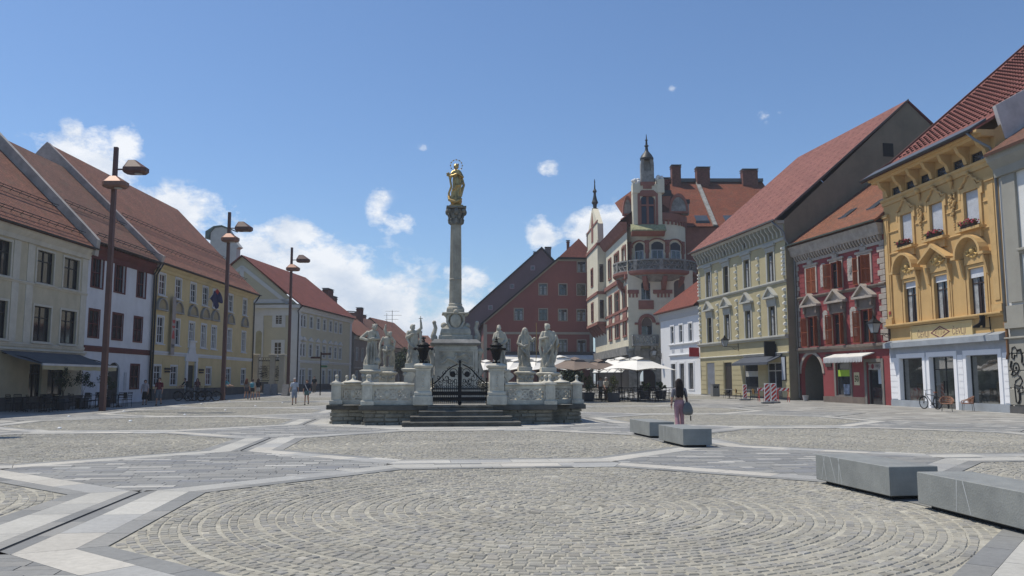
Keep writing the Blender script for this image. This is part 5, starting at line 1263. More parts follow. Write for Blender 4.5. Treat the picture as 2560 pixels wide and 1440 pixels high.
    text_mesh('ČEVLJI', .50, tx, pn, (c-wd*.29, -.102, cz-.05), UP, sx=.9); text_mesh('ČEVLJI', .50, tx, pn, (c+wd*.30, -.102, cz-.05), UP, sx=.9)
    dm = MB(); P = [(c-.95, cz), (c, cz-.37), (c+.95, cz), (c, cz+.37)]; I = [(c-.80, cz), (c, cz-.30), (c+.80, cz), (c, cz+.30)]
    for k in range(4): j = (k+1) % 4; dm.prism([P[k], P[j], I[j], I[k]], -.108, -.1, 'y')
    dm.build('diamond_outline', mat('sign_maroon', (.16,.05,.06)), pn); 
    for k, ch in enumerate('KVITLAK'):
        h_ = .62*(1-abs(k-3)/4.6); q_ = text_mesh(ch, h_, mat('sign_maroon', (0,)*3), pn, (c+(k-3)*.15, -.104, cz), UP, name='letter', sx=.17/h_*.9)
    hn = MB().box(.28, -.16, zc+.75, .5, -.101, zc+.95).build('house_number', mat('number_red', (.40,.05,.05)), R0)
    return B
OCB = ochre_house()
def shoe_sign():
    B = OCB; u, z = B.uz(2478, 826); p = B.A + B.ex*u - B.ey*.02
    t = thing('shoe_sign', 'black iron boot hanging sign on a bracket beside the lettered panel', 'sign', (p.x, p.y, z+.08), B.rz); t.scale = (.85,)*3
    MB().tube([(0,-.02,-.1),(0,-.04,.95)], .03, 6).build('bracket', m_black, t)
    b = MB(); b.tube([(0,-.04,.06),(-.0,-1.15,.06)], .02, 5); b.tube([(0,-.04,.9),(0,-.25,.78),(0,-.45,.85)], .02, 5); b.build('arm', m_black, t)
    s = MB(); s.prism([(-1.15,.09),(-.75,.09),(-.66,.22),(-.5,.2),(-.47,.09),(-.38,.09),(-.36,.35),(-.36,.82),(-.66,.85),(-.64,.6),(-.72,.38),(-1.12,.17)], -.07, .07, 'x'); s.build('boot', m_black, t)
shoe_sign()
def grey_house():
    A = YB + V2(.02, -.05); d = (YB - YA).normalized(); B = Bld('grey_white_house', 'grey and white pilastered house with graffiti, cut by the right edge', A, A + d*9)
    mg = mat('warm_grey_plaster', (.31,.30,.26), var=.08, scale=.6, streak=.1); mwh = mat('chalk_white_plaster', (.66,.66,.64), var=.05); R0 = B.root
    ez = B.uz(2515, 368, -.6)[1]; zg = B.uz(2535, 846)[1] - .1
    w1 = (2.5, 8.6, 3.6, 10.2); w2 = (2.4, 5.1, 3.7, 7.3)
    m = MB(); shell(m, 0, B.L, B.g, ez, 18, [w1, w2], .2, (9, ez+6)); m.build('wall', mwh, R0)
    p = MB(); p.box(.35, -.14, zg+1.9, 1.35, 0, ez-1.2); p.box(.2, -.2, zg+.9, 1.45, 0, zg+1.75); p.prism([(0,zg+.6),(-.28,zg+.6),(-.28,zg+.9),(0,zg+.9)], .1, 1.55); p.box(.3,-.12,B.g,1.4,0,zg); p.box(.25,-.1,zg+.15,1.4,0,zg+.6); p.build('pilaster', mg, R0)
    r = MB(); z = .4
    while z < zg - .2: r.bbox(.05, -.18, z, 1.6, -.1, z+.82, .03); r.bbox(1.66, -.18, z, 4, -.1, z+.82, .03); z += .86
    r.build('rustication', mg, R0)
    band(B, 'string_course', zg, zg+.16, .3, mg); band(B, 'string_course', 7.9, 8.15, .32, mg, 1.4, B.L)
    cm = MB(); cm.prism([(.004, ez-1.2), (-.25, ez-1.2), (-.3, ez-.8), (-.6, ez-.4), (-.7, ez-.1), (.004, ez-.1)], .02, B.L); cm.build('cornice', mg, R0)
    for w in (w1, w2): window(B, w, mat('brown_window_frame', (0,)*3), mg, .3, .08, 2, (.65,), .2, mg)
    MB().box(0, -.2, B.g, B.L, -.0, .35).build('plinth', m_plinth, R0)
    gable_roof('roof', B, .1, B.L, -.8, ez, 9, ez+6.5, 18.5, m_tile_b)
    g = MB(); R = random.Random(2)
    def st(pts, r=.035): g.tube([(p[0], -.195, p[1]) for p in pts], r, 5)
    x0 = .35
    st([(x0+.05,3.0),(x0+.1,3.25),(x0+.3,3.3),(x0+.45,3.1),(x0+.4,2.85),(x0+.25,2.9),(x0+.2,2.7),(x0+.05,2.75),(x0+.05,3.0)]); st([(x0+.45,3.1),(x0+.7,3.15),(x0+.8,2.8),(x0+.75,2.5),(x0+.9,2.4)], .06)
    st([(x0+.3+.22*math.cos(.45*k), 2.25+.25*math.sin(.45*k)) for k in range(15)]); st([(x0+.3+.05*math.cos(k), 2.25+.05*math.sin(k)) for k in range(7)]); st([(x0,2.6),(x0-.1,2.3),(x0+.05,2.1),(x0-.05,1.9)], .06)
    st([(x0+.05,1.85),(x0+.3,1.95),(x0+.6,1.8),(x0+.2,1.6),(x0+.1,1.4),(x0+.5,1.35),(x0+.7,1.6),(x0+.55,1.85)]); st([(x0+.1,1.35),(x0+.15,.55),(x0+.4,.5),(x0+.45,1.0),(x0+.7,1.05),(x0+.65,1.35)]); st([(x0+.3,1.2),(x0+.45,1.05)]); st([(x0+.45,1.2),(x0+.3,1.05)]); st([(x0+.45,1.0),(x0+.45,.7),(x0+.3,.5)], .07)
    g.build('graffiti', m_black, R0)
grey_house()
WA = V2(PX(1654, 93.0), 93.0); WB = OA + V2(.1, .1)
def white_small():
    B = Bld('small_white_house', 'low white house with a red hipped roof squeezed beside the olive house', WA, WB)
    mw = mat('small_white_plaster', (.68,.69,.70), var=.04, scale=.6); ms = mat('pale_grey_plaster', (.42,.44,.47), var=.04); R0 = B.root
    up = avg_rows(B, [(1678,816,1685.5,858),(1698.5,812,1708,856),(1722.5,808,1731.5,853)], .95)
    gr = avg_rows(B, [(1678,909,1691,975),(1699,909,1713,977),(1721,908,1736,979)], 1.35); gr = [(q[0], .75, q[2], q[3]) for q in gr]
    sq = avg_rows(B, [(1680,874,1686,882),(1701,872,1708,880),(1724,870,1731,878)], .75)
    ez = B.uz(1700, 770, -.5)[1]
    m = MB(); shell(m, 0, B.L, B.g, ez-.1, 10, up + gr, .2); m.build('wall', mw, R0)
    for q in up: window(B, q, M_BAR_W, mw, .16, .08, 1, (.68,), .12, mw)
    gf = mat('taupe_frame', (.20,.18,.17))
    for q in gr: window(B, q, gf, mw, .2, .05, 1, (), .18, gm=mat('busy_shop_glass', (.10,.10,.10), rough=.1, var=.8, scale=2.5, col2=(.02,.02,.02)))
    for q in sq: MB().box(q[0], -.03, q[1], q[2], .0, q[3]).build('square_panel', ms, R0)
    z1 = B.uz(1700, 861)[1]; z2 = B.uz(1700, 888)[1]; a = B.uz(1674, 870)[0]
    band(B, 'string_course', z1-.08, z1+.08, .2, mw, a, B.L-.4); band(B, 'string_course', z2-.08, z2+.08, .2, mw, a, B.L-.4)
    e = MB(); e.prism([(.004, ez-.9), (-.08, ez-.9), (-.2, ez-.5), (-.42, ez-.12), (.004, ez-.12)], 0, B.L); e.build('cornice', ms, R0)
    L = B.L; y0, z0, y1, z1_ = -.65, ez, 5.2, ez + 5.0; l = math.hypot(y1-y0, z1_-z0)
    m = MB(); m.poly([(-.6,y0,z0),(L-.0,y0,z0),(L,y1,z1_),(4.2,y1,z1_)], [(-.6,0),(L,0),(L,l),(4.2,l)]); m.poly([(-.6,11,z0),(-.6,y0,z0),(4.2,y1,z1_)], [(0,0),(11.6,0),(5.8,7)]); m.poly([(L,y0,z0),(L,11,z0),(L,y1,z1_)], [(0,0)]*3); m.poly([(-.6,y0,z0-.14),(-.6,11,z0-.14),(L,11,z0-.14),(L,y0,z0-.14)], [(0,0)]*4); m.poly([(-.6,y0,z0-.14),(L,y0,z0-.14),(L,y0,z0),(-.6,y0,z0)], [(0,0)]*4); m.poly([(-.6,11,z0-.14),(-.6,y0,z0-.14),(-.6,y0,z0),(-.6,11,z0)], [(0,0)]*4)
    m.poly([(L,11,z0),(-.6,11,z0),(4.2,y1,z1_),(L,y1,z1_)], [(0,0)]*4)
    m.build('roof', m_tile_c, R0)
    s = B.uz(1740, 881); p = B.A + B.ex*(B.L-.25); t = thing('red_square_sign', 'small red square sign with pale knot pattern jutting out by the olive house', 'sign', (p.x, p.y, s[1]), B.rz)
    MB().box(-.05, -1.1, -.45, .05, -.1, .45).build('sign_plate', mat('sign_red', (.36,.03,.04)), t)
    k = MB()
    for i in range(3): k.sphere((-.055, -.85+.25*i, -.22+.2*i), .16, 10, 6, sx=.1)
    k.build('emblem', mat('emblem_grey', (.42,.38,.38)), t)
white_small()
# ---------------------------------------------------------------- tall corner building with the round tower
def tall_building():
    YC = 101.5; cx = PX(1641, YC); C0 = Vector((cx, YC, 0))
    t = thing('corner_tower_building', 'tall cream and red brick corner building with round balconied tower, stepped gable and spire', 'building', tuple(C0))
    def T(px, py, Y): return AT(px, py, Y) - C0
    mw = mat('cream_render', (.70,.65,.50), var=.08, scale=.5, streak=.14, bump=.1); mr = mat('red_stonework', (.29,.125,.095), var=.15, scale=1, bump=.2)
    mg = mat('weathered_grey_stone', (.34,.335,.31), var=.3, scale=1.5, streak=.3); fr = mat('pale_grey_window', (.42,.45,.48), rough=.5); bk = m_black
    dk = mat('dark_blind', (.03,.035,.045), rough=.6)
    r = 3.85; zA = T(1641, 700, 97.7).z; zB = T(1641, 563, 97.7).z; zBal = T(1641, 668, 96.6).z; g = gz(98) - .1
    # --- chamfered lower body and the two wings
    ax, ay = T(1573, 951, 98).x, 98 - YC; bx, by = T(1668, 951, 97.6).x, 97.6 - YC
    lx, ly = T(1489, 951, 125).x, 125 - YC
    zL = T(1515, 612, 115).z; zW = 20.0
    # left wing wall as its own frame
    LW = Bld('lw', '', (ax + cx + (lx-ax), YC + ly), (ax + cx, YC + ay)); 
    def sub(B): B.root['_'] = 1
    LWr = LW.root; LWr.parent = t; LWr.location = (lx, ly, 0)
    for k in ('label', 'category'): 
        if k in LWr: del LWr[k]
    def bake(objs, M):                     # move meshes from a facade frame straight into the thing's frame
        for o in objs:
            def rec(o, Mx):
                o.data.transform(Mx)
                for c in o.children: rec(c, Mx)
            rec(o, M)
    def finish(B):
        M = Matrix.Translation(B.root.location) @ Matrix.Rotation(B.rz, 4, 'Z')
        kids = [o for o in bpy.data.objects if o.parent == B.root]; bake(kids, M)
        for o in kids: o.parent = t
        bpy.data.objects.remove(B.root)
    cols = [(1524,1530,1),(1539,1549.5,2),(1559,1567,1)]
    zr = [(T(1620,836,97.8).z, T(1620,792,97.8).z), (T(1620,770,97.8).z, T(1620,716,97.8).z), (T(1620,664,97.8).z, T(1620,612,97.8).z)]
    ops = []
    for a, b, n in cols:
        u0, u1 = LW.uz(a, 800)[0], LW.uz(b, 800)[0]
        for z0, z1 in zr: ops.append((u0, z0, u1, z1, n))
    ops2 = [o[:4] for o in ops]
    zg1 = T(1573, 868, 98).z
    m = MB(); wall(m, 0, LW.L, zg1, zL, ops2, .25); m.build('wing_wall', mw, LWr)
    for o in ops: window(LW, o[:4], mr, mr, .22, .12, o[4], (.65,), .2, mr)
    m = MB()
    for z in (zr[0][1]+.9, zr[1][0]-1.4): m.box(0, -.14, z, LW.L, 0, z+.3)
    m.box(0, -.3, zr[1][1]+1.0, LW.L, 0, zr[1][1]+1.5); m.prism([(0,zL-1.2),(-.3,zL-1.0),(-.8,zL-.2),(-.9,zL),(0,zL)], 0, LW.L); m.build('red_cornice', mr, LWr)
    for a, b, n in cols: u0, u1 = LW.uz(a, 800)[0], LW.uz(b, 800)[0]; MB().box(u0-.2, -.1, zr[1][0]-1.35, u1+.2, 0, zr[1][0]-.2).build('parapet_panel', mr, LWr)
    b0 = LW.uz(1519, 760)[0] - .2                          # projecting bay at the far end
    q = MB(); q.box(-.2, -1.1, zr[0][1]+.2, b0-1.2, 0.02, zL+.6); q.build('bay', mw, LWr)
    q = MB()
    for z in (zr[0][1]+.2, zr[1][1]+.8, zL-.2): q.box(-.3, -1.25, z, b0-1.1, -0.0, z+.4)
    for k in range(5): q.prism([(0, zr[0][1]-1.2),(-.3,zr[0][1]-1.0),(-1.2,zr[0][1]+.19),(0,zr[0][1]+.19)], .1+k*(b0-1.6)/4, .35+k*(b0-1.6)/4)
    q.build('bay_bands', mr, LWr)
    for z0, z1 in zr[1:]:
        w = (0.5*(b0-1.2)-.9, z0, .5*(b0-1.2)+.9, z1-.1); window(LW, w, mr, mr, .2, .1, 2, (.65,), .0, None, y=-1.1)
        x = b0-1.2; MB().box(x, -.85, z0, x+.04, -.3, z1).build('side_pane', M_GL, LWr)
    # dormer gable above the bay with its own spirelet
    d = MB(); hb = zL + .6; w2 = (b0-1.2)/2; d.prism([(0.1,hb),(b0-1.3,hb),(b0-1.6,hb+2.4),(b0-2.2,hb+2.8),(w2+.6,hb+5.4),(w2-.6,hb+5.4),(.8,hb+2.8),(.4,hb+2.4)], -1.0, -.2, 'y'); d.build('bay_gable', mw, LWr)
    d = MB(); d.box(w2-.8, -1.08, hb+.5, w2+.8, -1.0, hb+2.6); d.box(0,-1.1,hb+2.6,b0-1.2,-1.0,hb+2.85); d.prism([(w2-1.0,hb+3.0),(w2+1.0,hb+3.0),(w2,hb+4.9)], -1.07,-1.0,'y'); d.build('bay_gable_trim', mr, LWr)
    lx_, lz_ = LW.uz(1503, 457); sp = T(1503, 457, 122).z; b = hb + 5.2
    LW_sp = MB(); LW_sp.lathe([(.7,0),(.75,.5),(.45,.6),(.5,1.4),(.85,1.8),(.6,2.4),(.35,3.4),(.3,4.0),(.55,4.4),(.2,5.0),(.12,6.2),(.16,6.5),(.05,7.2)], 10, (w2, -.6, b), sx=(sp-b)/7.2*.9, sy=(sp-b)/7.2*.9)
    for i, v in enumerate(LW_sp.v): LW_sp.v[i] = (v[0], v[1], b + (v[2]-b)*(sp-b)/7.2)
    LW_sp.build('spirelet', mat('dark_copper', (.035,.042,.045), rough=.5), LWr)
    rr = MB(); rr.poly([(b0-1.2,-.95,zL),(LW.L,-.95,zL),(LW.L,6,zL+5.6),(b0-1.2,6,zL+5.6)], [(0,0),(15,0),(15,9),(0,9)]); rr.poly([(-.3,-.95,zL),(b0-1.2,-.95,zL),(b0-1.2,6,zL+5.6),(-.3,6,zL+5.6)], [(0,0),(9,0),(9,9),(0,9)]); rr.poly([(-.3,-.9,zL-.02),(-.3,6,zL+5.58),(-.3,9,zL)],[(0,0)]*3)
    rr.build('wing_roof', m_tile_c, LWr)
    finish(LW)
    # chamfer wall
    CHB = Bld('ch', '', (ax+cx, YC+ay), (T(1738, 951, 97.8).x+cx, 97.8)); CR = CHB.root; CR.parent = t; CR.location = (ax, ay, 0)
    w1 = CHB.rect(1604, 812, 1631, 836); w1 = (w1[0], w1[1]-.1, w1[2], CHB.rect(1600,793,1634,836)[3], .9)
    w2_ = CHB.rect(1603, 702, 1626, 749); w2_ = (*w2_[:4], .5)
    q2 = CHB.rect(1685, 702, 1712, 756)
    dg = CHB.rect(1600, 922, 1640, 1000); dg = (dg[0], g, dg[2], dg[3], 1.0)
    ztop = T(1641, 676, 97.7).z
    m = MB(); q2 = (q2[0], w2_[1]-.3, q2[2], w2_[3]+.1, .5); wall(m, 0, CHB.L, zg1-.5, ztop, [w1, w2_, q2], .25); MB().box(q2[0], .15, q2[1], q2[2], .2, q2[3]).build('shuttered_window', mat('taupe_blind', (.16,.12,.10)), CR); 
    # block joints
    m.build('corner_wall', mw, CR)
    gb = MB(); wall(gb, -.02, CHB.L, g, zg1-.5, [dg], .6, y=-.05); gb.box(-.1,-.35,zg1-.5,CHB.L,0,zg1-.2); gb.build('ground_floor', mg, CR)
    window(CHB, w1[:4], fr, None, nx=2, tr=(.55,), dep=.22); window(CHB, w2_[:4], fr, None, nx=2, tr=(.6,), dep=.22)
    for q, f_ in ((w1, .5), (w2_, .6)): MB().box(q[0]+.05, .1, q[1]+(q[3]-q[1])*f_, q[2]-.05, .12, q[3]).build('roller_blind', dk if q is w2_ else mat('taupe_blind', (.22,.17,.14)), CR)
    a = MB(); n = 12; c = (w1[0]+w1[2])/2; ro = (w1[2]-w1[0])/2
    for k in range(n):
        t0, t1 = math.pi*k/n, math.pi*(k+1)/n; P = lambda tt, rr_: (c + rr_*math.cos(tt), w1[3]-ro+.0 + rr_*math.sin(tt))
        a.loft([[(P(t0,ro)[0], y, P(t0,ro)[1]) for y in (0,-.14)] + [(P(t0,ro+.4)[0], y, P(t0,ro+.4)[1]) for y in (-.14,0)], [(P(t1,ro)[0], y, P(t1,ro)[1]) for y in (0,-.14)] + [(P(t1,ro+.4)[0], y, P(t1,ro+.4)[1]) for y in (-.14,0)]])
    a.box(w1[0]-.4, -.12, w1[1], w1[0]-.01, 0, w1[3]-ro); a.box(w1[0]-.8, -.14, w1[3]-ro-.25, w1[0]-.41, 0, w1[3]-ro); a.box(w1[2]+.41, -.14, w1[3]-ro-.25, w1[2]+.8, 0, w1[3]-ro); a.build('red_arch', mr, CR)
    pr = CHB.rect(1596, 751, 1634, 773); MB().box(pr[0], -.12, pr[1], pr[2], 0, pr[3]).build('parapet_panel', mr, CR)
    zb = CHB.uz(1590, 732)[1]; rb = MB(); u = .1
    rb.box(-.05, -.12, zb-.1, w2_[0]-.3, 0, zb+.35); rb.box(w2_[2]+.3, -.12, zb-.1, q2[0]-.2, 0, zb+.35)
    while u < CHB.L - .2:
        if not (w2_[0]-.5 < u < w2_[2]+.4 or u > q2[0]-.5): rb.box(u, -.1, zb-.55, u+.22, 0, zb-.1)
        u += .42
    rb.build('red_frieze', mr, CR)
    jb = MB(); z = zg1 + .3
    while z < zb - .9:
        for (u0, u1) in ((.05, pr[0]-.5), (pr[2]+.5, CHB.L-.05)): jb.box(u0, -.045, z, u1, 0, z+.5)
        z += .56
    jb.build('stone_courses', mw, CR)
    b1 = CHB.rect(1579, 838, 1643, 859); bal = MB(); zt = b1[3]; zb_ = b1[1]; bal.box(b1[0], -1.3, zb_-.3, b1[2], 0, zb_-.05); bal.box(b1[0], -1.3, zt-.15, b1[2], -1.1, zt)
    for k in range(9): x = b1[0]+(b1[2]-b1[0])*k/8; bal.box(x-.05,-1.25,zb_-.05,x+.05,-1.15,zt-.15)
    for k in range(4):
        x = b1[0]+.3+(b1[2]-b1[0]-.6)*k/4; w_ = (b1[2]-b1[0]-.6)/4; bal.tube([(x,-1.2,zb_),(x+w_,-1.2,zt-.15)], .05, 4); bal.tube([(x+w_,-1.2,zb_),(x,-1.2,zt-.15)], .05, 4)
    bal.box(b1[0], -1.1, zb_-.05, b1[0]+.12, 0, zt); bal.box(b1[2]-.12, -1.1, zb_-.05, b1[2], 0, zt)
    bal.prism([(0,zb_-2.0),(-.4,zb_-1.6),(-1.1,zb_-.3),(0,zb_-.3)], b1[0]+.3, b1[0]+.9); bal.prism([(0,zb_-2.0),(-.4,zb_-1.6),(-1.1,zb_-.3),(0,zb_-.3)], b1[2]-.9, b1[2]-.3); bal.build('lower_balcony', mg, CR)
    finish(CHB)
    gl = MB(); gl.poly([(lx, ly, g), (ax, ay, g), (ax, ay, zg1), (lx, ly, zg1)]); gl.build('ground_floor', mat('dark_shopfronts', (.05,.05,.05), var=.5, scale=.6, rough=.4), t)
    bm = MB(); d0 = Vector((lx-ax, ly-ay, 0)).normalized(); nx_ = Vector((-d0.y, d0.x, 0)) ; nx_ = nx_ if nx_.x < 0 else -nx_
    P0 = Vector((ax, ay, 0)); bm.loft([[tuple(P0 + nx_*o_ + Vector((0,0,z))) for o_, z in ((0,zg1-.9),(.25,zg1-.9),(.35,zg1+.1),(0,zg1+.1))], [tuple(Vector((lx,ly,0)) + nx_*o_ + Vector((0,0,z))) for o_, z in ((0,zg1-.9),(.25,zg1-.9),(.35,zg1+.1),(0,zg1+.1))]]); bm.build('ground_cornice', mg, t)
    # --- right wing (seen above the neighbours)
    rx = T(1930, 461, 108).x; rw = MB(); zE = T(1713, 566, 101.2).z
    yw = by + 3.6; rw.box(1.5, yw+.6, g, rx, yw+20, zE); rw.build('rear_wing', mr, t)
    ry = 11; zR = T(1800, 455, 112.4).z
    R_ = MB(); l = math.hypot(ry, zR-zE); y0 = yw
    R_.poly([(bx+.9,y0,zE),(rx,y0,zE),(rx,y0+ry,zR),(bx-.0,y0+ry,zR)], [(0,0),(rx-bx,0),(rx-bx,l),(0,l)]); R_.poly([(bx+.9,y0,zE),(bx,y0+ry,zR),(bx-4,y0+ry,zR-3),(bx-3,y0+2,zE)], [(0,0),(0,l),(4,l),(4,0)])
    R_.poly([(rx,y0+2*ry,zE),(bx-4,y0+2*ry,zE),(bx,y0+ry,zR),(rx,y0+ry,zR)], [(0,0),(rx-bx,0),(rx-bx,l),(0,l)]); R_.poly([(rx,y0,zE),(rx,y0+2*ry,zE),(rx,y0+ry,zR)], [(0,0)]*3); rf = R_.build('roof', mat_roof_t, t)
    MB().box(bx-.2, y0+ry-.5, zR-.1, rx, y0+ry+.3, zR+.35).build('ridge_cap', mat('ridge_grey', (.12,.14,.15), rough=.5), rf)
    a0 = T(1741, 452, 112.4); a1 = T(1787, 560, 101.4); q = MB(); nn = Vector((0,-(zR-zE),ry)).normalized()*.25
    q.loft([[tuple(Vector((a1.x+dx, y0, zE)) + nn*k) for dx, k in ((-.25,0),(.25,0),(.25,1),(-.25,1))], [tuple(Vector((a0.x+dx, y0+ry, zR)) + nn*k) for dx, k in ((-.25,0),(.25,0),(.25,1),(-.25,1))]]); q.build('roof_rib', mg, rf)
    for p0, p1, yt in ((1678,1700,417),(1740,1772,422),(1854,1891,427)):
        Yc = 111.6; A_, B_ = T(p0, 440, Yc), T(p1, 440, Yc); chimney(rf, (A_.x+B_.x)/2, A_.y, zR-1.6, T((p0+p1)/2, yt, Yc).z, B_.x-A_.x, 1.3, m_brick, m_cap)
    p = T(1649, 459, 98.5+5); chimney(rf, T(1670,460,101).x, 1.0, zR-6, T(1670,441,101).z, .9, .9, m_brick, m_cap)
    for (px, py) in ((1754, 553), (1826, 543)):
        u = T(px, py, 102.6); yy = u.y; zz = zE + (yy-y0)*(zR-zE)/ry
        k = MB(); k.add([(u.x-.8,yy-.6,zz-.2),(u.x+.8,yy-.6,zz-.2),(u.x+.8,yy+.7,zz+.75),(u.x-.8,yy+.7,zz+.75)], [(0,1,2,3)]); k.box(u.x-.85,yy-.65,zz-.7,u.x+.85,yy-.55,zz-.18); k.build('skylight', mat('skylight_glass',(0,)*3), rf)
    # --- round tower
    bz0 = T(1641, 682, 96.5).z
    def ring(z0, z1, r0, r1, name, material, n=48, parent=t):
        return MB().lathe([(r0, z0), (r1, z1)], n).build(name, material, parent, smooth=40)
    zc = T(1641, 549, 97.7).z; zt = T(1700, 536, 98.5).z
    MB().lathe([(r*.9, bz0-.6), (r, bz0-.3), (r, zB), (r+.0, zc-.2)], 64).build('tower_drum', mw, t, smooth=40)
    cb = MB(); cb.lathe([(r+.02, zc-.2), (r+.22, zc), (r+.22, zt), (r+.05, zt+.1)], 64)
    for k in range(44): a_ = 2*math.pi*k/44; cb.xf(Matrix.Identity(4)); s0 = len(cb.v); cb.box(-.1, -r-.2, zc-.55, .1, -r+.1, zc-.05); cb.xf(Matrix.Rotation(a_, 4, 'Z'), s0)
    cb.build('corbel_ring', mr, t, smooth=30)
    def on(ang, z, rad=r): return (rad*math.sin(ang), -rad*math.cos(ang), z)
    angs = [(1600, .55), (1642.5, .7), (1690, .72), (1574, .5)]; zw0 = T(1641, 664, 97.7).z; zw1 = T(1641, 604, 97.7).z
    angs = [(math.asin(max(-.97, min(.97, (T(p, 630, 97.9).x) / r))), w) for p, w in angs]
    for a_, hw in angs:
        M_ = Matrix.Rotation(a_, 4, 'Z')
        def addc(name, material, f, par=t):
            m = MB(); f(m); m.xf(M_); return m.build(name, material, par)
        o = addc('window', fr, lambda m: (m.frame(-hw, zw0, hw, zw0+1.9, .09, -r-.06, -r+.1), m.box(-.04, -r-.06, zw0, .04, -r, zw0+1.8)))
        addc('pane', M_GL, lambda m: m.box(-hw+.05, -r-.02, zw0, hw-.05, -r+.1, zw0+1.85), o)
        addc('blind', dk, lambda m: m.prism([(-hw, zw0+1.9),(hw, zw0+1.9),(hw, zw1-.35),(hw*.5, zw1-.08),(0,zw1),(-hw*.5, zw1-.08),(-hw, zw1-.35)], -r-.05, -r+.1, 'y'), o)
        def arc(m):
            n = 10; w_ = hw + .3
            for k in range(n):
                t0, t1 = math.pi*(.12+.76*k/n), math.pi*(.12+.76*(k+1)/n); P = lambda tt, q_: (q_*math.cos(tt), zw1-1.0 + q_*math.sin(tt)*.95)
                m.loft([[(P(t0,w_+.35)[0], y, P(t0,w_+.35)[1]) for y in (-r+.1,-r-.16)] + [(P(t0,w_+.5)[0], y, P(t0,w_+.5)[1]) for y in (-r-.16,-r+.1)], [(P(t1,w_+.35)[0], y, P(t1,w_+.35)[1]) for y in (-r+.1,-r-.16)] + [(P(t1,w_+.5)[0], y, P(t1,w_+.5)[1]) for y in (-r-.16,-r+.1)]])
        addc('red_arch', mr, arc)
    for p in (1580.5, 1618, 1667, 1711):
        a_ = math.asin(max(-.99, min(.99, T(p, 630, 97.9).x / r))); m = MB(); m.lathe([(.22, zw0-.5), (.25, zw0-.2), (.2, zw1-1.4), (.3, zw1-1.2), (.3, zw1-1.0)], 10, on(a_, 0, r+.05)); c_ = on(a_, 0, r+.1)
        s0 = len(m.v); m.box(-.24, -r-.25, zw1-1.0, .24, -r+.1, zw1+.2); m.xf(Matrix.Rotation(a_, 4, 'Z'), s0); m.build('red_pier', mr, t, smooth=30)
    R2 = 5.0; bz0 = T(1641, 682, 96.5).z; bz1 = T(1641, 647, 96.5).z
    b = MB(); b.lathe([(r, bz0-.2), (R2-.1, bz0-.1), (R2+.1, bz0+.1), (R2+.1, bz0+.4), (r, bz0+.4)], 56); b.build('balcony_slab', mr, t, smooth=30)
    b = MB(); b.lathe([(r-.3, bz0-.9), (r+.1, bz0-.8), (R2-.6, bz0-.4), (R2-.25, bz0-.12), (r, bz0-.12)], 56); b.build('balcony_soffit', mg, t, smooth=30)
    b = MB()
    for k in range(12):
        a_ = 2*math.pi*k/12 + .1; s0 = len(b.v); b.prism([(-r+.2, bz0-1.9), (-r-.2, bz0-1.8), (-r-.8, bz0-.9), (-r-.9, bz0-.3), (-r+.2, bz0-.3)], -.25, .25); b.xf(Matrix.Rotation(a_, 4, 'Z'), s0)
    b.build('balcony_corbels', mr, t)
    n = 40; b = MB(); b.lathe([(R2-.12, bz1-.12), (R2+.08, bz1-.12), (R2+.08, bz1+.06), (R2-.12, bz1+.06)], 56)
    b.lathe([(R2-.08, bz0+.4), (R2+.02, bz0+.4), (R2+.02, bz0+.55), (R2-.08, bz0+.55)], 56)
    for k in range(n):
        a0_ = 2*math.pi*k/n; a1_ = 2*math.pi*(k+1)/n; e = lambda a, z: (R2*math.sin(a)*.993, -R2*math.cos(a)*.993, z)
        am = (a0_+a1_)/2; zm = (bz0+.5+bz1-.12)/2; b.tube([e(a0_, bz0+.5), e(a1_, bz1-.12)], .06, 4); b.tube([e(a1_, bz0+.5), e(a0_, bz1-.12)], .06, 4); b.tube([e(a0_, zm), e(a1_, zm)], .05, 4)
        if k % 4 == 0: s0 = len(b.v); b.box(-.22, -R2-.06, bz0+.4, .22, -R2+.16, bz1); b.xf(Matrix.Rotation(a0_, 4, 'Z'), s0)
    b.build('balcony_railing', mg, t)
    MB().lathe([(R2-.16, bz0+.45), (R2-.14, bz1-.15)], 56).build('railing_shade_sheet', mat('railing_shadow_stone', (.20,.20,.19), var=.2), t, smooth=30)  # dark ring added behind the pierced railing to stand in for shade
    # semicircular gables left and right of the tall gable
    for sx_, pc, pw in ((1, 1696, 17), (-1, 1573, 9)):
        c = T(pc, 538, 98.3); w = pw*2/2088*98.3/2*1.15; zb2 = zt; n = 14
        m = MB(); yy = -r*.92 if sx_ > 0 else -r*.55
        for k in range(n):
            t0, t1 = math.pi*k/n, math.pi*(k+1)/n; P = lambda tt, q_: (c.x + q_*w*math.cos(tt), zb2 + .3 + q_*1.75*math.sin(tt))
            m.loft([[(P(t0,1)[0], y, P(t0,1)[1]) for y in (yy,yy+.6)] + [(P(t0,1.25)[0], y, P(t0,1.25)[1]) for y in (yy+.6,yy)], [(P(t1,1)[0], y, P(t1,1)[1]) for y in (yy,yy+.6)] + [(P(t1,1.25)[0], y, P(t1,1.25)[1]) for y in (yy+.6,yy)]])
        m.box(c.x-w*1.3, yy-.05, zb2+.1, c.x+w*1.3, yy+.6, zb2+.29); m.build('round_gable', mr, t)
        MB().prism([(c.x + w*math.cos(math.pi*k/n), zb2+.3+1.75*math.sin(math.pi*k/n)) for k in range(n+1)], yy+.1, yy+.5, 'y').build('round_gable_field', mg, t)
    pz = T(1716, 508, 98.4); MB().box(pz.x-.5, -r*.75, zt, pz.x+.35, -r*.75+.8, pz.z).build('corner_pier', mg, t); MB().box(pz.x-.6, -r*.75-.1, pz.z+.0, pz.x+.45, -r*.75+.9, pz.z+.5).build('pier_cap', m_zinc, t)
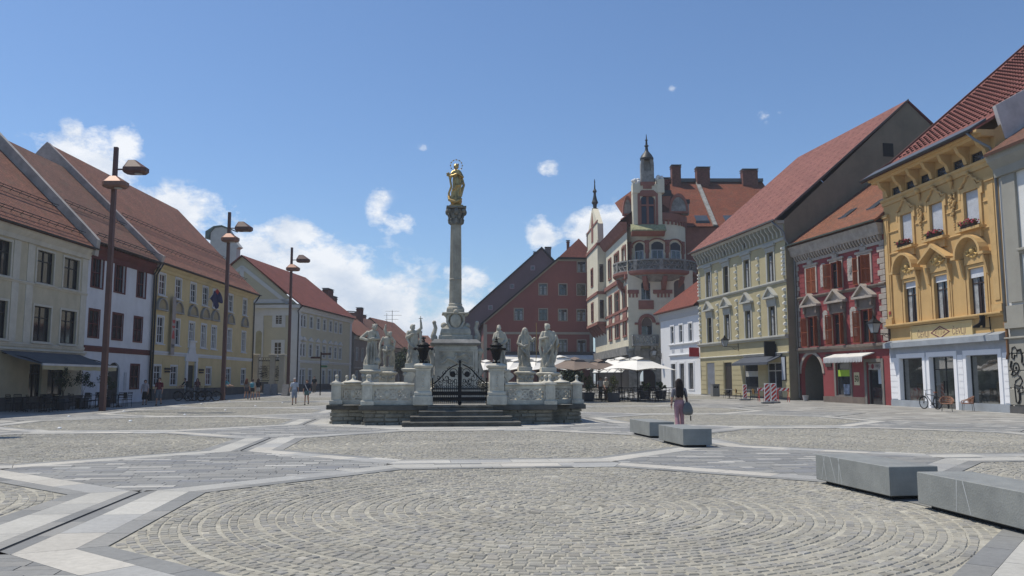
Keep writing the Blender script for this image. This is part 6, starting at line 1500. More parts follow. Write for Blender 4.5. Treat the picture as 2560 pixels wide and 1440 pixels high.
    pz = T(1666, 490, 98.2); MB().box(pz.x-.5, -r*.85, zt, pz.x+.5, -r*.85+.8, pz.z).build('corner_pier', mr, t); MB().box(pz.x-.6, -r*.85-.1, pz.z, pz.x+.6, -r*.85+.9, pz.z+.7).build('pier_cap', m_zinc, t)
    MB().lathe([(r*.98, zt), (2.8, zt+2.6), (1.2, zt+4.4)], 32).build('tower_roof', m_tile_c, t)
    # tall gable front
    Yg = 97.1; yg = Yg - YC
    x0, x1 = T(1583, 520, Yg).x, T(1655, 520, Yg).x; zg0 = T(1619, 566, Yg).z; zs = T(1600, 470, Yg).z
    wl = T(1600, 492, Yg); wr = T(1638, 492, Yg); wz0 = T(1619, 562, Yg).z; wz1 = T(1619, 487, Yg).z
    m = MB(); wall(m, x0, x1, zg0, zs+.5, [(wl.x, wz0, wr.x, wz1, .8)], .3, y=yg); m.box(x0, yg+.31, zg0, x1, yg+1.4, zs+.5); m.poly([(x0,yg,zg0),(x0,yg+.4,zg0),(x0,yg+.4,zs+.5),(x0,yg,zs+.5)]); m.poly([(x1,yg,zg0),(x1,yg,zs+.5),(x1,yg+.4,zs+.5),(x1,yg+.4,zg0)]); m.build('tall_gable', mw, t)
    m = MB(); m.frame(wl.x, wz0, wr.x, wz1, .16, yg+.1, yg+.26); cxx = (wl.x+wr.x)/2; zz = wz0+(wz1-wz0)*.66; m.box(cxx-.13, yg+.08, wz0+.1, cxx+.13, yg+.26, wz1-.1); m.box(wl.x+.1, yg+.09, zz-.1, wr.x-.1, yg+.25, zz+.1); o = m.build('gable_window', mr, t)
    MB().box(wl.x+.05, yg+.24, wz0, wr.x-.05, yg+.27, wz1).build('pane', mat('blue_dark_glass', (.02,.028,.05), rough=.1), o)
    m = MB(); m.frame(wl.x-.3, wz0-.05, wr.x+.3, wz1+.1, .28, yg-.1, yg, wb=0); m.prism([(wl.x-.3,wz1+.1),(wr.x+.3,wz1+.1),(wr.x-.2,wz1+.55),(wl.x+.2,wz1+.55)], yg-.1, yg+.0, 'y'); m.build('red_surround', mr, t)
    s = MB(); s.prism([(yg, zg0+.25), (yg-.95, zg0-.55), (yg-.95, zg0-.7), (yg, zg0-.7)], x0-.35, x1+.3); s.build('mossy_sill_roof', mat('mossy_stone', (.40,.40,.22), var=.3, scale=3), t); MB().prism([(yg, zg0-.7), (yg-.9, zg0-.71), (yg-.5, zg0-1.0), (yg, zg0-1.2)], x0-.3, x1+.2).build('red_sill', mr, t)
    for px, zt_, h in ((1590, 447, 0), (1651, 436, 0)):
        c = T(px, zt_, Yg); m = MB(); m.box(c.x-.42, yg-.15, zs-.6, c.x+.42, yg+1.2, c.z-.6); m.build('gable_pier', mw, t)
        k = MB(); R = random.Random(px)
        for _ in range(7): k.sphere((c.x+R.uniform(-.35,.35), yg+.3+R.uniform(-.2,.3), c.z-.35+R.uniform(-.2,.3)), R.uniform(.16,.3), 7, 5)
        k.build('pier_finial', mat('bright_limestone', (.72,.71,.68), var=.15, scale=4), t, smooth=True)
    st = MB(); st.box(x0+.9, yg-.12, zs+.3, x1-.9, yg+1.1, zs+.75); st.box(x0+1.2, yg-.14, zs-.1, x1-1.2, yg-.0, zs+.3); st.build('stepped_cap', mr, t)
    c = T(1619.5, 450, Yg).x; za = zs + .75; zn = T(1619, 414, Yg).z
    m = MB(); m.box(c-.78, yg+.1, za, c-.42, yg+.9, zn+.1); m.box(c+.42, yg+.1, za, c+.78, yg+.9, zn+.1); m.box(c-.42, yg+.6, za, c+.42, yg+.9, zn+.2); m.box(c-.42, yg+.12, za, c+.42, yg+.59, za+1.4)
    n = 8
    for k in range(n):      # pointed arch
        for s_ in (-1, 1):
            f0, f1 = k/n, (k+1)/n; P = lambda f, o_: (c + s_*(.42+o_)*math.cos(f*math.pi/2)**.9, zn + (1.25+o_*1.1)*math.sin(f*math.pi/2))
            m.loft([[(P(f0,0)[0], y, P(f0,0)[1]) for y in (yg+.08,yg+.9)] + [(P(f0,.36)[0], y, P(f0,.36)[1]) for y in (yg+.9,yg+.08)], [(P(f1,0)[0], y, P(f1,0)[1]) for y in (yg+.08,yg+.9)] + [(P(f1,.36)[0], y, P(f1,.36)[1]) for y in (yg+.9,yg+.08)]])
    m.box(c-.42, yg+.61, zn, c+.42, yg+.88, zn+.9); m.build('niche_pinnacle', mg, t)
    zq = zn + 1.15; ztip = T(1617.5, 333, Yg).z; H = ztip - zq
    m = MB(); m.lathe([(.80,-.35),(.84,-.15),(.62,.25),(.42,.5),(.36,H*.2),(.27,H*.24),(.20,H*.32),(.16,H*.45),(.3,H*.5),(.14,H*.53),(.1,H*.72),(.2,H*.75),(.08,H*.78),(.03,H)], 12, (c, yg+.5, zq)); m.build('spire', mat('dark_copper', (0,)*3), t, smooth=30)
mat_roof_t = tile_mat('orange_red_tiles', (.27,.085,.045), (.20,.065,.037), moss=.3)
tall_building()
# ================================================================ FIGURES
def remesh(mb, voxel, smooth=2, decim=None):
    me = bpy.data.meshes.new('tmp'); me.from_pydata(mb.v, [], mb.f); o = bpy.data.objects.new('tmp', me); SC.collection.objects.link(o)
    m = o.modifiers.new('r', 'REMESH'); m.mode = 'VOXEL'; m.voxel_size = voxel; m.use_smooth_shade = True
    if smooth: s = o.modifiers.new('s', 'SMOOTH'); s.factor = .5; s.iterations = smooth
    if decim: d = o.modifiers.new('d', 'DECIMATE'); d.ratio = decim
    dg = bpy.context.evaluated_depsgraph_get(); r = bpy.data.meshes.new_from_object(o.evaluated_get(dg))
    bpy.data.objects.remove(o); bpy.data.meshes.remove(me)
    r.polygons.foreach_set('use_smooth', [True]*len(r.polygons)); return r
def meshobj(name, me, material, parent):
    me.materials.clear(); me.materials.append(material); me.name = name
    o = bpy.data.objects.new(name, me); SC.collection.objects.link(o); o.parent = parent; return o
def limb(mb, p0, r0, p1, r1, n=10):
    p0, p1 = Vector(p0), Vector(p1); mb.tube([p0, p1], r0, n, r1); mb.sphere(p0, r0*1.0, n, 6); mb.sphere(p1, r1*1.0, n, 6)
def chain(mb, pts, n=10):
    for (a, b) in zip(pts[:-1], pts[1:]): limb(mb, a[0], a[1], b[0], b[1], n)
def robe(mb, secs, folds=11, amp=.1, seed=0, twist=.8, n=72, rows=46, sharp=1.4):
    """closed draped body through elliptical sections (z, cx, cy, rx, ry, foldiness)"""
    R = random.Random(seed); ph = [R.uniform(0, 6.28) for _ in range(4)]; z0, z1 = secs[0][0], secs[-1][0]; rings = []
    for k in range(rows):
        z = z0 + (z1-z0)*k/(rows-1); i = 0
        while i < len(secs)-2 and z > secs[i+1][0]: i += 1
        a, b = secs[i], secs[i+1]; t = (z-a[0])/(b[0]-a[0]) if b[0] != a[0] else 0; t = t*t*(3-2*t)
        cx, cy, rx, ry, fo = [a[q] + (b[q]-a[q])*t for q in range(1, 6)]
        ring = []
        for j in range(n):
            th = 2*math.pi*j/n; w = twist * (z-z0)
            f = math.sin(folds*th + ph[0] + w*3 + .8*math.sin(2*th + z*3)); f = math.copysign(abs(f)**(1/sharp), f)
            f2 = math.sin((folds*.5+.5)*th + ph[1] - w*5 + 1.5*math.sin(z*4)) ; f3 = math.sin(3*th + z*9 + ph[2])
            s = 1 + amp*1.45*fo*(.62*f + .35*f2 + .2*f3) + .022*fo*math.sin(23*th + 6*z + 2*f2)
            ring.append((cx + rx*s*math.cos(th), cy + ry*s*math.sin(th), z))
        rings.append(ring)
    mb.loft(rings)
def swag(mb, pts, r, n=8):        # rolled fold of cloth along a path
    pts = [Vector(p) for p in pts]; fine = []
    for i in range(len(pts)-1):
        for k in range(5): fine.append(pts[i].lerp(pts[i+1], k/5))
    fine.append(pts[-1]); mb.tube(fine, r, n)
def head(mb, c, r, look=(0,-1), beard=0, hair=0, hood=0, tilt=0):
    c = Vector(c); r = r*(1.13 if beard or hair or hood else 1); d = Vector((look[0], look[1], 0)).normalized(); s = Vector((-d.y, d.x, 0))
    mb.sphere(c, r*.86, 14, 10, sz=1.2); mb.sphere(c + d*r*.2 + Vector((0,0,-r*.42)), r*.62, 12, 8)
    limb(mb, c + d*r*.86 + Vector((0,0,r*.15)), r*.09, c + d*r*1.06 + Vector((0,0,-r*.2)), r*.16, 6)
    for q in (-1, 1):
        mb.sphere(c + s*q*r*.34 + d*r*.74 + Vector((0,0,r*.2)), r*.15, 6, 4); mb.sphere(c + s*q*r*.84 + Vector((0,0,-.02*r)), r*.2, 6, 5)
    mb.sphere(c + d*r*.78 + Vector((0,0,-r*.62)), r*.2, 6, 4)
    if beard:
        for k in range(5): mb.sphere(c + d*r*(.65+.05*k) + s*r*.12*math.sin(k*2.5) + Vector((0,0,-r*(.7+.28*k*beard))), r*(.46-.07*k), 8, 6)
    if hair:
        R = random.Random(int(hair*10))
        for k in range(16): a = k*.55; v = s*math.cos(a)*.75 - d*(abs(math.sin(a))*.75); mb.sphere(c + v*r + Vector((0,0,R.uniform(-.6,.7)*r)), r*R.uniform(.28,.42), 7, 5)
    if hood:
        mb.sphere(c - d*r*.15 + Vector((0,0,r*.12)), r*1.08, 12, 8, sz=1.1)
        for q in (-1, 1): limb(mb, c + s*q*r*.7 - d*r*.1, r*.5, c + s*q*r*1.2 + Vector((0,0,-r*1.9)), r*.6)
def hand(mb, p, d, up=(0,0,1), s=1.0, curl=.5, side=1):
    """palm and five fingers; d = direction the fingers point, side = which side the thumb leaves"""
    p = Vector(p); d = Vector(d).normalized(); u = Vector(up); u = (u - d*u.dot(d)).normalized(); w = d.cross(u).normalized()
    for q in (-.018, 0, .018): limb(mb, p + w*q*s, .017*s, p + w*q*s*1.2 + d*.065*s, .015*s, 7)
    for k, (o, L) in enumerate(((-.030,.062),(-.011,.074),(.009,.070),(.028,.054))):
        a = p + d*.072*s + w*o*s; b = a + (d*(1-curl*.4) - u*curl*.5).normalized()*L*.55*s; c = b + (d*(1-curl) - u*curl*1.1).normalized()*L*.5*s
        limb(mb, a, .0098*s, b, .009*s, 6); limb(mb, b, .009*s, c, .0078*s, 6)
    a = p + d*.02*s - w*side*.026*s; b = a + (d*.6 - w*side*.8 - u*.3).normalized()*.035*s; limb(mb, a, .012*s, b, .0105*s, 6); limb(mb, b, .0105*s, b + (d*.9 - w*side*.2 - u*.4).normalized()*.03*s, .009*s, 6)
m_stone = mat('carved_sandstone', (.52,.49,.40), rough=.9, var=.32, scale=2.2, col2=(.23,.215,.175), bump=.45, bscale=26, streak=.5)
m_stone2 = mat('pale_carved_stone', (.60,.57,.48), rough=.9, var=.3, scale=2.6, col2=(.37,.345,.28), bump=.35, bscale=22, streak=.5)
m_gold = mat('gilded_metal', (.52,.385,.17), rough=.42, metal=.85, var=.2, scale=3, col2=(.30,.21,.09), bump=.1, bscale=12)
THM = math.radians(6); MO = V2(-2.48, 36.2)
def MPt(x, y): return Vector((MO.x + x*math.cos(THM) - y*math.sin(THM), MO.y + x*math.sin(THM) + y*math.cos(THM), 0))
FLOOR = .72
# ---------------------------------------------------------------- base, steps
def monument_base():
    t = thing('monument_base', 'low rubble platform with dark slab edge carrying the column and balustrade', 'platform', tuple(MPt(0,0)), THM)
    ms = mat('rubble_limestone', (.37,.335,.26), rough=.95, var=.35, scale=1.8, col2=(.11,.10,.08), bump=.8, bscale=14, streak=.2)
    R = random.Random(11); m = MB()
    m.box(-3.5, -5.2, -.05, 3.45, -4.2, .54); m.box(-4.75, -4.2, -.06, 4.7, 4.2, .54)
    def run(p, q, nrm):
        p, q = Vector((*p, 0)), Vector((*q, 0)); d = (q-p); L = d.length; d.normalize(); n = Vector((*nrm, 0)); z = -.05
        for h in (.17, .15, .15, .13):
            u = 0
            while u < L:
                w = R.uniform(.25, .8); w = min(w, L-u); 
                if L - (u+w) < .2: w = L-u
                o = R.uniform(.02, .11) + (.05 if z < .1 else 0); i = .012 + .01*R.random()
                a = p + d*(u+i); b = p + d*(u+w-i)
                rings = []
                for (ins, out) in ((0, 0), (0, o*.8), (.02, o)):
                    zz0, zz1 = z+i+ins, z+h-i-ins; aa, bb = a + d*ins, b - d*ins
                    rings.append([tuple(aa + n*out + Vector((0,0,zz0))), tuple(bb + n*(out*R.uniform(.8,1.1)) + Vector((0,0,zz0+R.uniform(-.01,.01)))), tuple(bb + n*out + Vector((0,0,zz1))), tuple(aa + n*(out*R.uniform(.8,1.1)) + Vector((0,0,zz1+R.uniform(-.01,.01))))])
                m.loft(rings); u += w
            z += h
    run((-3.5,-5.2), (3.45,-5.2), (0,-1)); run((-4.75,-4.2), (-3.6,-4.2), (0,-1)); run((3.55,-4.2), (4.7,-4.2), (0,-1)); run((-4.75,4.2), (-4.75,-4.2), (-1,0)); run((4.7,-4.2), (4.7,4.2), (1,0)); run((-3.5,-4.2), (-3.5,-5.2), (-1,0)); run((3.45,-5.2), (3.45,-4.2), (1,0))
    m.build('rubble_wall', ms, t)
    md = mat('dark_slab_stone', (.125,.12,.105), rough=.85, var=.3, scale=1.5, bump=.3, streak=.25)
    s = MB(); s.bbox(-3.68, -5.42, .54, 3.62, -4.1, FLOOR, .012); s.bbox(-4.95, -4.1-.28, .54, 4.9, 4.4, FLOOR-.003, .012); s.build('capping_slab', md, t)
    fl = MB(); fl.box(-4.3, -4.9, FLOOR-.004, 4.3, 4.1, FLOOR+.004); fl.build('platform_floor', mat('platform_paving', (.30,.295,.27), var=.25, scale=2), t)
    t = thing('stone_steps', 'four worn dark stone steps rising to the black iron gate', 'steps', tuple(MPt(.02,-5.4)), THM)
    for k, (w, nm) in enumerate(((2.10, 4), (1.82, 3), (1.52, 2), (1.20, 1))):
        z1 = .18*(k+1) - .006; z0 = .18*k; y = -1.28 + .36*k
        b = MB(); b.prism([(.2, z0-.02), (y+.06, z0-.02), (y+.06, z1-.07), (y, z1-.05), (y, z1-.015), (y+.02, z1), (.2, z1)], -w, w); b.build('step', mat('step_stone', (.17,.165,.145), rough=.85, var=.3, scale=1.7, bump=.3, streak=.2), t)
monument_base()
# ---------------------------------------------------------------- balustrade
def balustrade():
    t = thing('balustrade', 'weathered pale stone balustrade with pierced strapwork panels around the column', 'balustrade', (*MPt(0,0).xy, FLOOR), THM)
    def pier(x, y, w=.36, h=.84, ball=1):
        m = MB(); a = w/2; m.bbox(x-a-.06, y-a-.06, 0, x+a+.06, y+a+.06, .17, .02); m.box(x-a, y-a, .17, x+a, y+a, h-.1); m.bbox(x-a-.05, y-a-.05, h-.1, x+a+.05, y+a+.05, h-.02, .015)
        m.box(x-a*.6, y-a-.015, .25, x+a*.6, y-a, h-.18); p = m.build('pier', m_stone2, t)
        if ball:
            f = MB(); f.lathe([(.20,0),(.17,.03),(.08,.07),(.05,.12),(.05,.16),(.035,.18)], 12, (x, y, h-.02)); f.sphere((x, y, h+.22), .07, 12, 8); f.build('ball_finial', m_stone2, p, smooth=True)
    def panel(p, q, nx):
        p, q = Vector((*p, 0)), Vector((*q, 0)); d = q-p; L = d.length; ang = math.atan2(d.y, d.x); m = MB(); H = .84
        m.bbox(0, -.09, 0, L, .09, .15, .02); m.prism([(-.15,H-.04),(-.17,H-.09),(-.08,H-.14),(.08,H-.14),(.17,H-.09),(.15,H-.04),(0,H-.01)], 0, L); m.box(0, -.075, H-.24, L, .075, H-.139)
        m.box(0, -.07, .15, .07, .07, H-.24); m.box(L-.07, -.07, .15, L, .07, H-.24); m.box(.07, -.07, .15, L-.07, .07, .19)
        z0, z1 = .19, H-.24; zc = (z0+z1)/2; w = (L-.14)/nx
        for k in range(nx):
            x0 = .07 + k*w; x1 = x0 + w; xc = (x0+x1)/2
            for s_ in (1, -1):
                a, b = (x0, z0 if s_ > 0 else z1), (x1, z1 if s_ > 0 else z0); dx, dz = b[0]-a[0], b[1]-a[1]; l = math.hypot(dx, dz); nx_, nz_ = -dz/l*.032, dx/l*.032
                m.prism([(a[0]+nx_, a[1]+nz_), (a[0]-nx_, a[1]-nz_), (b[0]-nx_, b[1]-nz_), (b[0]+nx_, b[1]+nz_)], -.055 - .002*s_, .055 + .002*s_, 'y')
            n = 14; r = (z1-z0)*.34
            for i in range(n):
                t0, t1 = 2*math.pi*i/n, 2*math.pi*(i+1)/n; P = lambda tt, rr: (xc + rr*math.cos(tt), zc + rr*math.sin(tt))
                m.loft([[(P(t0,r-.03)[0], yy, P(t0,r-.03)[1]) for yy in (-.062,.062)] + [(P(t0,r+.03)[0], yy, P(t0,r+.03)[1]) for yy in (.062,-.062)], [(P(t1,r-.03)[0], yy, P(t1,r-.03)[1]) for yy in (-.062,.062)] + [(P(t1,r+.03)[0], yy, P(t1,r+.03)[1]) for yy in (.062,-.062)]])
            if k == nx//2 and nx > 1: m.sphere((x0, -.03, zc), .12, 10, 6, sy=.6, sz=1.2)
            m.sphere((xc, -.02, zc), .045, 8, 5)
            for qx in (x0+.05, x1-.05): m.sphere((qx, 0, zc), .05, 8, 5)
        m.xf(Matrix.Translation(p) @ Matrix.Rotation(ang, 4, 'Z')); m.build('pierced_panel', m_stone2, t)
    F = -5.15; S = -4.0
    for s_ in (-1, 1):
        pier(s_*3.38, F); pier(s_*4.62, S); pier(s_*3.38, S-.0, .3); pier(s_*4.62, .2); pier(s_*4.62, 4.1)
        panel(*(((-3.2,F),(-1.68,F)) if s_ < 0 else ((1.68,F),(3.2,F))), 3)
        panel(*(((-4.44,S),(-3.54,S)) if s_ < 0 else ((3.54,S),(4.44,S))), 2)
        panel(*(((-3.38,F+.2),(-3.38,S-.16)) if s_ < 0 else ((3.38,F+.2),(3.38,S-.16))), 2)
        panel((s_*4.62, S+.2), (s_*4.62, 0), 6); panel((s_*4.62, .4), (s_*4.62, 3.9), 6)
    panel((-4.4, 4.1), (-.3, 4.1), 7); pier(0, 4.1); panel((.2, 4.1), (4.4, 4.1), 7)
    for x, y in ((-4.0, S), (4.0, S), (-2.9, F+.0)):
        f = MB(); f.lathe([(.38,0),(.3,.05),(.12,.1),(.06,.15),(.05,.2)], 14, (x, y+.0, .82)); f.sphere((x, y, 1.07), .065, 10, 7); (f.build('ball_finial', m_stone2, t, smooth=True) if x != -2.9 else None)
    for s_ in (-1, 1):   # gate pillars
        x = s_*1.36; m = MB(); m.bbox(x-.36, F-.36, 0, x+.36, F+.36, .36, .03); m.bbox(x-.33, F-.33, .36, x+.33, F+.33, .5, .03); m.box(x-.265, F-.265, .5, x+.265, F+.265, 1.28); m.box(x-.19, F-.285, .58, x+.19, F-.265, 1.2)
        for k in range(5): m.sphere((x, F-.28, .68+.11*k), .045, 7, 5)
        m.bbox(x-.29, F-.29, 1.28, x+.29, F+.29, 1.36, .02); m.loft([[(x-a, F-a, z), (x+a, F-a, z), (x+a, F+a, z), (x-a, F+a, z)] for a, z in ((.30,1.36),(.36,1.42),(.36,1.46),(.22,1.54))]); m.build('gate_pillar', m_stone2, t)
        v = MB(); v.prism([(0,0)] + [(.25*math.cos(.25*k)*(1-.04*k), .22+.2*math.sin(.25*k)*(1-.03*k)) for k in range(12)], -.08, .08, 'y'); v.xf(Matrix.Translation((x + s_*.42, F+.05, .84)) @ Matrix.Scale(s_, 4, (1,0,0))); v.build('volute', m_stone2, t)
balustrade()
# ---------------------------------------------------------------- iron gate
def iron_gate():
    t = thing('iron_gate', 'black wrought iron double gate with arched scrollwork between the stone pillars', 'gate', (*MPt(0,-5.15).xy, FLOOR), THM)
    R = random.Random(5)
    for s_ in (-1, 1):
        m = MB(); X = lambda u: s_*u
        m.box(X(.985), -.03, .02, X(1.03), .03, 1.0); m.box(X(.02), -.025, .02, X(.07), .025, 1.4)
        for z, h in ((.06,.035),(.15,.16),(.36,.16),(.57,.06)): m.box(X(.07), -.02, z, X(.985), .02, z+h*.9)
        u = .12
        while u < .97: m.box(X(u)-.01, -.012, .05, X(u)+.01, .012, .70 if u > .5 else .95); u += .075
        for k in range(9): c = .12+k*.105; m.tube([(X(c)+.04*math.cos(a*.8), 0, .68+.04*math.sin(a*.8)) for a in range(9)], .009, 4)
        arch = [(X(.99), 0, .78), (X(.9), 0, .84), (X(.75), 0, .96), (X(.6), 0, 1.14), (X(.45), 0, 1.30), (X(.28), 0, 1.42), (X(.1), 0, 1.5)]; m.tube(arch, .026, 6)
        def scroll(cx, cz, r, tn, st=0, w=.014): m.tube([(X(cx + r*(1-k/26)*math.cos(st + tn*k/20*6.28)), R.uniform(-.01,.01), cz + r*(1-k/26)*math.sin(st + tn*k/20*6.28)) for k in range(21)], w, 5)
        for a in ((.22,1.2,.17,1.2,0),(.5,1.0,.15,-1.2,1),(.72,.82,.11,1.2,2),(.35,.88,.12,1.2,3),(.88,.72,.08,-1.2,1),(.15,.9,.1,1,4),(.6,1.2,.09,1,2),(.4,1.38,.07,-1,0),(.8,1.0,.07,1,1)): scroll(*a)
        for k in range(26):
            u = R.uniform(.1,.9); zt = .75 + .7*(1-u); z = R.uniform(.72, zt); c = Vector((X(u),0,z)); a = R.uniform(0,6.28); d = Vector((math.cos(a),0,math.sin(a)))*.055; n = Vector((-d.z,0,d.x))*.4
            m.loft([[tuple(c+Vector((0,y,0))) for y in (-.008,.008)] + [tuple(c+d*.5+n+Vector((0,y,0))) for y in (.008,-.008)], [tuple(c+d*.5-n+Vector((0,y,0))) for y in (-.008,.008)] + [tuple(c+d+Vector((0,y,0))) for y in (.008,-.008)]])
        m.sphere((X(.27), 0, 1.14), .11, 10, 7, sy=.35); m.build('gate_leaf', m_black, t)
    m = MB(); m.box(-.035, -.04, 0, .035, .04, 1.6); 
    for k in range(8): a = k*math.pi/4; m.tube([(0,0,1.62),(.12*math.cos(a),0,1.62+.12*math.sin(a))], .016, 5, .004)
    m.build('centre_post', m_black, t)
iron_gate()
def lantern(px, lab):
    s_ = -1 if px < 1150 else 1; p = MPt(s_*1.36, -5.15)
    t = thing('urn_lantern', lab, 'lantern', (p.x, p.y, FLOOR+1.52), THM, 'cast iron lanterns on the gate pillars')
    b = MB(); b.lathe([(.17,0),(.15,.04),(.05,.07),(.04,.12),(.06,.15)], 12)
    for k in range(4): a = k*math.pi/2+.78; b.sphere((.14*math.cos(a), .14*math.sin(a), .04), .05, 8, 5)
    b.build('foot', m_black, t, smooth=30)
    c = MB(); prof = [(.09,.15),(.13,.2),(.17,.42),(.235,.52),(.29,.56),(.27,.60),(.2,.62),(.2,.66),(.22,.70),(.15,.78),(.05,.82)]; c.lathe(prof, 12)
    for k in range(12):
        a = k*math.pi/6
        for z, r in ((.57,.30),(.69,.22)): c.sphere((r*math.cos(a), r*math.sin(a), z), .032, 6, 5)
        for i in range(5): rr = .13+.012*i; z = .22+.055*i; c.sphere((rr*math.cos(a+i*.26), rr*math.sin(a+i*.26), z), .02, 5, 4)
    for q in (-1, 1): c.sphere((q*.31, 0, .56), .06, 8, 6)
    c.build('cage', m_black, t, smooth=30)
    f = MB(); f.lathe([(.04,.8),(.07,.86),(.03,.9),(.05,.94),(.01,1.02)], 8)
    for k in range(4): a = k*1.57; f.tube([(0,0,.9),(.08*math.cos(a),.08*math.sin(a),.95),(.05*math.cos(a),.05*math.sin(a),1.0)], .014, 5)
    f.build('crown', m_black, t)
lantern(1060, 'black cast iron urn lantern on the left gate pillar'); lantern(1238, 'black cast iron urn lantern on the right gate pillar')
# ---------------------------------------------------------------- the column
def plague_column():
    YC = 36.3; c0 = MPt(0,0); cx = AT(1137, 951, YC).x; O = Vector((cx, YC, 0))
    t = thing('memorial_column', 'tall fluted stone column with capital on a carved pedestal with cartouche', 'column', (cx, YC, 0), THM)
    Z = lambda py: AT(1137, py, YC-.6).z; z_ = lambda py: AT(1137, py, YC).z; k = 1/57.6
    m = MB(); w = .90
    m.bbox(-1.2, -1.2, FLOOR, 1.2, 1.2, FLOOR+.35, .04); m.bbox(-1.05, -1.05, FLOOR+.35, 1.05, 1.05, FLOOR+.6, .04)
    zt = Z(864); m.box(-w, -w, FLOOR+.6, w, w, zt); m.box(-w-.03, -w-.03, zt-.18, w+.03, w+.03, zt-.08)
    for q in (-1, 1): m.box(q*w-.08, -w-.04, FLOOR+.6, q*w+.04*q, -w+.1, zt-.2)
    m.build('pedestal', m_stone2, t)
    z0, z1 = Z(914), Z(879); r = MB(); r.frame(-.78, z0-.05, .78, z1+.05, .05, -w-.07, -w); o = r.build('relief_frame', m_stone2, t)
    g = MB(); g.box(-.74, -w-.02, z0, .74, -w-.001, z1); R = random.Random(8)
    def fig(pts, rr): chain(g, [(Vector((p[0], -w-.03, z0+p[1])), rr*(1-.1*i)) for i, p in enumerate(pts)], 8)
    fig([(.1,.1),(-.15,.25),(-.35,.3)], .07); fig([(-.35,.3),(-.45,.16),(-.6,.1)], .05); fig([(.1,.1),(.3,.22),(.45,.14)], .06); fig([(-.1,.22),(.05,.4),(.2,.42)], .05); fig([(.2,.42),(.4,.5),(.55,.42)], .06); g.sphere((.02,-w-.04,z0+.45), .07, 8, 6); g.sphere((.58,-w-.04,z0+.35), .06, 8, 6); fig([(.5,.1),(.62,.3)], .04); fig([(-.6,.35),(-.4,.48),(-.3,.46)], .03)
    g.build('relief', m_stone, o, smooth=40)
    zc0, zc1 = Z(863), Z(852); c = MB(); c.loft([[(-a,-a,z),(a,-a,z),(a,a,z),(-a,a,z)] for a, z in ((w,zt-.01),(w+.12,zt+.02),(w+.16,zt+.06),(w+.18,zt+.10),(.9,zc1+.06))]); c.build('pedestal_cornice', mat('grey_capping', (.24,.24,.23), var=.25, scale=2, bump=.2), t)
    s = MB(); za, zb, zd, ze, zf = zc1, z_(840), z_(821), z_(787), z_(783)
    s.bbox(-.72, -.72, za, .72, .72, zb, .02); s.loft([[(-a,-a,z),(a,-a,z),(a,a,z),(-a,a,z)] for a, z in ((.63,zb),(.66,zb+.1),(.62,zd-.05),(.55,zd))])
    s.loft([[(-a,-a,z),(a,-a,z),(a,a,z),(-a,a,z)] for a, z in ((.52,zd),(.40,zd+.12),(.34,zd+.3),(.42,ze-.08),(.5,ze))]); s.bbox(-.58,-.58,ze,.58,.58,zf,.02); s.bbox(-.38,-.38,zf,.38,.38,z_(773),.02); s.build('upper_plinth', m_stone, t)
    cb = MB(); zc = z_(804)
    for y, a, b in ((-.50,.24,.32),): cb.sphere((0, y, zc), a, 16, 8, sy=.35, sz=b/a)
    for q in (-1, 1):
        chain(cb, [(Vector((q*.2,-.48,zc+.32)), .06), (Vector((q*.34,-.46,zc+.2)), .07), (Vector((q*.36,-.46,zc-.05)), .05), (Vector((q*.22,-.5,zc-.3)), .07), (Vector((q*.08,-.5,zc-.38)), .05)], 8); cb.sphere((q*.42,-.42,zc+.28), .1, 8, 6); cb.sphere((q*.5,-.3,zd+.1), .14, 10, 7)
    cb.sphere((0,-.52,zc+.4), .1, 10, 7); cb.sphere((0,-.5,zc-.42), .09, 8, 6)
    cb.build('cartouche', m_stone, t, smooth=45)
    for q in (-1, 1):      # big side scrolls standing on the cornice corners
        v = MB(); x = q*.92; v.tube([(x, -.55, zc1+.05), (x+q*.05,-.55,zc1+.2), (x,-.55,zc1+.35), (x-q*.06,-.55,zc1+.55), (x,-.55,zc1+.75), (x-q*.02,-.55,zc1+.8)], .12, 8, .06); v.sphere((x+q*.0,-.55,zc1+.12), .15, 10, 7, sy=.7); v.sphere((x,-.56,zc1+.78), .09, 8, 6)
        v.build('side_scroll', m_stone, t, smooth=45)
        v = MB(); v.tube([(q*(w+.05),-.8,FLOOR+.9),(q*(w+.18),-.82,FLOOR+1.3),(q*(w+.06),-.82,FLOOR+1.7),(q*(w+.2),-.82,zt-.15)], .12, 8, .1); v.sphere((q*(w+.12),-.82,FLOOR+.95), .17, 10, 7); v.sphere((q*(w+.14),-.82,zt-.25), .15, 10, 7); v.build('corner_scroll', m_stone, t, smooth=45)
    zs0, zs1 = z_(759), z_(563); b = MB(); b.lathe([(.36,z_(773)),(.38,z_(771)),(.34,z_(767)),(.29,z_(765)),(.31,z_(762)),(.28,zs0)], 32); b.build('column_base', m_stone, t, smooth=40)
    n = 20; seg = 5; rings = []
    for i in range(15):
        f = i/14; z = zs0 + (zs1-zs0)*f; rr = (.272 - .040*f**1.3); ring = []
        for j in range(n*seg): a = 2*math.pi*j/(n*seg); p = j % seg; ring.append(((rr - (.022 if p in (2,3) else (.012 if p in (1,4) else 0)))*math.cos(a), (rr - (.022 if p in (2,3) else (.012 if p in (1,4) else 0)))*math.sin(a), z))
        rings.append(ring)
    MB().loft(rings).build('fluted_shaft', mat('column_limestone', (.46,.43,.35), rough=.9, var=.2, scale=1.5, col2=(.24,.22,.18), bump=.2, bscale=18, streak=.25), t)
    MB().lathe([(.262,zs0+1.02),(.275,zs0+1.04),(.275,zs0+1.07),(.262,zs0+1.09)], 32).build('shaft_ring', m_stone, t, smooth=True)
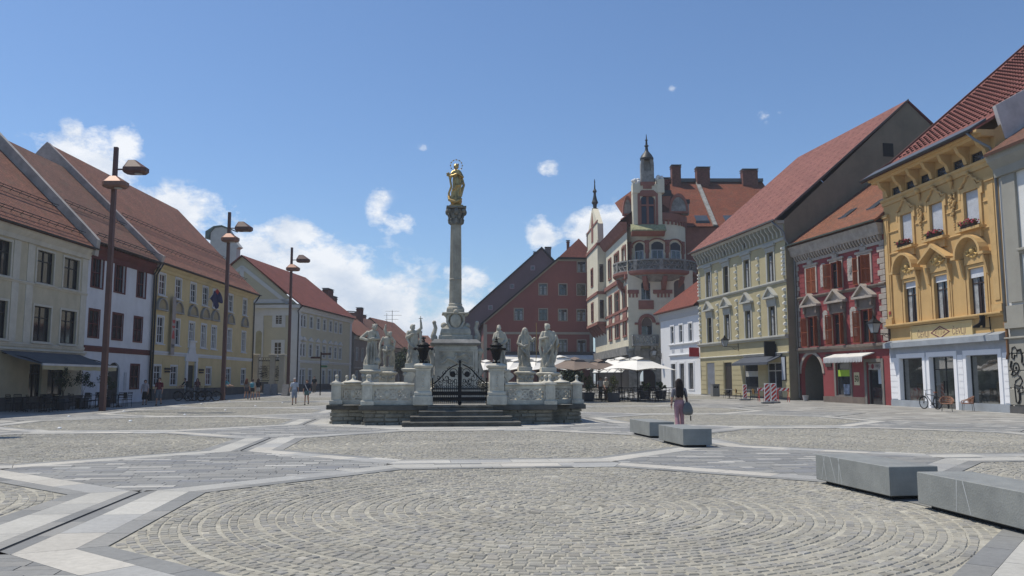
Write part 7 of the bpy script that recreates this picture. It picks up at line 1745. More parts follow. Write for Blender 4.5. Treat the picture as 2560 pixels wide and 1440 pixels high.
    zc0, zc1_ = zs1, z_(519); H = zc1_ - zc0; c = MB(); c.lathe([(.24,0),(.29,.03),(.26,.07),(.26,H*.3),(.29,H*.6),(.36,H*.85)], 24, (0,0,zc0)); c.loft([[(-a,-a,z),(a,-a,z),(a,a,z),(-a,a,z)] for a, z in ((.40,zc1_-.09),(.44,zc1_-.06),(.43,zc1_))])
    for k in range(8):
        a = k*math.pi/4; 
        for zz, rr, s_ in ((.12,.28,.075),(.2,.31,.06),(.34,.30,.075),(.42,.34,.06)): aa = a + (.39 if zz > .3 else 0); c.sphere((rr*math.cos(aa), rr*math.sin(aa), zc0+zz*H/.75), s_, 8, 6, sz=1.3)
    for k in range(4): a = math.pi/4 + k*math.pi/2; c.sphere((.47*math.cos(a), .47*math.sin(a), zc1_-.2), .10, 10, 7)
    for k in range(4): a = k*math.pi/2; c.sphere((.36*math.cos(a), .36*math.sin(a), zc1_-.22), .12, 10, 7, sz=1.3)
    c.build('capital', mat('dark_capital_stone', (.24,.235,.21), rough=.9, var=.35, scale=4, bump=.4, bscale=18), t, smooth=45)
    # gilded figure
    g = thing('gilded_statue', 'gilded statue of a woman on a globe, ringed by stars, atop the column', 'statue', (cx, YC, zc1_), THM)
    zt = z_(402); Hs = zt - zc1_; m = MB(); u = Hs/2.1
    m.bbox(-.3*u, -.3*u, 0, .3*u, .3*u, .08*u, .02); m.sphere((0,0,.28*u), .26*u, 16, 10)
    chain(m, [(Vector((-.36,-.1,.5))*u, .03*u), (Vector((-.3,-.18,.3))*u, .07*u), (Vector((-.05,-.26,.2))*u, .09*u), (Vector((.2,-.2,.34))*u, .06*u)], 8)
    robe(m, [(.34*u,-.04,0,.24*u,.22*u,1),(.6*u,-.02,0,.20*u,.19*u,1.1),(.95*u,.03,0,.185*u,.17*u,.9),(1.2*u,.03,0,.19*u,.16*u,.8),(1.45*u,0,0,.15*u,.12*u,.4),(1.62*u,-.01,0,.17*u,.11*u,.3),(1.72*u,-.01,0,.06*u,.06*u,0)], 8, .13, 3, 1.2)
    swag(m, [Vector(p)*u for p in ((-.2,-.05,1.55),(-.27,-.12,1.2),(-.22,-.18,.9),(-.33,-.1,.6),(-.27,-.02,.38))], .05*u); swag(m, [Vector(p)*u for p in ((.16,.0,1.5),(.3,.05,1.2),(.2,-.1,1.0),(.0,-.2,.95),(-.15,-.2,.75))], .05*u); swag(m, [Vector(p)*u for p in ((.25,.05,1.25),(.34,.1,1.05),(.27,.05,.8),(.2,0,.5))], .06*u)
    for q in (-1, 1): chain(m, [(Vector((q*.16,0,1.58))*u, .07*u), (Vector((q*.27,-.06,1.36))*u, .065*u), (Vector((q*.05+.06,-.2,1.46))*u, .045*u)], 8); hand(m, Vector((.06+q*.03,-.2,1.46))*u, (-.1*q,-.2,1), (0,-1,0), 1.3*u, .2, q)
    head(m, Vector((-.02,-.03,1.84))*u, .105*u, (-.5,-1), hair=1); me = remesh(m, .02*u, 1); meshobj('figure', me, m_gold, g)
    h = MB(); h.tube([(.0+.26*u*math.cos(a*.2618), .06*u, (1.9+.0)*u + .26*u*math.sin(a*.2618)) for a in range(25)], .008*u, 5)
    for k in range(12): a = k*math.pi/6; h.sphere((.26*u*math.cos(a), .06*u, 1.9*u+.26*u*math.sin(a)), .032*u, 6, 5)
    h.build('star_halo', m_gold, g); l = MB(); l.tube([Vector(p)*u for p in ((-.2,-.2,.9),(-.3,-.22,1.2),(-.36,-.22,1.42))], .02*u, 5)
    for k in range(5): l.sphere(Vector((-.36+.05*math.cos(k*1.3),-.22,1.42+.06*math.sin(k*1.3)))*u, .045*u, 6, 5)
    l.build('lily', m_gold, g)
plague_column()
# ---------------------------------------------------------------- six saints on pedestals
def saint(px, ptop, pbot, Y, label, build, ry=0, pw=.33):
    c = AT(px, pbot, Y); zt = AT(px, ptop, Y).z; zb = c.z; H = zt - zb
    p = thing('statue_pedestal', label[1], 'pedestal', (c.x, Y, FLOOR), THM + ry, 'carved pedestals under the six stone saints')
    h = zb - FLOOR; m = MB(); m.bbox(-pw-.08, -pw-.08, 0, pw+.08, pw+.08, .25, .03); m.box(-pw, -pw, .25, pw, pw, h-.42); m.loft([[(-a,-a,z),(a,-a,z),(a,a,z),(-a,a,z)] for a, z in ((pw,h-.42),(pw+.02,h-.36),(pw+.1,h-.3),(pw+.12,h-.24),(pw+.02,h-.2))]); m.bbox(-pw+.03, -pw+.03, h-.2, pw-.03, pw-.03, h, .015)
    for q in (-1, 1): m.sphere((q*pw*.85, -pw-.02, h-.45), .09, 8, 6); m.sphere((q*pw*.5, -pw-.01, h-.5), .06, 7, 5)
    for k in range(5): m.sphere((.0, -pw-.01, h-.46-k*.09), .07-.008*k, 8, 5)
    m.build('pedestal_block', m_stone2, p)
    s = thing('stone_statue', label[0], 'statue', (c.x, Y, zb), THM + ry, 'six stone saints around the column')
    mb = MB(); u = H/1.75; extra = build(mb); 
    mb.v = [tuple(Vector(v)*u) for v in mb.v]; me = remesh(mb, .0125, 1); meshobj('figure', me, m_stone, s)
    for nm, e, mt_ in extra or []: e.v = [tuple(Vector(v)*u) for v in e.v]; e.build(nm, mt_, s)
def s1(m):   # bowing friar playing/holding, head tilted, wide elbow
    robe(m, [(0,.0,0,.30,.24,1),(.12,0,0,.28,.22,1.1),(.5,.02,0,.22,.19,1),(.9,.02,0,.19,.16,.8),(1.2,.0,.0,.18,.13,.5),(1.38,.02,-.02,.19,.12,.3),(1.48,.06,-.04,.07,.07,0)], 9, .11, 1, .5)
    chain(m, [(Vector((-.17,0,1.36)),.075),(Vector((-.43,-.04,1.12)),.075),(Vector((-.18,-.18,1.03)),.055)]); hand(m, (-.15,-.19,1.02), (1,0,-.2)); chain(m, [(Vector((.2,0,1.36)),.075),(Vector((.3,-.1,1.1)),.075),(Vector((.02,-.2,1.08)),.055)]); hand(m, (.0,-.2,1.08), (-1,0,.1)); head(m, (.13,-.08,1.60), .105, (.4,-1), beard=.4, hair=1)
    for q in range(3): swag(m, [(-.1+.12*q,-.2,.9),(-.12+.13*q,-.24,.45),(-.14+.14*q,-.26,.05)], .03)
    m.sphere((.25,-.1,.12), .16, 10, 7)
def s2(m):   # half-clad plague saint leaning back against a trunk
    chain(m, [(Vector((-.1,-.05,.02)),.06),(Vector((-.12,-.1,.42)),.085),(Vector((-.03,-.04,.82)),.11)]); chain(m, [(Vector((.12,.02,.02)),.06),(Vector((.16,-.06,.42)),.085),(Vector((.08,0,.82)),.11)]); limb(m, (-.1,-.05,.03), .05, (-.13,-.22,.03), .035); limb(m, (.12,.0,.03), .05, (.12,-.16,.03), .035)
    robe(m, [(.52,.03,0,.2,.17,1.2),(.75,.03,-.01,.22,.18,1.4),(.95,.02,-.01,.2,.16,1.0),(1.0,.02,0,.12,.1,0)], 7, .2, 2, 2, rows=24); robe(m, [(.92,0,0,.16,.13,.1),(1.1,-.02,0,.155,.12,.2),(1.32,-.03,0,.2,.13,.1),(1.42,-.02,0,.08,.07,0)], 4, .05, 1, 1, rows=20)
    chain(m, [(Vector((-.2,0,1.34)),.07),(Vector((-.34,.0,1.05)),.06),(Vector((-.36,-.1,.8)),.045)]); hand(m, (-.36,-.1,.8), (0,-.2,-1)); chain(m, [(Vector((.17,0,1.36)),.07),(Vector((.33,.06,1.18)),.06),(Vector((.3,.0,.9)),.045)]); hand(m, (.3,0,.9), (0,-.2,-1)); head(m, (.1,-.06,1.53), .1, (.6,-1), beard=.35, hair=1)
    chain(m, [(Vector((.22,.15,0)),.14),(Vector((.24,.16,.6)),.1),(Vector((.1,.18,1.2)),.08),(Vector((-.14,.16,1.7)),.07),(Vector((-.1,.14,1.95)),.04)]); swag(m, [(-.3,.05,.9),(-.36,.05,.5),(-.3,.08,.2)], .06); swag(m, [(-.22,-.1,.78),(-.05,-.2,.72),(.16,-.16,.82)], .05)
def s3(m):   # saint raising a crucifix
    robe(m, [(0,.02,0,.3,.25,1),(.2,0,0,.25,.21,1.2),(.55,.02,0,.2,.18,1),(.9,.03,0,.21,.16,1),(1.2,.02,0,.2,.14,.7),(1.42,.0,0,.2,.12,.4),(1.52,0,0,.07,.07,0)], 8, .14, 3, 1.5)
    chain(m, [(Vector((.2,0,1.42)),.08),(Vector((.38,-.03,1.58)),.065),(Vector((.36,-.06,1.86)),.045)]); hand(m, (.36,-.06,1.86), (-.1,0,1), (0,-1,0)); chain(m, [(Vector((-.2,0,1.4)),.08),(Vector((-.26,-.1,1.15)),.075),(Vector((-.02,-.2,1.3)),.05)]); hand(m, (-.02,-.2,1.3), (1,0,.3)); head(m, (-.02,-.03,1.64), .105, (-.2,-1), beard=.7, hair=2)
    swag(m, [(.3,.05,1.5),(.36,.05,1.1),(.3,0,.7),(.22,-.05,.35)], .07); swag(m, [(-.25,-.1,1.1),(-.1,-.2,.8),(.15,-.2,.62)], .05); swag(m, [(-.2,-.2,.6),(-.1,-.25,.25),(-.2,-.27,.04)], .045)
    c = MB(); c.box(.33,-.075,1.9,.36,-.045,2.12); c.box(.26,-.075,2.0,.44,-.045,2.03); return [('crucifix', c, m_stone)]
def s4(m):   # monk with folded arms
    robe(m, [(0,.04,0,.26,.22,1),(.5,.03,0,.2,.18,1),(.95,.0,0,.2,.17,.8),(1.2,-.02,0,.24,.17,.7),(1.42,-.01,0,.19,.13,.3),(1.5,-.01,0,.08,.08,0)], 8, .1, 4, .6)
    robe(m, [(.98,-.06,0,.23,.19,1.2),(1.2,-.04,0,.23,.18,1),(1.45,-.01,0,.17,.14,.4),(1.52,0,0,.1,.1,0)], 7, .1, 6, 1.0, rows=20)
    chain(m, [(Vector((-.2,0,1.36)),.08),(Vector((-.27,-.08,1.1)),.08),(Vector((-.04,-.2,1.16)),.05)]); hand(m, (-.02,-.2,1.16), (1,0,.3)); chain(m, [(Vector((.2,0,1.36)),.08),(Vector((.3,-.02,1.08)),.075),(Vector((.18,-.16,.95)),.05)]); hand(m, (.16,-.17,.94), (-1,-.2,0)); head(m, (-.04,-.05,1.63), .11, (-.15,-1), hair=0); limb(m, (-.04,.02,1.52), .11, (-.04,-.02,1.70), .09)
    for q in range(3): swag(m, [(-.08+.12*q,-.17,.9),(-.06+.12*q,-.21,.45),(-.06+.13*q,-.23,.05)], .03)
def s5(m):   # hooded saint, tall staff
    robe(m, [(0,.0,0,.27,.22,1),(.3,.0,0,.23,.19,1.2),(.7,0,0,.2,.17,1),(1.0,0,0,.21,.17,1),(1.3,.0,0,.22,.14,.6),(1.46,0,0,.14,.11,.3),(1.52,0,0,.07,.07,0)], 8, .14, 5, 1.4)
    head(m, (0,-.05,1.62), .105, (0,-1), beard=.6, hood=1); chain(m, [(Vector((.2,0,1.36)),.08),(Vector((.34,-.06,1.18)),.065),(Vector((.42,-.16,1.30)),.045)]); hand(m, (.42,-.16,1.28), (0,-1,.3), (0,0,1)); chain(m, [(Vector((-.2,0,1.36)),.08),(Vector((-.3,-.04,1.05)),.08),(Vector((-.1,-.2,.92)),.05)]); hand(m, (-.08,-.2,.92), (1,-.2,-.2))
    swag(m, [(-.26,-.06,1.0),(-.08,-.2,.88),(.14,-.18,1.02)], .055); swag(m, [(-.2,-.14,.86),(.0,-.22,.6),(.16,-.16,.34)], .05); swag(m, [(-.26,0,.95),(-.28,0,.5),(-.2,0,.1)], .05)
    c = MB(); c.tube([(.47,-.2,.06),(.52,-.2,1.0),(.5,-.2,1.98)], .015, 6); return [('staff', c, mat('gilded_staff', (.45,.33,.14), rough=.5))]
def s6(m):   # broad saint gesturing, wide cloak
    robe(m, [(0,.0,0,.26,.22,1),(.25,.0,0,.24,.2,1.2),(.6,.02,0,.21,.18,1.1),(.95,.03,0,.25,.18,1.1),(1.2,.03,0,.27,.17,.9),(1.42,.02,0,.22,.14,.4),(1.52,0,0,.08,.08,0)], 8, .14, 7, 1.6)
    head(m, (-.04,-.05,1.66), .11, (-.7,-1), beard=.6, hair=3); chain(m, [(Vector((-.2,0,1.4)),.08),(Vector((-.32,-.08,1.14)),.075),(Vector((-.1,-.24,1.2)),.05)]); hand(m, (-.08,-.25,1.2), (1,-.2,.1)); chain(m, [(Vector((.22,0,1.4)),.09),(Vector((.38,-.02,1.1)),.08),(Vector((.34,-.14,.86)),.05)]); hand(m, (.34,-.15,.84), (-.1,-.3,-1))
    swag(m, [(-.32,-.1,1.1),(-.34,-.05,.75),(-.26,-.05,.4)], .06); swag(m, [(.34,-.1,1.3),(.12,-.22,.85),(-.12,-.22,.55)], .055); swag(m, [(.36,0,1.0),(.34,0,.6),(.24,-.05,.2)], .06); swag(m, [(.1,-.2,.6),(.0,-.25,.3),(-.12,-.25,.05)], .045)
    c = MB(); c.tube([(.36,-.2,.8),(.42,-.24,.9)], .02, 6); c.sphere((.43,-.24,.92), .03, 6, 5); return [('golden_key', c, m_gold)]
PD = lambda w: 'carved stone pedestal under ' + w
saint(928, 808, 912, 34.0, ('stone statue of a bowing friar with one elbow out, leftmost of the saints', PD('the bowing friar, leftmost')), s1)
saint(968, 823, 917, 36.4, ('stone statue of a bare-chested saint leaning on a tree trunk, second from left', PD('the bare-chested saint')), s2)
saint(1031, 811, 908, 34.2, ('stone statue of a bearded saint raising a crucifix in his hand', PD('the saint raising a crucifix')), s3)
saint(1249, 814, 912, 36.0, ('stone statue of a monk in a habit with folded arms, behind the right lantern', PD('the monk with folded arms')), s4)
saint(1312, 820, 917, 37.0, ('dark weathered stone statue of a hooded saint holding a tall gilded staff', PD('the hooded saint with the staff')), s5)
saint(1370, 811, 918, 33.6, ('stone statue of a bearded saint in a wide cloak, rightmost of the saints', PD('the broad cloaked saint, rightmost')), s6)
# ================================================================ PEOPLE
m_skin = mat('skin', (.42,.24,.17), rough=.6, var=.08)
def cloth(c): return mat('cloth_%02d%02d%02d' % tuple(int(x*99) for x in c), c, rough=.9, var=.14, scale=6)
def person(label, px, py_top, Y, H, face, top, low, hair, kind=('tee','shorts'), stride=.18, arms=((0,.03,-.02),(0,.03,-.02)), x=None, hairlen=0, shoe=(.03,.03,.03), lean=0, sit=False, extra=None, group=None):
    x0 = PX(px, Y) if x is None else x; t = thing('person', label, 'person', (x0, Y, gz(Y)), face, group)
    # local frame: the person looks along -y
    k = H/1.75; S = lambda *p: Vector(p)*k; hz, kz = .93, .50; b = MB()
    hipz = hz; f = stride
    legs = []
    for q, d in ((-1, f), (1, -f)):
        hip = S(q*.085, 0, hipz); knee = S(q*.09, -d*.45-.03, kz); ank = S(q*.09, -d + (.06 if d < 0 else 0), .09 + (.07 if d < 0 and stride > .1 else 0)); toe = ank + S(0, -.15, -.055)
        if sit: knee = S(q*.12, -.42, .50); ank = S(q*.12, -.38, .09); hip = S(q*.09, 0, .52); toe = ank + S(0,-.15,-.05)
        chain(b, [(hip, .082*k), (knee, .052*k), (ank, .036*k)]); limb(b, ank + S(0,.02,-.05), .036*k, toe, .03*k); legs.append((hip, knee, ank, toe))
    pel = .52 if sit else .95; dz = pel - .95
    P = lambda a, c, z: S(a, c - lean*(z-.95), z + dz)
    b.lathe([(.12,-.10),(.155,0),(.15,.08),(.125,.2),(.135,.33),(.165,.43),(.15,.49),(.06,.55)], 16, tuple(P(0,0,.95)), sx=k, sy=.68*k)
    b.v = [tuple(v) if True else v for v in b.v]
    limb(b, P(0,0,1.42), .055*k, P(0,-.015,1.55), .05*k); head(b, P(0,-.02,1.635), .098*k, (0,-1))
    hands = []
    for q, a in ((-1, arms[0]), (1, arms[1])):
        sh = P(q*.185, 0, 1.41); el = sh + S(q*.04 + a[0]*.5, -a[1], -.28 + max(0,a[2])*.2); wr = el + S(q*.0 + a[0], -a[1]*1.6-.03, -.24 + a[2]); chain(b, [(sh, .052*k), (el, .04*k), (wr, .029*k)]); d = (wr-el).normalized(); hand(b, wr, d, (q,0,.05), k, .45, q); hands.append((sh, el, wr, d))
    meshobj('body', remesh(b, .011, 1), m_skin, t)
    h = MB(); hc = P(0,-.02,1.635)
    h.sphere(hc + S(0,.018,.03), .108*k, 14, 9, sz=1.12)
    if hairlen:
        for i in range(5): a_ = hc + S((i-2)*.036, .10, -.12); limb(h, hc + S((i-2)*.032, .06, .02), .06*k, a_, .062*k, 8); limb(h, a_, .062*k, hc + S((i-2)*.040 + .008*math.sin(i*5), .135, -hairlen - .03*math.cos(i*2)), .045*k, 8)
    for i, v in enumerate(h.v):                         # keep the face free
        p = Vector(v) - hc
        if p.y < -.035*k and p.z < .055*k: h.v[i] = tuple(hc + Vector((p.x*.8, -.02*k, p.z)))
    meshobj('hair', remesh(h, .012, 1), cloth(hair), t)
    c = MB(); c.lathe([(.15,-.02),(.16,.08),(.14,.2),(.15,.33),(.178,.43),(.165,.49),(.08,.535)] if kind[0] != 'crop' else [(.13,.2),(.14,.24),(.15,.33),(.175,.43),(.16,.49),(.08,.53)], 18, tuple(P(0,0,.95)), sx=k, sy=.73*k)
    for (sh, el, wr, d) in hands:
        e = sh.lerp(el, .75); limb(c, sh, .066*k, e, .058*k)
        if kind[0] == 'long': chain(c, [(sh, .064*k), (el, .052*k), (wr, .042*k)])
    meshobj('shirt', remesh(c, .013, 1), cloth(top), t)
    c = MB()
    if kind[1] == 'skirt': robe(c, [(.38*k,0,0,.2*k,.16*k,.8),(.8*k,0,0,.175*k,.14*k,.4),(1.0*k,0,0,.14*k,.105*k,0)], 7, .08, 2, .5, n=40, rows=16)
    else:
        c.lathe([(.1,-.12),(.165,-.02),(.165,.05),(.145,.12)], 16, tuple(P(0,0,.95)), sx=k, sy=.72*k)
        for (hip, knee, ank, toe) in legs:
            if kind[1] == 'shorts': e = hip.lerp(knee, .95); limb(c, hip, .10*k, e, .085*k)
            elif kind[1] == 'hot': limb(c, hip, .098*k, hip.lerp(knee, .45), .088*k)
            else: chain(c, [(hip, .10*k), (knee, .075*k), (ank.lerp(knee, .08), .078*k)])
    meshobj('skirt' if kind[1] == 'skirt' else ('trousers' if kind[1] == 'trousers' else 'shorts'), remesh(c, .013, 1), cloth(low), t)
    for (hip, knee, ank, toe) in legs:
        s = MB(); limb(s, ank + S(0,.025,-.045), .044*k, toe + S(0,-.01,0), .038*k); s.v = [(v[0], v[1], max(v[2], ank.z-.085*k)) for v in s.v]; s.build('shoe', cloth(shoe), t, smooth=True)
    if extra: extra(t, P, S, hands, k)
    return t
def bag_w(t, P, S, hands, k):
    m = MB(); m.tube([P(-.14,.02,1.46), P(-.2,.1,1.2), P(-.25,.1,.98)], .016, 6); m.tube([P(-.14,-.02,1.46), P(-.2,-.08,1.2), P(-.25,-.02,.98)], .014, 6); m.build('bag_strap', cloth((.03,.03,.035)), t)
    c = MB(); c.loft([[tuple(P(-.25+dx*a*1.2, .07+dy*a*1.2, z)) for dx, dy in ((-.1,-.09),(.09,-.09),(.12,.1),(-.1,.12))] for a, z in ((.5,1.0),(.9,.9),(1.25,.74),(1.1,.62),(.5,.58))]); c.build('shoulder_bag', cloth((.16,.165,.165)), t, smooth=60)
    MB().box(*P(-.37,.03,.40), *P(-.34,.08,.55)).build('bag_tag', cloth((.03,.03,.03)), t); MB().tube([P(-.355,.055,.55), P(-.33,.06,.66)], .006, 4).build('tag_cord', m_black, t)
    w = hands[1][2]; MB().lathe([(.034*k,-.012),(.036*k,.012)], 10, tuple(w)).build('wristwatch', m_black, t)
person('woman seen from behind with long dark hair, grey top, pink trousers and a shoulder bag', 1697, 950, 26.3, 1.66, math.pi, (.22,.21,.23), (.42,.24,.27), (.025,.017,.015), ('crop','trousers'), .10, ((-.04,.02,0),(.02,0,.02)), hairlen=.42, extra=bag_w)
def strap(t, P, S, hands, k):
    MB().tube([P(-.12,-.10,1.44), P(-.02,-.14,1.25), P(.12,-.13,1.02)], .022, 6).build('bag_strap', cloth((.6,.6,.6)), t); MB().bbox(*P(.14,-.12,.80), *P(.30,.04,.98), .02).build('bag', cloth((.25,.33,.36)), t)
person('grey-haired man in a pale blue shirt and grey shorts walking towards us', 737, 946, 54.5, 1.72, .15, (.42,.47,.55), (.24,.28,.35), (.5,.49,.47), ('tee','shorts'), .14, ((-.05,.06,.04),(.02,0,0)))
person('woman in a navy top with a white strap and teal shorts, walking', 768, 951, 54.3, 1.60, 0, (.03,.035,.055), (.09,.15,.15), (.10,.05,.035), ('tee','hot'), .12, extra=strap)
person('woman in a white top and long black skirt, standing in the shade by the drainpipes', 364, 951, 54.5, 1.60, .2, (.45,.40,.42), (.02,.02,.022), (.05,.03,.025), ('tee','skirt'), .05)
person('man in a maroon T-shirt and grey shorts walking in the shade', 399, 946, 53.5, 1.74, .1, (.13,.02,.03), (.12,.14,.17), (.05,.035,.03), ('tee','shorts'), .16)
person('girl with long red-brown hair and grey top, leftmost of three girls walking away', 617, 951, 66, 1.62, math.pi-.1, (.2,.19,.19), (.08,.08,.10), (.13,.05,.03), ('tee','hot'), .12, hairlen=.3)
def pack(t, P, S, hands, k): c = MB(); c.bbox(*P(-.14,.08,1.05), *P(.14,.24,1.42), .04); c.build('backpack', cloth((.07,.26,.34)), t)
person('girl with a light blue backpack, middle of three girls walking away', 632, 952, 65.5, 1.58, math.pi, (.40,.42,.42), (.03,.03,.04), (.06,.035,.03), ('tee','hot'), .1, extra=pack)
person('girl in a black top and pale shorts, rightmost of three girls walking away', 646, 952, 65.8, 1.62, math.pi+.1, (.015,.015,.02), (.40,.38,.35), (.04,.025,.02), ('tee','hot'), .1, hairlen=.2)
person('man in a dark T-shirt bending over the parked bicycles', 469, 951, 66.5, 1.66, -.6, (.03,.035,.04), (.16,.16,.17), (.05,.035,.03), ('tee','trousers'), .05, ((.05,.25,.1),(.0,.25,.1)), lean=.35)
person('long-haired woman in a red-brown top standing behind the bicycles', 494, 952, 68, 1.62, .3, (.17,.07,.06), (.12,.12,.13), (.02,.015,.015), ('tee','trousers'), .05, hairlen=.3)
person('cyclist in a turquoise T-shirt half hidden behind the second lamp post', 562, 950, 65.5, 1.74, .9, (.06,.27,.33), (.05,.05,.06), (.06,.04,.03), ('tee','shorts'), .1, ((.05,.3,.15),(0,.3,.15)))
person('man in a dark shirt standing by the wall of the pale corner house', 786, 944, 88, 1.72, .1, (.02,.02,.03), (.14,.12,.10), (.05,.035,.03), ('tee','trousers'), .04)
person('grey-haired man in a cream shirt standing among the terrace tables', 1515, 942, 63.5, 1.74, .5, (.55,.51,.42), (.10,.05,.035), (.45,.44,.42), ('tee','trousers'), .05, ((-.05,.1,.05),(0,0,0)))
person('waiter in a pale shirt standing deep in the shade of the cafe', 1501, 950, 68, 1.70, 0, (.40,.42,.46), (.02,.02,.025), (.03,.02,.02), ('tee','trousers'), .03)
# ================================================================ STREET FURNITURE AND OTHER THINGS
m_rust = mat('rust_brown_steel', (.125,.058,.045), rough=.5, var=.15, scale=2, spec=.4)
def lamp_post(x, Y, lab):
    t = thing('street_lamp', lab, 'street lamp', (x, Y, gz(Y)), 0, 'tall rust-brown lamp posts in a row'); H = 14.45
    p = MB(); p.loft([[(-a,-a,z),(a,-a,z),(a,a,z),(-a,a,z)] for a, z in ((.135,0),(.12,H*.5),(.10,H))]); p.build('post', m_rust, t)
    for k in (0, 1):
        z = (H-1.25, H-2.15)[k]; c = (1.15, 0) if k == 0 else (.28, -.42); L, Wd = .64, .42; n = 8
        m = MB(); rings = []
        for s_, zz in ((.86,-.24),(1,-.15),(1,.06),(.34,.50 if k == 0 else .40)): rings.append([(c[0]+L*s_*px_ + (.0 if s_ > .5 else -.22 if k == 0 else -.12), c[1]+Wd*s_*py_, z+zz) for px_, py_ in ((-1,-.55),(-.7,-1),(.7,-1),(1,-.5),(1,.5),(.7,1),(-.7,1),(-1,.55))])
        m.loft(rings); h = m.build('lamp_head', m_rust if k == 0 else mat('sheen_tinted_steel', (.24,.13,.095), rough=.5, metal=.3, var=.1), t)  # lower head: copper-toned sheen put into a lighter base colour
        MB().lathe([(.22,-.03),(.2,0)], 12, (c[0]+.15, c[1], z-.24)).build('lamp_lens', mat('lamp_lens', (.5,.5,.48), rough=.3), h)
        MB().tube([(0,0,z+.0),(c[0]-.5*(k==0),c[1],z+.0)], .045, 6).build('arm', m_rust, t)
    return t
lamp_post(-21.9, 44.8, 'nearest tall rust-brown lamp post, in front of the white house with red trim')
lamp_post(-21.85, 63.2, 'tall rust-brown lamp post in front of the yellow house, second from the left')
lamp_post(-21.8, 81.3, 'tall rust-brown lamp post by the gate of the pale corner house, farthest')
lamp_post(-21.9, 26.6, 'tall rust-brown lamp post standing outside the left edge, only its shadow falls into view')
# ---- bicycles
def wheel(parent, x, z, r, mt_):
    m = MB(); n = 22
    ring = [(x + r*math.cos(2*math.pi*k/n), 0, z + r*math.sin(2*math.pi*k/n)) for k in range(n+1)]; m.tube(ring, .022, 6); m.sphere((x,0,z), .035, 8, 5)
    for k in range(14): a = math.pi*2*k/14; m.tube([(x,0,z),(x+r*math.cos(a),0,z+r*math.sin(a))], .003, 3)
    m.tube([(x + (r-.03)*math.cos(2*math.pi*k/n), 0, z + (r-.03)*math.sin(2*math.pi*k/n)) for k in range(n+1)], .01, 4); return m.build('wheel', mt_, parent)
def bicycle(lab, x, Y, rz, col, saddle=(.02,.02,.02), sc=1, lean=0):
    t = thing('bicycle', lab, 'bicycle', (x, Y, gz(Y)+.012), rz, None); t.rotation_euler = (lean, 0, rz); t.scale = (sc,)*3
    wheel(t, -.53, .35, .34, m_black); wheel(t, .53, .35, .34, m_black); f = MB()
    for a, b in (((.53,.35),(.15,.30)),((.15,.30),(.33,.82)),((.15,.30),(-.30,.78)),((.3,.75),(-.32,.84)),((.53,.35),(.32,.74)),((-.53,.35),(-.33,.92))): f.tube([(a[0],0,a[1]),(b[0],0,b[1])], .02, 6)
    f.tube([(.1,0,.3),(.22,0,.3)], .07, 8); f.box(.05,-.09,.18,.09,-.06,.22); f.build('frame', cloth(col), t)
    h = MB(); h.tube([(-.33,0,.9),(-.36,0,1.05),(-.28,-.27,1.08),(-.14,-.3,1.06)], .013, 6); h.tube([(-.36,0,1.05),(-.28,.27,1.08),(-.14,.3,1.06)], .013, 6); h.build('handlebar', m_black, t)
    s = MB(); s.tube([(.33,0,.8),(.36,0,.93)], .014, 6); s.loft([[(.24,-.02,z),(.24,.02,z),(.5,.08,z),(.5,-.08,z)] for z in (.93,.97)]); s.build('saddle', cloth(saddle), t)
    g = MB(); g.tube([(.53+.38*math.cos(a*.25+.2), 0, .35+.38*math.sin(a*.25+.2)) for a in range(9)], .02, 4); g.tube([(-.53+.38*math.cos(a*.25+1.0), 0, .35+.38*math.sin(a*.25+1.0)) for a in range(8)], .02, 4); g.build('mudguards', m_black, t)
    MB().tube([(.2,0,.3),(.25,.16,.02)], .01, 5).build('kickstand', m_black, t)
u = G(2277, 1019); bicycle('black city bicycle with a tan saddle parked at the white shopfront', u.x-.15, 47.2, math.radians(-76), (.035,.04,.045), (.32,.12,.05), 1.0, 0)
for px, Y, rz, c, lb in ((466,62.5,.15,(.03,.03,.035),'black bicycle at the left end of the parked cluster'),(489,62.0,.9,(.12,.13,.14),'grey bicycle tangled in the middle of the parked cluster'),(505,62.6,-.2,(.05,.04,.04),'dark bicycle right of the grey one in the parked cluster'),(524,61.5,.1,(.03,.04,.06),'large-wheeled bicycle nearest the second lamp post')): bicycle(lb, PX(px, Y), Y, rz, c)
# ---- chairs and tables
def cafe_chair(name='cafe_chair', c=m_black):
    t = MB(); t.box(-.2,-.2,.43,.2,.2,.46)
    for x in (-.18,.18):
        t.tube([(x,-.18,.44),(x,-.2,0)], .012, 5); t.tube([(x,.2,0),(x,.17,.45),(x,.22,.88)], .012, 5)
    for z in (.6,.7,.8,.88): t.box(-.18,.185+(z-.45)*.1,z-.03,.18,.20+(z-.45)*.1,z+.01)
    return t.build(name, c, None)
def cafe_table(name='cafe_table'):
    t = MB(); t.lathe([(.33,.72),(.34,.735),(.33,.75)], 16); t.tube([(0,0,.02),(0,0,.72)], .03, 8)
    for k in range(4): t.tube([(0,0,.1),(.28*math.cos(k*1.57+.8),.28*math.sin(k*1.57+.8),.01)], .018, 5)
    return t.build(name, m_black, None)
CHR = cafe_chair(); TB = cafe_table(); first = [1, 1]; ORD = ('leftmost','second','third','fourth','fifth','sixth','seventh','eighth','ninth','tenth','eleventh','twelfth','thirteenth','rightmost')
def place(src, k, x, y, rz, label, cat, group):
    o = src if first[k] else src.copy()
    if not first[k]: SC.collection.objects.link(o)
    first[k] = 0; o.location = (x, y, gz(y)+.012); o.rotation_euler = (0,0,rz); tag(o, label, cat, group); return o
R = random.Random(21)
TS = sorted(((1475,61.5),(1500,64.5),(1512,61),(1556,61.2),(1572,64),(1597,61),(1622,63.5),(1645,61),(1662,64.2),(1452,64.5),(1536,67),(1600,68),(1560,71),(1640,69)))
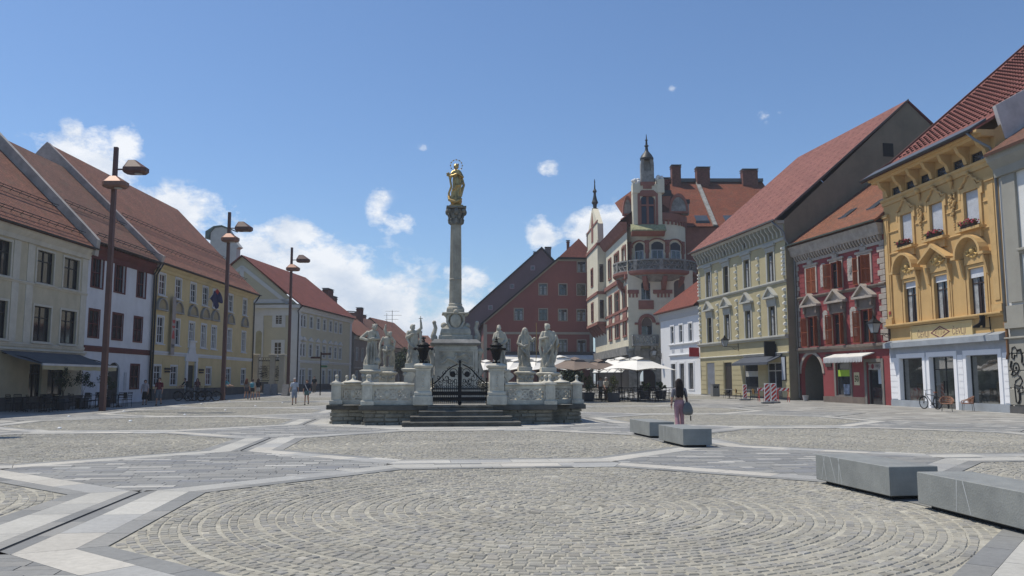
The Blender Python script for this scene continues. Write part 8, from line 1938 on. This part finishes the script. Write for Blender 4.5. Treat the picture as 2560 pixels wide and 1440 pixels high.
for n, (px, Y) in enumerate(TS):
    x = PX(px, Y); w = ORD[n] + (' from the left' if 0 < n < 13 else '')
    place(TB, 1, x, Y, R.random(), 'small round black table, %s in the parasol terrace' % w, 'table', 'terrace tables under the parasols'); m = 2 if n % 3 else 3; a0 = R.uniform(0,.5); es = [a0 + a*2*math.pi/m for a in range(m)]
    for k, aa in enumerate(sorted(es, key=lambda a: math.cos(a))): place(CHR, 0, x+.62*math.cos(aa), Y+.62*math.sin(aa), aa-math.pi/2, 'black slatted chair on the %s side of the terrace table %s' % ((('left','right') if m == 2 else ('left','middle','right'))[k], w), 'chair', 'terrace chairs under the parasols')
for n, (x, Y) in enumerate(sorted(((-24.6,45.2),(-24.3,47.6),(-24.6,49.8),(-25.6,43.8),(-24.0,43.0),(-23.6,50.2)), key=lambda q: q[0]/q[1])):
    w = ORD[n] + (' from the left' if 0 < n else ''); w = w if n < 5 else 'rightmost'
    place(TB, 1, x, Y, 0, 'small black table in the shade at left, %s under the dark awning' % w, 'table', 'tables of the shaded cafe')
    for k, a in enumerate((0.4, 2.4, 4.3)): place(CHR, 0, x+.6*math.cos(a+n), Y+.6*math.sin(a+n), a+n-math.pi/2, 'black chair at the shaded cafe table %s, %s of its three' % (w, ('first','second','third')[k]), 'chair', 'chairs of the shaded cafe')
ofs = [(1822,68),(1842,67.2),(1875,65.5)]
for n, (px, Y) in enumerate(ofs[::2]):
    x = PX(px, Y); t = thing('round_table', ['pale round table by the dark door of the olive house', 'pale round table behind the single striped board'][n], 'table', (x, Y, gz(Y)+.012), 0)
    MB().lathe([(.38,.72),(.39,.75)], 18).build('table_top', mat('pale_table', (.45,.45,.44)), t); m = MB(); m.tube([(0,0,0),(0,0,.72)], .03, 8); m.lathe([(.22,0),(.2,.02)], 12); m.build('table_leg', m_black, t)
for n, (px, Y, rz, lb) in enumerate(((1845,67,1.4,'ochre shell chair with dark cushion by the pale table and dark door'),(1888,65,1.6,'ochre shell chair beneath the small shop awning'),(1816,69,-1.4,'dark shell chair left of the pale table'))):
    t = thing('shell_chair', lb, 'chair', (PX(px,Y), Y, gz(Y)+.012), rz, 'shell chairs outside the olive house'); c = cloth((.33,.19,.06)) if n < 2 else m_black
    b = MB(); b.loft([[(x*s_,y*s_,z) for x, y in ((-.22,-.22),(.22,-.22),(.25,.2),(-.25,.2))] for s_, z in ((.8,.42),(1,.47))]); b.prism([(-.22,.2),(.22,.2)][::-1] + [(-.24,.22),(.24,.22)] , .45, .8, 'z'); b.prism([(-.25,.45),(.25,.45),(.2,.82),(-.2,.82)], .18, .22, 'y'); b.build('shell', c, t)
    l = MB(); [l.tube([(x,y,.43),(x*1.25,y*1.2,0)], .011, 5) for x in (-.17,.17) for y in (-.17,.17)]; l.build('legs', m_black, t); MB().bbox(-.19,.12,.5,.19,.18,.76,.02).build('cushion', cloth((.02,.02,.02)), t)
wick = mat('wicker', (.36,.18,.11), rough=.7, var=.3, scale=20)
for px, py, rz, lb in ((2368,1029,-.5,'wicker armchair facing out, left of the two at the white shopfront'),(2421,1028,-1.9,'wicker armchair turned sideways, right of the two at the white shopfront')):
    u = G(px, py); t = thing('wicker_chair', lb, 'armchair', (u.x, u.y, .012), rz, 'wicker armchairs'); s_ = 1.0
    a = MB(); a.tube([(.31*math.cos(k*math.pi/10-math.pi*.0), .02+.28*math.sin(k*math.pi/10), .62+.16*math.sin(k*math.pi/10)) for k in range(11)], .022, 6); a.tube([(-.31,.02,.62),(-.34,-.25,.52),(-.26,-.28,.42)], .022, 6); a.tube([(.31,.02,.62),(.34,-.25,.52),(.26,-.28,.42)], .022, 6); a.build('arm_rim', wick, t)
    b = MB(); n = 20
    for k in range(n):
        a0, a1 = math.pi*k/n, math.pi*(k+1)/n; Q = lambda a_, r, z: (r*math.cos(a_), .02+r*.9*math.sin(a_), z)
        if k % 2 == 0: b.tube([Q(a0,.24,.42), Q(a0,.31,.62+.16*math.sin(a0))], .012, 4)
    for z, r in ((.48,.26),(.54,.28),(.6,.3)): b.tube([(r*math.cos(a_*math.pi/12), .02+r*.9*math.sin(a_*math.pi/12), z+.12*math.sin(a_*math.pi/12)*(z-.42)/.2) for a_ in range(13)], .02, 4)
    b.build('backrest', wick, t); MB().bbox(-.26,-.28,.38,.26,.26,.43,.02).build('seat', wick, t)
    for x in (-.22,.22):
        for y in (-.22,.22): MB().tube([(x,y,.38),(x*1.1,y*1.15,0)], .013, 5).build('leg', mat('dull_steel',(.12,.12,.12),rough=.4), t)
# ---- parasols
def parasol(px, Y, w, ze, za, rz, c, lab):
    t = thing('parasol', lab, 'parasol', (PX(px, Y), Y, gz(Y)), rz, 'cafe parasols')
    h = w/2; m = MB(); n = 6; zt = za-.22
    def P(i, f): # corner/mid points with sagging edges
        cs = [(-h,-h),(h,-h),(h,h),(-h,h)]; a, b = cs[i//n % 4], cs[(i//n+1) % 4]; s_ = (i % n)/n; x, y = a[0]+(b[0]-a[0])*s_, a[1]+(b[1]-a[1])*s_; sag = .16*math.sin(math.pi*s_)
        return (x*f*(1-.05*math.sin(math.pi*s_)), y*f*(1-.05*math.sin(math.pi*s_)), ze + (zt-ze)*(1-f)/.72 + sag*f**2 - .05*math.sin(math.pi*f))
    N_ = 4*n; fr = [1, .8, .6, .42, .28]
    for a, b in zip(fr[:-1], fr[1:]):
        for i in range(N_): m.add([P(i,a), P(i+1,a), P(i+1,b), P(i,b)], [(0,1,2,3)])
    m.build('canopy', c, t); v = MB(); q = h*.36; k = MB()
    for i in range(4):
        a = [(-q,-q),(q,-q),(q,q),(-q,q)]; p0, p1 = a[i], a[(i+1)%4]; mid = ((p0[0]+p1[0])*.46, (p0[1]+p1[1])*.46, zt+.09); v.add([(p0[0],p0[1],zt-.05), mid, (0,0,za)], [(0,1,2)]); v.add([mid, (p1[0],p1[1],zt-.05), (0,0,za)], [(0,1,2)])
    v.build('vent_cap', c, t); MB().tube([(0,0,0),(0,0,za-.05)], .035, 8).build('pole', m_black, t)
    for i in range(8): a = [(-h,-h),(0,-h),(h,-h),(h,0),(h,h),(0,h),(-h,h),(-h,0)][i]; k.tube([(0,0,ze-.15),(a[0]*.5,a[1]*.5,ze+(zt-ze)*.62-.05)], .014, 4); k.tube([(0,0,zt-.05),(a[0]*.97,a[1]*.97,ze+(.12 if i % 2 else 0))], .012, 4)
    k.build('ribs', m_black, t); MB().bbox(-.4,-.4,0,.4,.4,.09,.02).build('base_weight', m_cap, t)
wc = mat('white_parasol_cloth', (.74,.72,.66), rough=.9, var=.05); bc = mat('taupe_parasol_cloth', (.20,.155,.125), rough=.9, var=.08)
for p in ((1594,61.5,4.1,2.25,3.3,.62,wc,'big white parasol, nearest and rightmost of the terrace'),(1553,68,4.0,2.35,3.4,.5,wc,'white parasol just behind and left of the rightmost white one'),(1437,60.5,3.4,2.25,3.25,.7,bc,'taupe brown parasol in front, next to the rightmost saint'),(1497,66,3.2,2.3,3.2,.6,bc,'second taupe parasol half hidden behind the first brown one'),
          (1345,70,3.6,2.3,3.3,.6,wc,'white parasol behind the hooded saint and the cloaked saint'),(1290,74,3.6,2.3,3.35,.5,wc,'white parasol behind the monk statue'),(1215,76,3.6,2.3,3.3,.7,wc,'white parasol left of the right lantern'),(1400,76,3.8,2.4,3.7,.4,wc,'white parasol peeping above the brown one')): parasol(*p)
def wing_awning():
    a = AT(1487, 905, 96); b = AT(1563, 884, 92)
    t = thing('striped_roof_awning', 'row of white awning panels with dark gaps along the tall corner building', 'awning', (a.x, a.y, 0)); d = Vector((b.x-a.x, b.y-a.y, 0)); L = d.length; t.rotation_euler = (0,0,math.atan2(d.y, d.x))
    for k in range(4): x0 = L*k/4; MB().prism([(-.4,2.5),(2.0,4.0),(2.0,4.06),(-.4,2.56)], x0+.04, x0+L/4-.12).build('awning_panel', wc, t)
    MB().prism([(-.45,2.4),(2.05,3.95),(2.05,4.0),(-.45,2.45)], -.05, L).build('awning_frame', m_black, t)
wing_awning()
# ---- terrace fence, planters, greenery
def fence(pxa, pxb, Y, lab):
    a, b = PX(pxa, Y), PX(pxb, Y); t = thing('terrace_fence', lab, 'fence', (a, Y, gz(Y)+.01)); L = b-a
    m = MB(); [m.box(0,-.02,z,L,.02,z+.05) for z in (.98,.62,.1)]; m.build('rails', m_black, t); k = int(L/1.3)
    for i in range(k+1): MB().box(L*i/k-.025,-.03,0,L*i/k+.025,.03,1.03).build('post', m_black, t)
fence(1451, 1522, 60.0, 'low black terrace rail left of the planted box'); fence(1548, 1684, 60.0, 'low black terrace rail right of the planted box')
def leaves(parent, name, material, n, sx, sy, sz, c, ls, seed, clumps=9):
    R = random.Random(seed); m = MB(); cl = [(Vector((R.gauss(0,.42)*sx, R.gauss(0,.42)*sy, R.gauss(0,.40)*sz)), R.uniform(.22,.45)) for _ in range(clumps)]
    for _ in range(n):
        q, r = R.choice(cl); d = Vector((R.gauss(0,1),R.gauss(0,1),R.gauss(0,1))).normalized()*r*R.random()**.4; p = Vector(c) + q + Vector((d.x*sx, d.y*sy, d.z*sz)); nn = Vector((R.gauss(0,1),R.gauss(0,1),R.gauss(.4,1))).normalized(); a = nn.orthogonal().normalized()*ls*R.uniform(.6,1.3); b = nn.cross(a)*.6
        m.add([p-a, p-b, p+a, p+b], [(0,1,2,3)])
    return m.build(name, material, parent)
lf = [mat('leaf_green', (.055,.095,.03), rough=.7, var=.45, scale=3), mat('leaf_olive', (.13,.14,.05), rough=.7, var=.4, scale=6), mat('leaf_dark', (.03,.055,.022), rough=.7, var=.4, scale=3)]
for n, (px, Y, w, h, l, lab) in enumerate(((1533,60.0,.8,1.25,1,'airy olive-green shrub in a dark grey box at the edge of the terrace'),(1469,61.0,.75,1.2,1,'olive-green potted shrub beside the end pier of the balustrade'),(1200,50,.9,.8,1,'shrub in a pot behind the right end of the iron gate'),(1612,66,.6,.7,0,'small bright green plant in a box under the white parasol'),(1652,67,.6,.8,0,'potted plant near the doorway of the tall building'))):
    t = thing('potted_shrub', lab, 'plant', (PX(px,Y), Y, gz(Y)+.012), .2*n); b = MB(); b.loft([[(-a,-a,z),(a,-a,z),(a,a,z),(-a,a,z)] for a, z in ((w*.42,0),(w*.55,.62),(w*.55,.66),(w*.5,.66))]); b.build('planter_box', mat('anthracite_planter', (.045,.05,.06), rough=.6), t)
    s = MB(); [s.tube([(0,0,.6),(.1*math.cos(k*2),.1*math.sin(k*2),1.0),(.3*w*math.cos(k*2),.3*w*math.sin(k*2),.7+h*.7)], .015, 4) for k in range(4)]; s.build('stems', mat('bark', (.09,.065,.045)), t); leaves(t, 'foliage', lf[l], 900, w*.62, w*.62, h*.62, (0,0,.7+h*.5), .055, n+3)
def tree(px, Y, zt, w, l, lab, n=2600, tz=2.0):
    t = thing('street_tree', lab, 'tree', (PX(px,Y), Y, gz(Y)-.05), 0); s = MB(); s.tube([(0,0,0),(.05,0,tz*.6),(0,.05,tz+.6)], .16, 8, .1)
    for k in range(6): a = k*1.05; s.tube([(0,.05,tz*.8),(.4*w*math.cos(a),.4*w*math.sin(a),tz+(zt-tz)*.35),(.75*w*math.cos(a)*.8,.75*w*math.sin(a)*.8,tz+(zt-tz)*.7)], .06, 5, .02)
    s.build('trunk', mat('bark', (0,)*3), t); leaves(t, 'crown', lf[l], n, w, w, (zt-tz)*.55, (0,0,tz+(zt-tz)*.5), .13, px, 22)
tree(1000,118,5.6,1.6,0,'round dark green street tree between the two middle left saints'); tree(1050,120,5.4,1.5,0,'green street tree half hidden behind the left gate lantern'); tree(1420,72,2.9,1.4,2,'dark green shrubby tree in the shade under the brown parasol', 1800, .5)
for n, (x, Y) in enumerate(((-24.9,46.4),(-24.9,48.5),(-24.7,50.9))):
    t = thing('potted_tree', ['small potted tree under the left half of the dark awning','small potted tree under the middle of the dark awning','feathery potted tree right of the others, by the first lamp post'][n], 'plant', (x, Y, gz(Y)+.012), n); b = MB(); b.bbox(-.25,-.25,0,.25,.25,.6,.02); b.build('planter_box', mat('anthracite_planter', (0,)*3), t)
    s = MB(); [s.tube([(0,0,.5),(.05*math.cos(k*1.3),.05*math.sin(k*1.3),1.0),(.45*math.cos(k*1.3),.45*math.sin(k*1.3),1.9)], .014, 4, .006) for k in range(5)]; s.build('stems', mat('bark', (0,)*3), t); leaves(t, 'foliage', lf[2], 700, .6, .6, .65, (0,0,1.65), .05, n+40, 12)
# ---- works barriers by the olive house
mred = mat('signal_red', (.50,.035,.03), rough=.45, var=.06); mwt = mat('reflective_white', (.75,.75,.74), rough=.45, var=.04)
def stripes(parent, x0, z0, x1, z1, pitch, y, slant=1):
    H = z1-z0; n = int((x1-x0+H)/pitch)+2
    for k in range(-n, n):
        a = x0 + k*pitch; P = [(a, z0), (a+pitch*.5, z0), (a+pitch*.5+slant*H, z1), (a+slant*H, z1)]; P = clip(clip(P, 1, 0, x1), -1, 0, -x0)
        if len(P) > 2: MB().prism(P, y-.006, y-.001, 'y').build('red_stripe', mred, parent)
def board(px, py, w, h, lab, lamp=1):
    u = G(px, py); t = thing('warning_board', lab, 'barrier', (u.x, u.y, u.z+.012), 0, 'red and white works boards'); b = MB().bbox(-w/2, -.03, .12, w/2, .03, h, .01).build('board', mwt, t)
    n = 5
    for k in range(-1, n): z = .15 + (h-.18)*k/(n-1)*1.0; P = clip(clip([(-w/2+.03,z),(w/2-.03,z+w*.8),(w/2-.03,z+w*.8+.17),(-w/2+.03,z+.17)], 0, 1, h-.04), 0, -1, -.16); (len(P) > 2 and MB().prism(P, -.038, -.031, 'y').build('red_stripe', mred, b))
    MB().bbox(-.4,-.2,0,.4,.2,.11,.03).build('base', m_cap, t)
board(1863, 1001, .30, 1.18, 'narrow red and white striped warning board standing alone in front of the olive house'); board(1919, 1009, .38, 1.35, 'red and white warning board, left of the close pair'); board(1935, 1008, .38, 1.35, 'red and white warning board, right of the close pair')
for px0, px1, Y, lb in ((1893,1913,60.5,'red trestle barrier between the single striped board and the pair'),(1940,1972,60.0,'red and white trestle barrier right of the pair of boards, at the house corner')):
    a, b = PX(px0, Y), PX(px1, Y); L = b-a; t = thing('trestle_barrier', lb, 'barrier', (a, Y, gz(Y)+.012), 0); o = MB().box(0,-.02,.78,L,.02,1.0).build('plank', mwt, t); stripes(o, .0, .785, L, .995, .34, -.02)
    for x in (.08, L-.08): m = MB(); m.tube([(x,0,1.0),(x-.02,-.3,0)], .02, 5); m.tube([(x,0,1.0),(x+.02,.3,0)], .02, 5); m.tube([(x,-.2,.35),(x,.2,.35)], .015, 4); m.build('trestle_leg', mred, t)
u = (PX(1787,72.5), 72.5); t = thing('litter_bin', 'grey metal litter bin standing against the olive house louvre', 'bin', (*u, gz(72.5)+.012), .1); MB().bbox(-.3,-.3,.05,.3,.3,1.05,.03).build('bin_body', mat('bin_grey', (.20,.20,.19), rough=.5), t); m = MB(); m.box(-.2,-.31,.78,-.02,-.3,.92); m.box(.03,-.31,.78,.2,-.3,.92); m.build('slot', m_black, t); MB().bbox(-.33,-.33,1.05,.33,.33,1.12,.02).build('lid', m_cap, t)
u = CRB.A + CRB.ex*1.4 - CRB.ey*.4; t = thing('bucket', 'pale plastic bucket at the mouth of the crimson house passage', 'bucket', (u.x, u.y, gz(u.y)+.01)); MB().lathe([(.17,0),(.23,.38),(.24,.4)], 16).build('pail', mat('pail_white', (.4,.4,.4)), t); MB().tube([(.22*math.cos(a*.35),0,.38+.1*math.sin(a*.35)) for a in range(10)], .008, 4).build('handle', m_black, t)
# ---- wall lanterns
def wall_lantern(B, px, py, out, lab, side=-1, s_=1.0):
    u, z = B.uz(px, py); p = B.A + B.ex*u; t = thing('wall_lantern', lab, 'lantern', (p.x, p.y, z), B.rz); l = MB(); l.tube([(0,0,-.25),(0,-.02,.4)], .03, 5); l.tube([(0,0,.1),(0,-out,.12)], .02, 5); l.tube([(0,-.02,-.2),(0,-out*.3,-.12),(0,-out*.5,.1)], .014, 5); l.tube([(0,-.3+.13*math.cos(k*.6),-.02+.1*math.sin(k*.6)) for k in range(11)], .012, 4); l.build('bracket', m_black, t)
    c = MB(); y = -out; c.loft([[(-a*s_,y-a*s_,zz*s_+.15),(a*s_,y-a*s_,zz*s_+.15),(a*s_,y+a*s_,zz*s_+.15),(-a*s_,y+a*s_,zz*s_+.15)] for a, zz in ((.13,0),(.24,.5))]); c.build('glass', mat('lantern_glass', (.30,.33,.36), rough=.2), t)
    r = MB(); r.loft([[(-a*s_,y-a*s_,zz*s_+.15),(a*s_,y-a*s_,zz*s_+.15),(a*s_,y+a*s_,zz*s_+.15),(-a*s_,y+a*s_,zz*s_+.15)] for a, zz in ((.28,.5),(.27,.56),(.08,.78),(.03,.95))]); r.box(-.14*s_,y-.14*s_,.11,.14*s_,y+.14*s_,.15)
    for a, b in ((-1,-1),(1,-1),(1,1),(-1,1)): r.tube([(a*.135*s_,y+b*.135*s_,.15),(a*.245*s_,y+b*.245*s_,.15+.5*s_)], .015, 4)
    r.build('lantern_roof', m_black, t)
wall_lantern(OLB, 1846, 870, 1.25, 'black wall lantern on a curled bracket, on the olive house'); wall_lantern(CRB, 2226, 838, 1.15, 'black wall lantern on a curled bracket between the crimson and ochre houses', s_=1.15)
WS = [o for o in bpy.data.objects if o.name == 'small_white_house'][0]
class _B: pass
b_ = _B(); b_.A = V2(WA.x, WA.y); b_.rz = WS.rotation_euler.z; b_.ex = (WB-WA).normalized(); b_.ey = Vector((-b_.ex.y, b_.ex.x)); b_.uz = lambda px, py: (.2, AT(px, py, WA.y).z); wall_lantern(b_, 1655, 892, .9, 'white-glazed wall lantern at the far corner of the small white house')
# ---- signpost
Y = 78.0; t = thing('fingerpost', 'black fingerpost with brown, white and green arrow signs, left of the monument', 'signpost', (PX(801,Y), Y, gz(Y))); zz = lambda py: AT(801, py, Y).z - gz(Y); MB().tube([(0,0,0),(0,0,zz(880))], .05, 8).build('post', m_black, t)
for py, x0, x1, c in ((885,.05,.9,(.07,.03,.025)),(894,-.88,-.05,(.07,.03,.025)),(904,.05,.75,(.35,.38,.40)),(910,.05,.6,(.30,.33,.35)),(916,.05,.56,(.03,.12,.06))): z = zz(py); e = x1 if x0 > 0 else x0; s_ = 1 if x0 > 0 else -1; MB().prism([(x0,z-.09),(x1,z-.09),(x1+(.1 if s_>0 else 0),z),(x1,z+.09),(x0,z+.09),(x0-(.1 if s_<0 else 0),z)], -.09, -.06, 'y').build('arrow_sign', cloth(c), t)
# ---- gateway of the pale corner house
Y = 88.5; t = thing('iron_gateway', 'wrought iron gate between pale stone pillars beside the yellow house', 'gate', (PX(639,Y), Y, gz(Y)-.05)); X = lambda px: PX(px,Y)-PX(639,Y); z0, z1 = AT(639,951,Y).z-gz(Y), AT(639,884,Y).z-gz(Y)
mp = mat('gate_pillar_cream', (.44,.40,.32), var=.1)
for px in (639,680.5,704): x = X(px); m = MB(); m.bbox(x-.32,-.32,0,x+.32,.32,z0,.03); m.box(x-.25,-.25,z0,x+.25,.25,z1-.3); m.bbox(x-.36,-.36,z1-.3,x+.36,.36,z1,.04); m.build('gate_pillar', mp, t)
MB().box(X(639)+.3,-.12,0,X(680)-.3,.12,z0-.1).build('low_wall', m_plinth, t)
for a, b in ((639,680.5),(680.5,704)):
    xa, xb = X(a)+.27, X(b)-.27; m = MB(); u = xa+.05
    while u < xb: m.tube([(u,0,z0-.1 if a == 639 else .1),(u,0,z1-.7)], .014, 4); u += .11
    m.box(xa,-.02,z1-.75,xb,.02,z1-.68); m.box(xa,-.02,z0,xb,.02,z0+.06); c = (xa+xb)/2; w = (xb-xa)/2
    for k in range(5): m.tube([(c+w*(-.8+.4*k)+.14*math.cos(i*.6),0,z1-.5+.16*math.sin(i*.6)) for i in range(11)], .02, 4)
    for k in range(14): m.tube([(xa+R.random()*(xb-xa)+.08*math.cos(i*.8),0,z0+.3+R.random()*.1+k*.09+.08*math.sin(i*.8)) for i in range(8)], .013, 4)
    m.build('iron_grille', m_black, t)
for n, (px, Y, lb) in enumerate(((668,79,'leaning pale A-board left of three by the gateway'),(686,80,'leaning pale A-board in the middle of three by the gateway'),(715,76,'leaning pale A-board right of the farthest lamp post'))):
    t = thing('a_board', lb, 'board', (PX(px,Y), Y, gz(Y)+.012), .2-.2*n); m = MB(); m.prism([(-.3,0),(-.27,0),(.02,1.05),(-.01,1.05)], -.3, .3); m.prism([(.3,0),(.27,0),(-.01,1.03),(.02,1.05)], -.3, .3); m.build('frame', cloth((.28,.27,.26)), t)
for n, (px, py) in enumerate(sorted(((172,1042.5),(309,1029.5),(326,1054),(149,1072),(462,1038),(563,1026.5),(503,1010.5),(573,1004),(638,1016),(706,1008),(789,983)))):
    u = G(px, py); m = MB(); m.sphere((0,0,.0), .075, 10, 6, sz=.6); o = m.build('ground_light', mat('ground_light_glint', (.85,.85,.83), rough=.3), None, smooth=True); o.location = (u.x, u.y, u.z+.02); tag(o, 'tiny stud in the paving, sun glint painted white, %s' % (ORD[n] + ' from the left' if 0 < n < 10 else ('leftmost','rightmost')[n > 0]), 'ground light', 'glinting studs in the paving, painted white')  # white colour stands in for the sun glint on each stud
# ---- dressed shop window of the ochre house
def mannequin():
    B = OCB; q = B.rect(2423,887,2502.6,1018); u = q[2]-.55; p = B.A + B.ex*u + B.ey*.75; t = thing('mannequin', 'mannequin in a pale blue shirt and beige trousers in the right shop window', 'mannequin', (p.x, p.y, q[1]+.05), B.rz)
    c = MB(); chain(c, [(Vector((-.1,0,.05)),.05),(Vector((-.1,0,.5)),.07),(Vector((-.06,0,.9)),.1)]); chain(c, [(Vector((.2,0,.05)),.05),(Vector((.13,0,.5)),.07),(Vector((.06,0,.9)),.1)]); c.lathe([(.13,0),(.15,.1),(.12,.18)], 14, (0,0,.85)); meshobj('trousers', remesh(c, .015, 1), cloth((.45,.40,.27)), t)
    c = MB(); c.lathe([(.13,0),(.14,.2),(.18,.38),(.16,.46),(.06,.5)], 14, (0,0,1.0), sy=.7); [chain(c, [(Vector((s_*.18,0,1.4)),.06),(Vector((s_*.26,.02,1.15)),.055)]) for s_ in (-1,1)]; meshobj('shirt', remesh(c, .015, 1), cloth((.30,.38,.50)), t)
    c = MB(); limb(c, (0,0,1.45), .05, (0,0,1.55), .05); c.sphere((0,0,1.66), .1, 12, 8, sz=1.15); [limb(c, (s_*.26,.02,1.15), .035, (s_*.2,-.15,.95), .03) for s_ in (-1,1)]; meshobj('body', remesh(c, .014, 1), cloth((.5,.47,.44)), t)
mannequin()
# ---------------------------------------------------------------- summer air
hz = MB().box(-1600, -100, -1.3, 1600, 1600, 45)
hm = bpy.data.materials.new('haze'); hm.use_nodes = True; hn = hm.node_tree; hn.nodes.remove(hn.nodes['Principled BSDF'])
pv = hn.nodes.new('ShaderNodeVolumePrincipled'); pv.inputs['Density'].default_value = .0005; pv.inputs['Color'].default_value = (.86, .92, 1, 1); hn.links.new(pv.outputs[0], hn.nodes['Material Output'].inputs['Volume'])
tag(hz.build('haze', hm, None), kind='stuff')
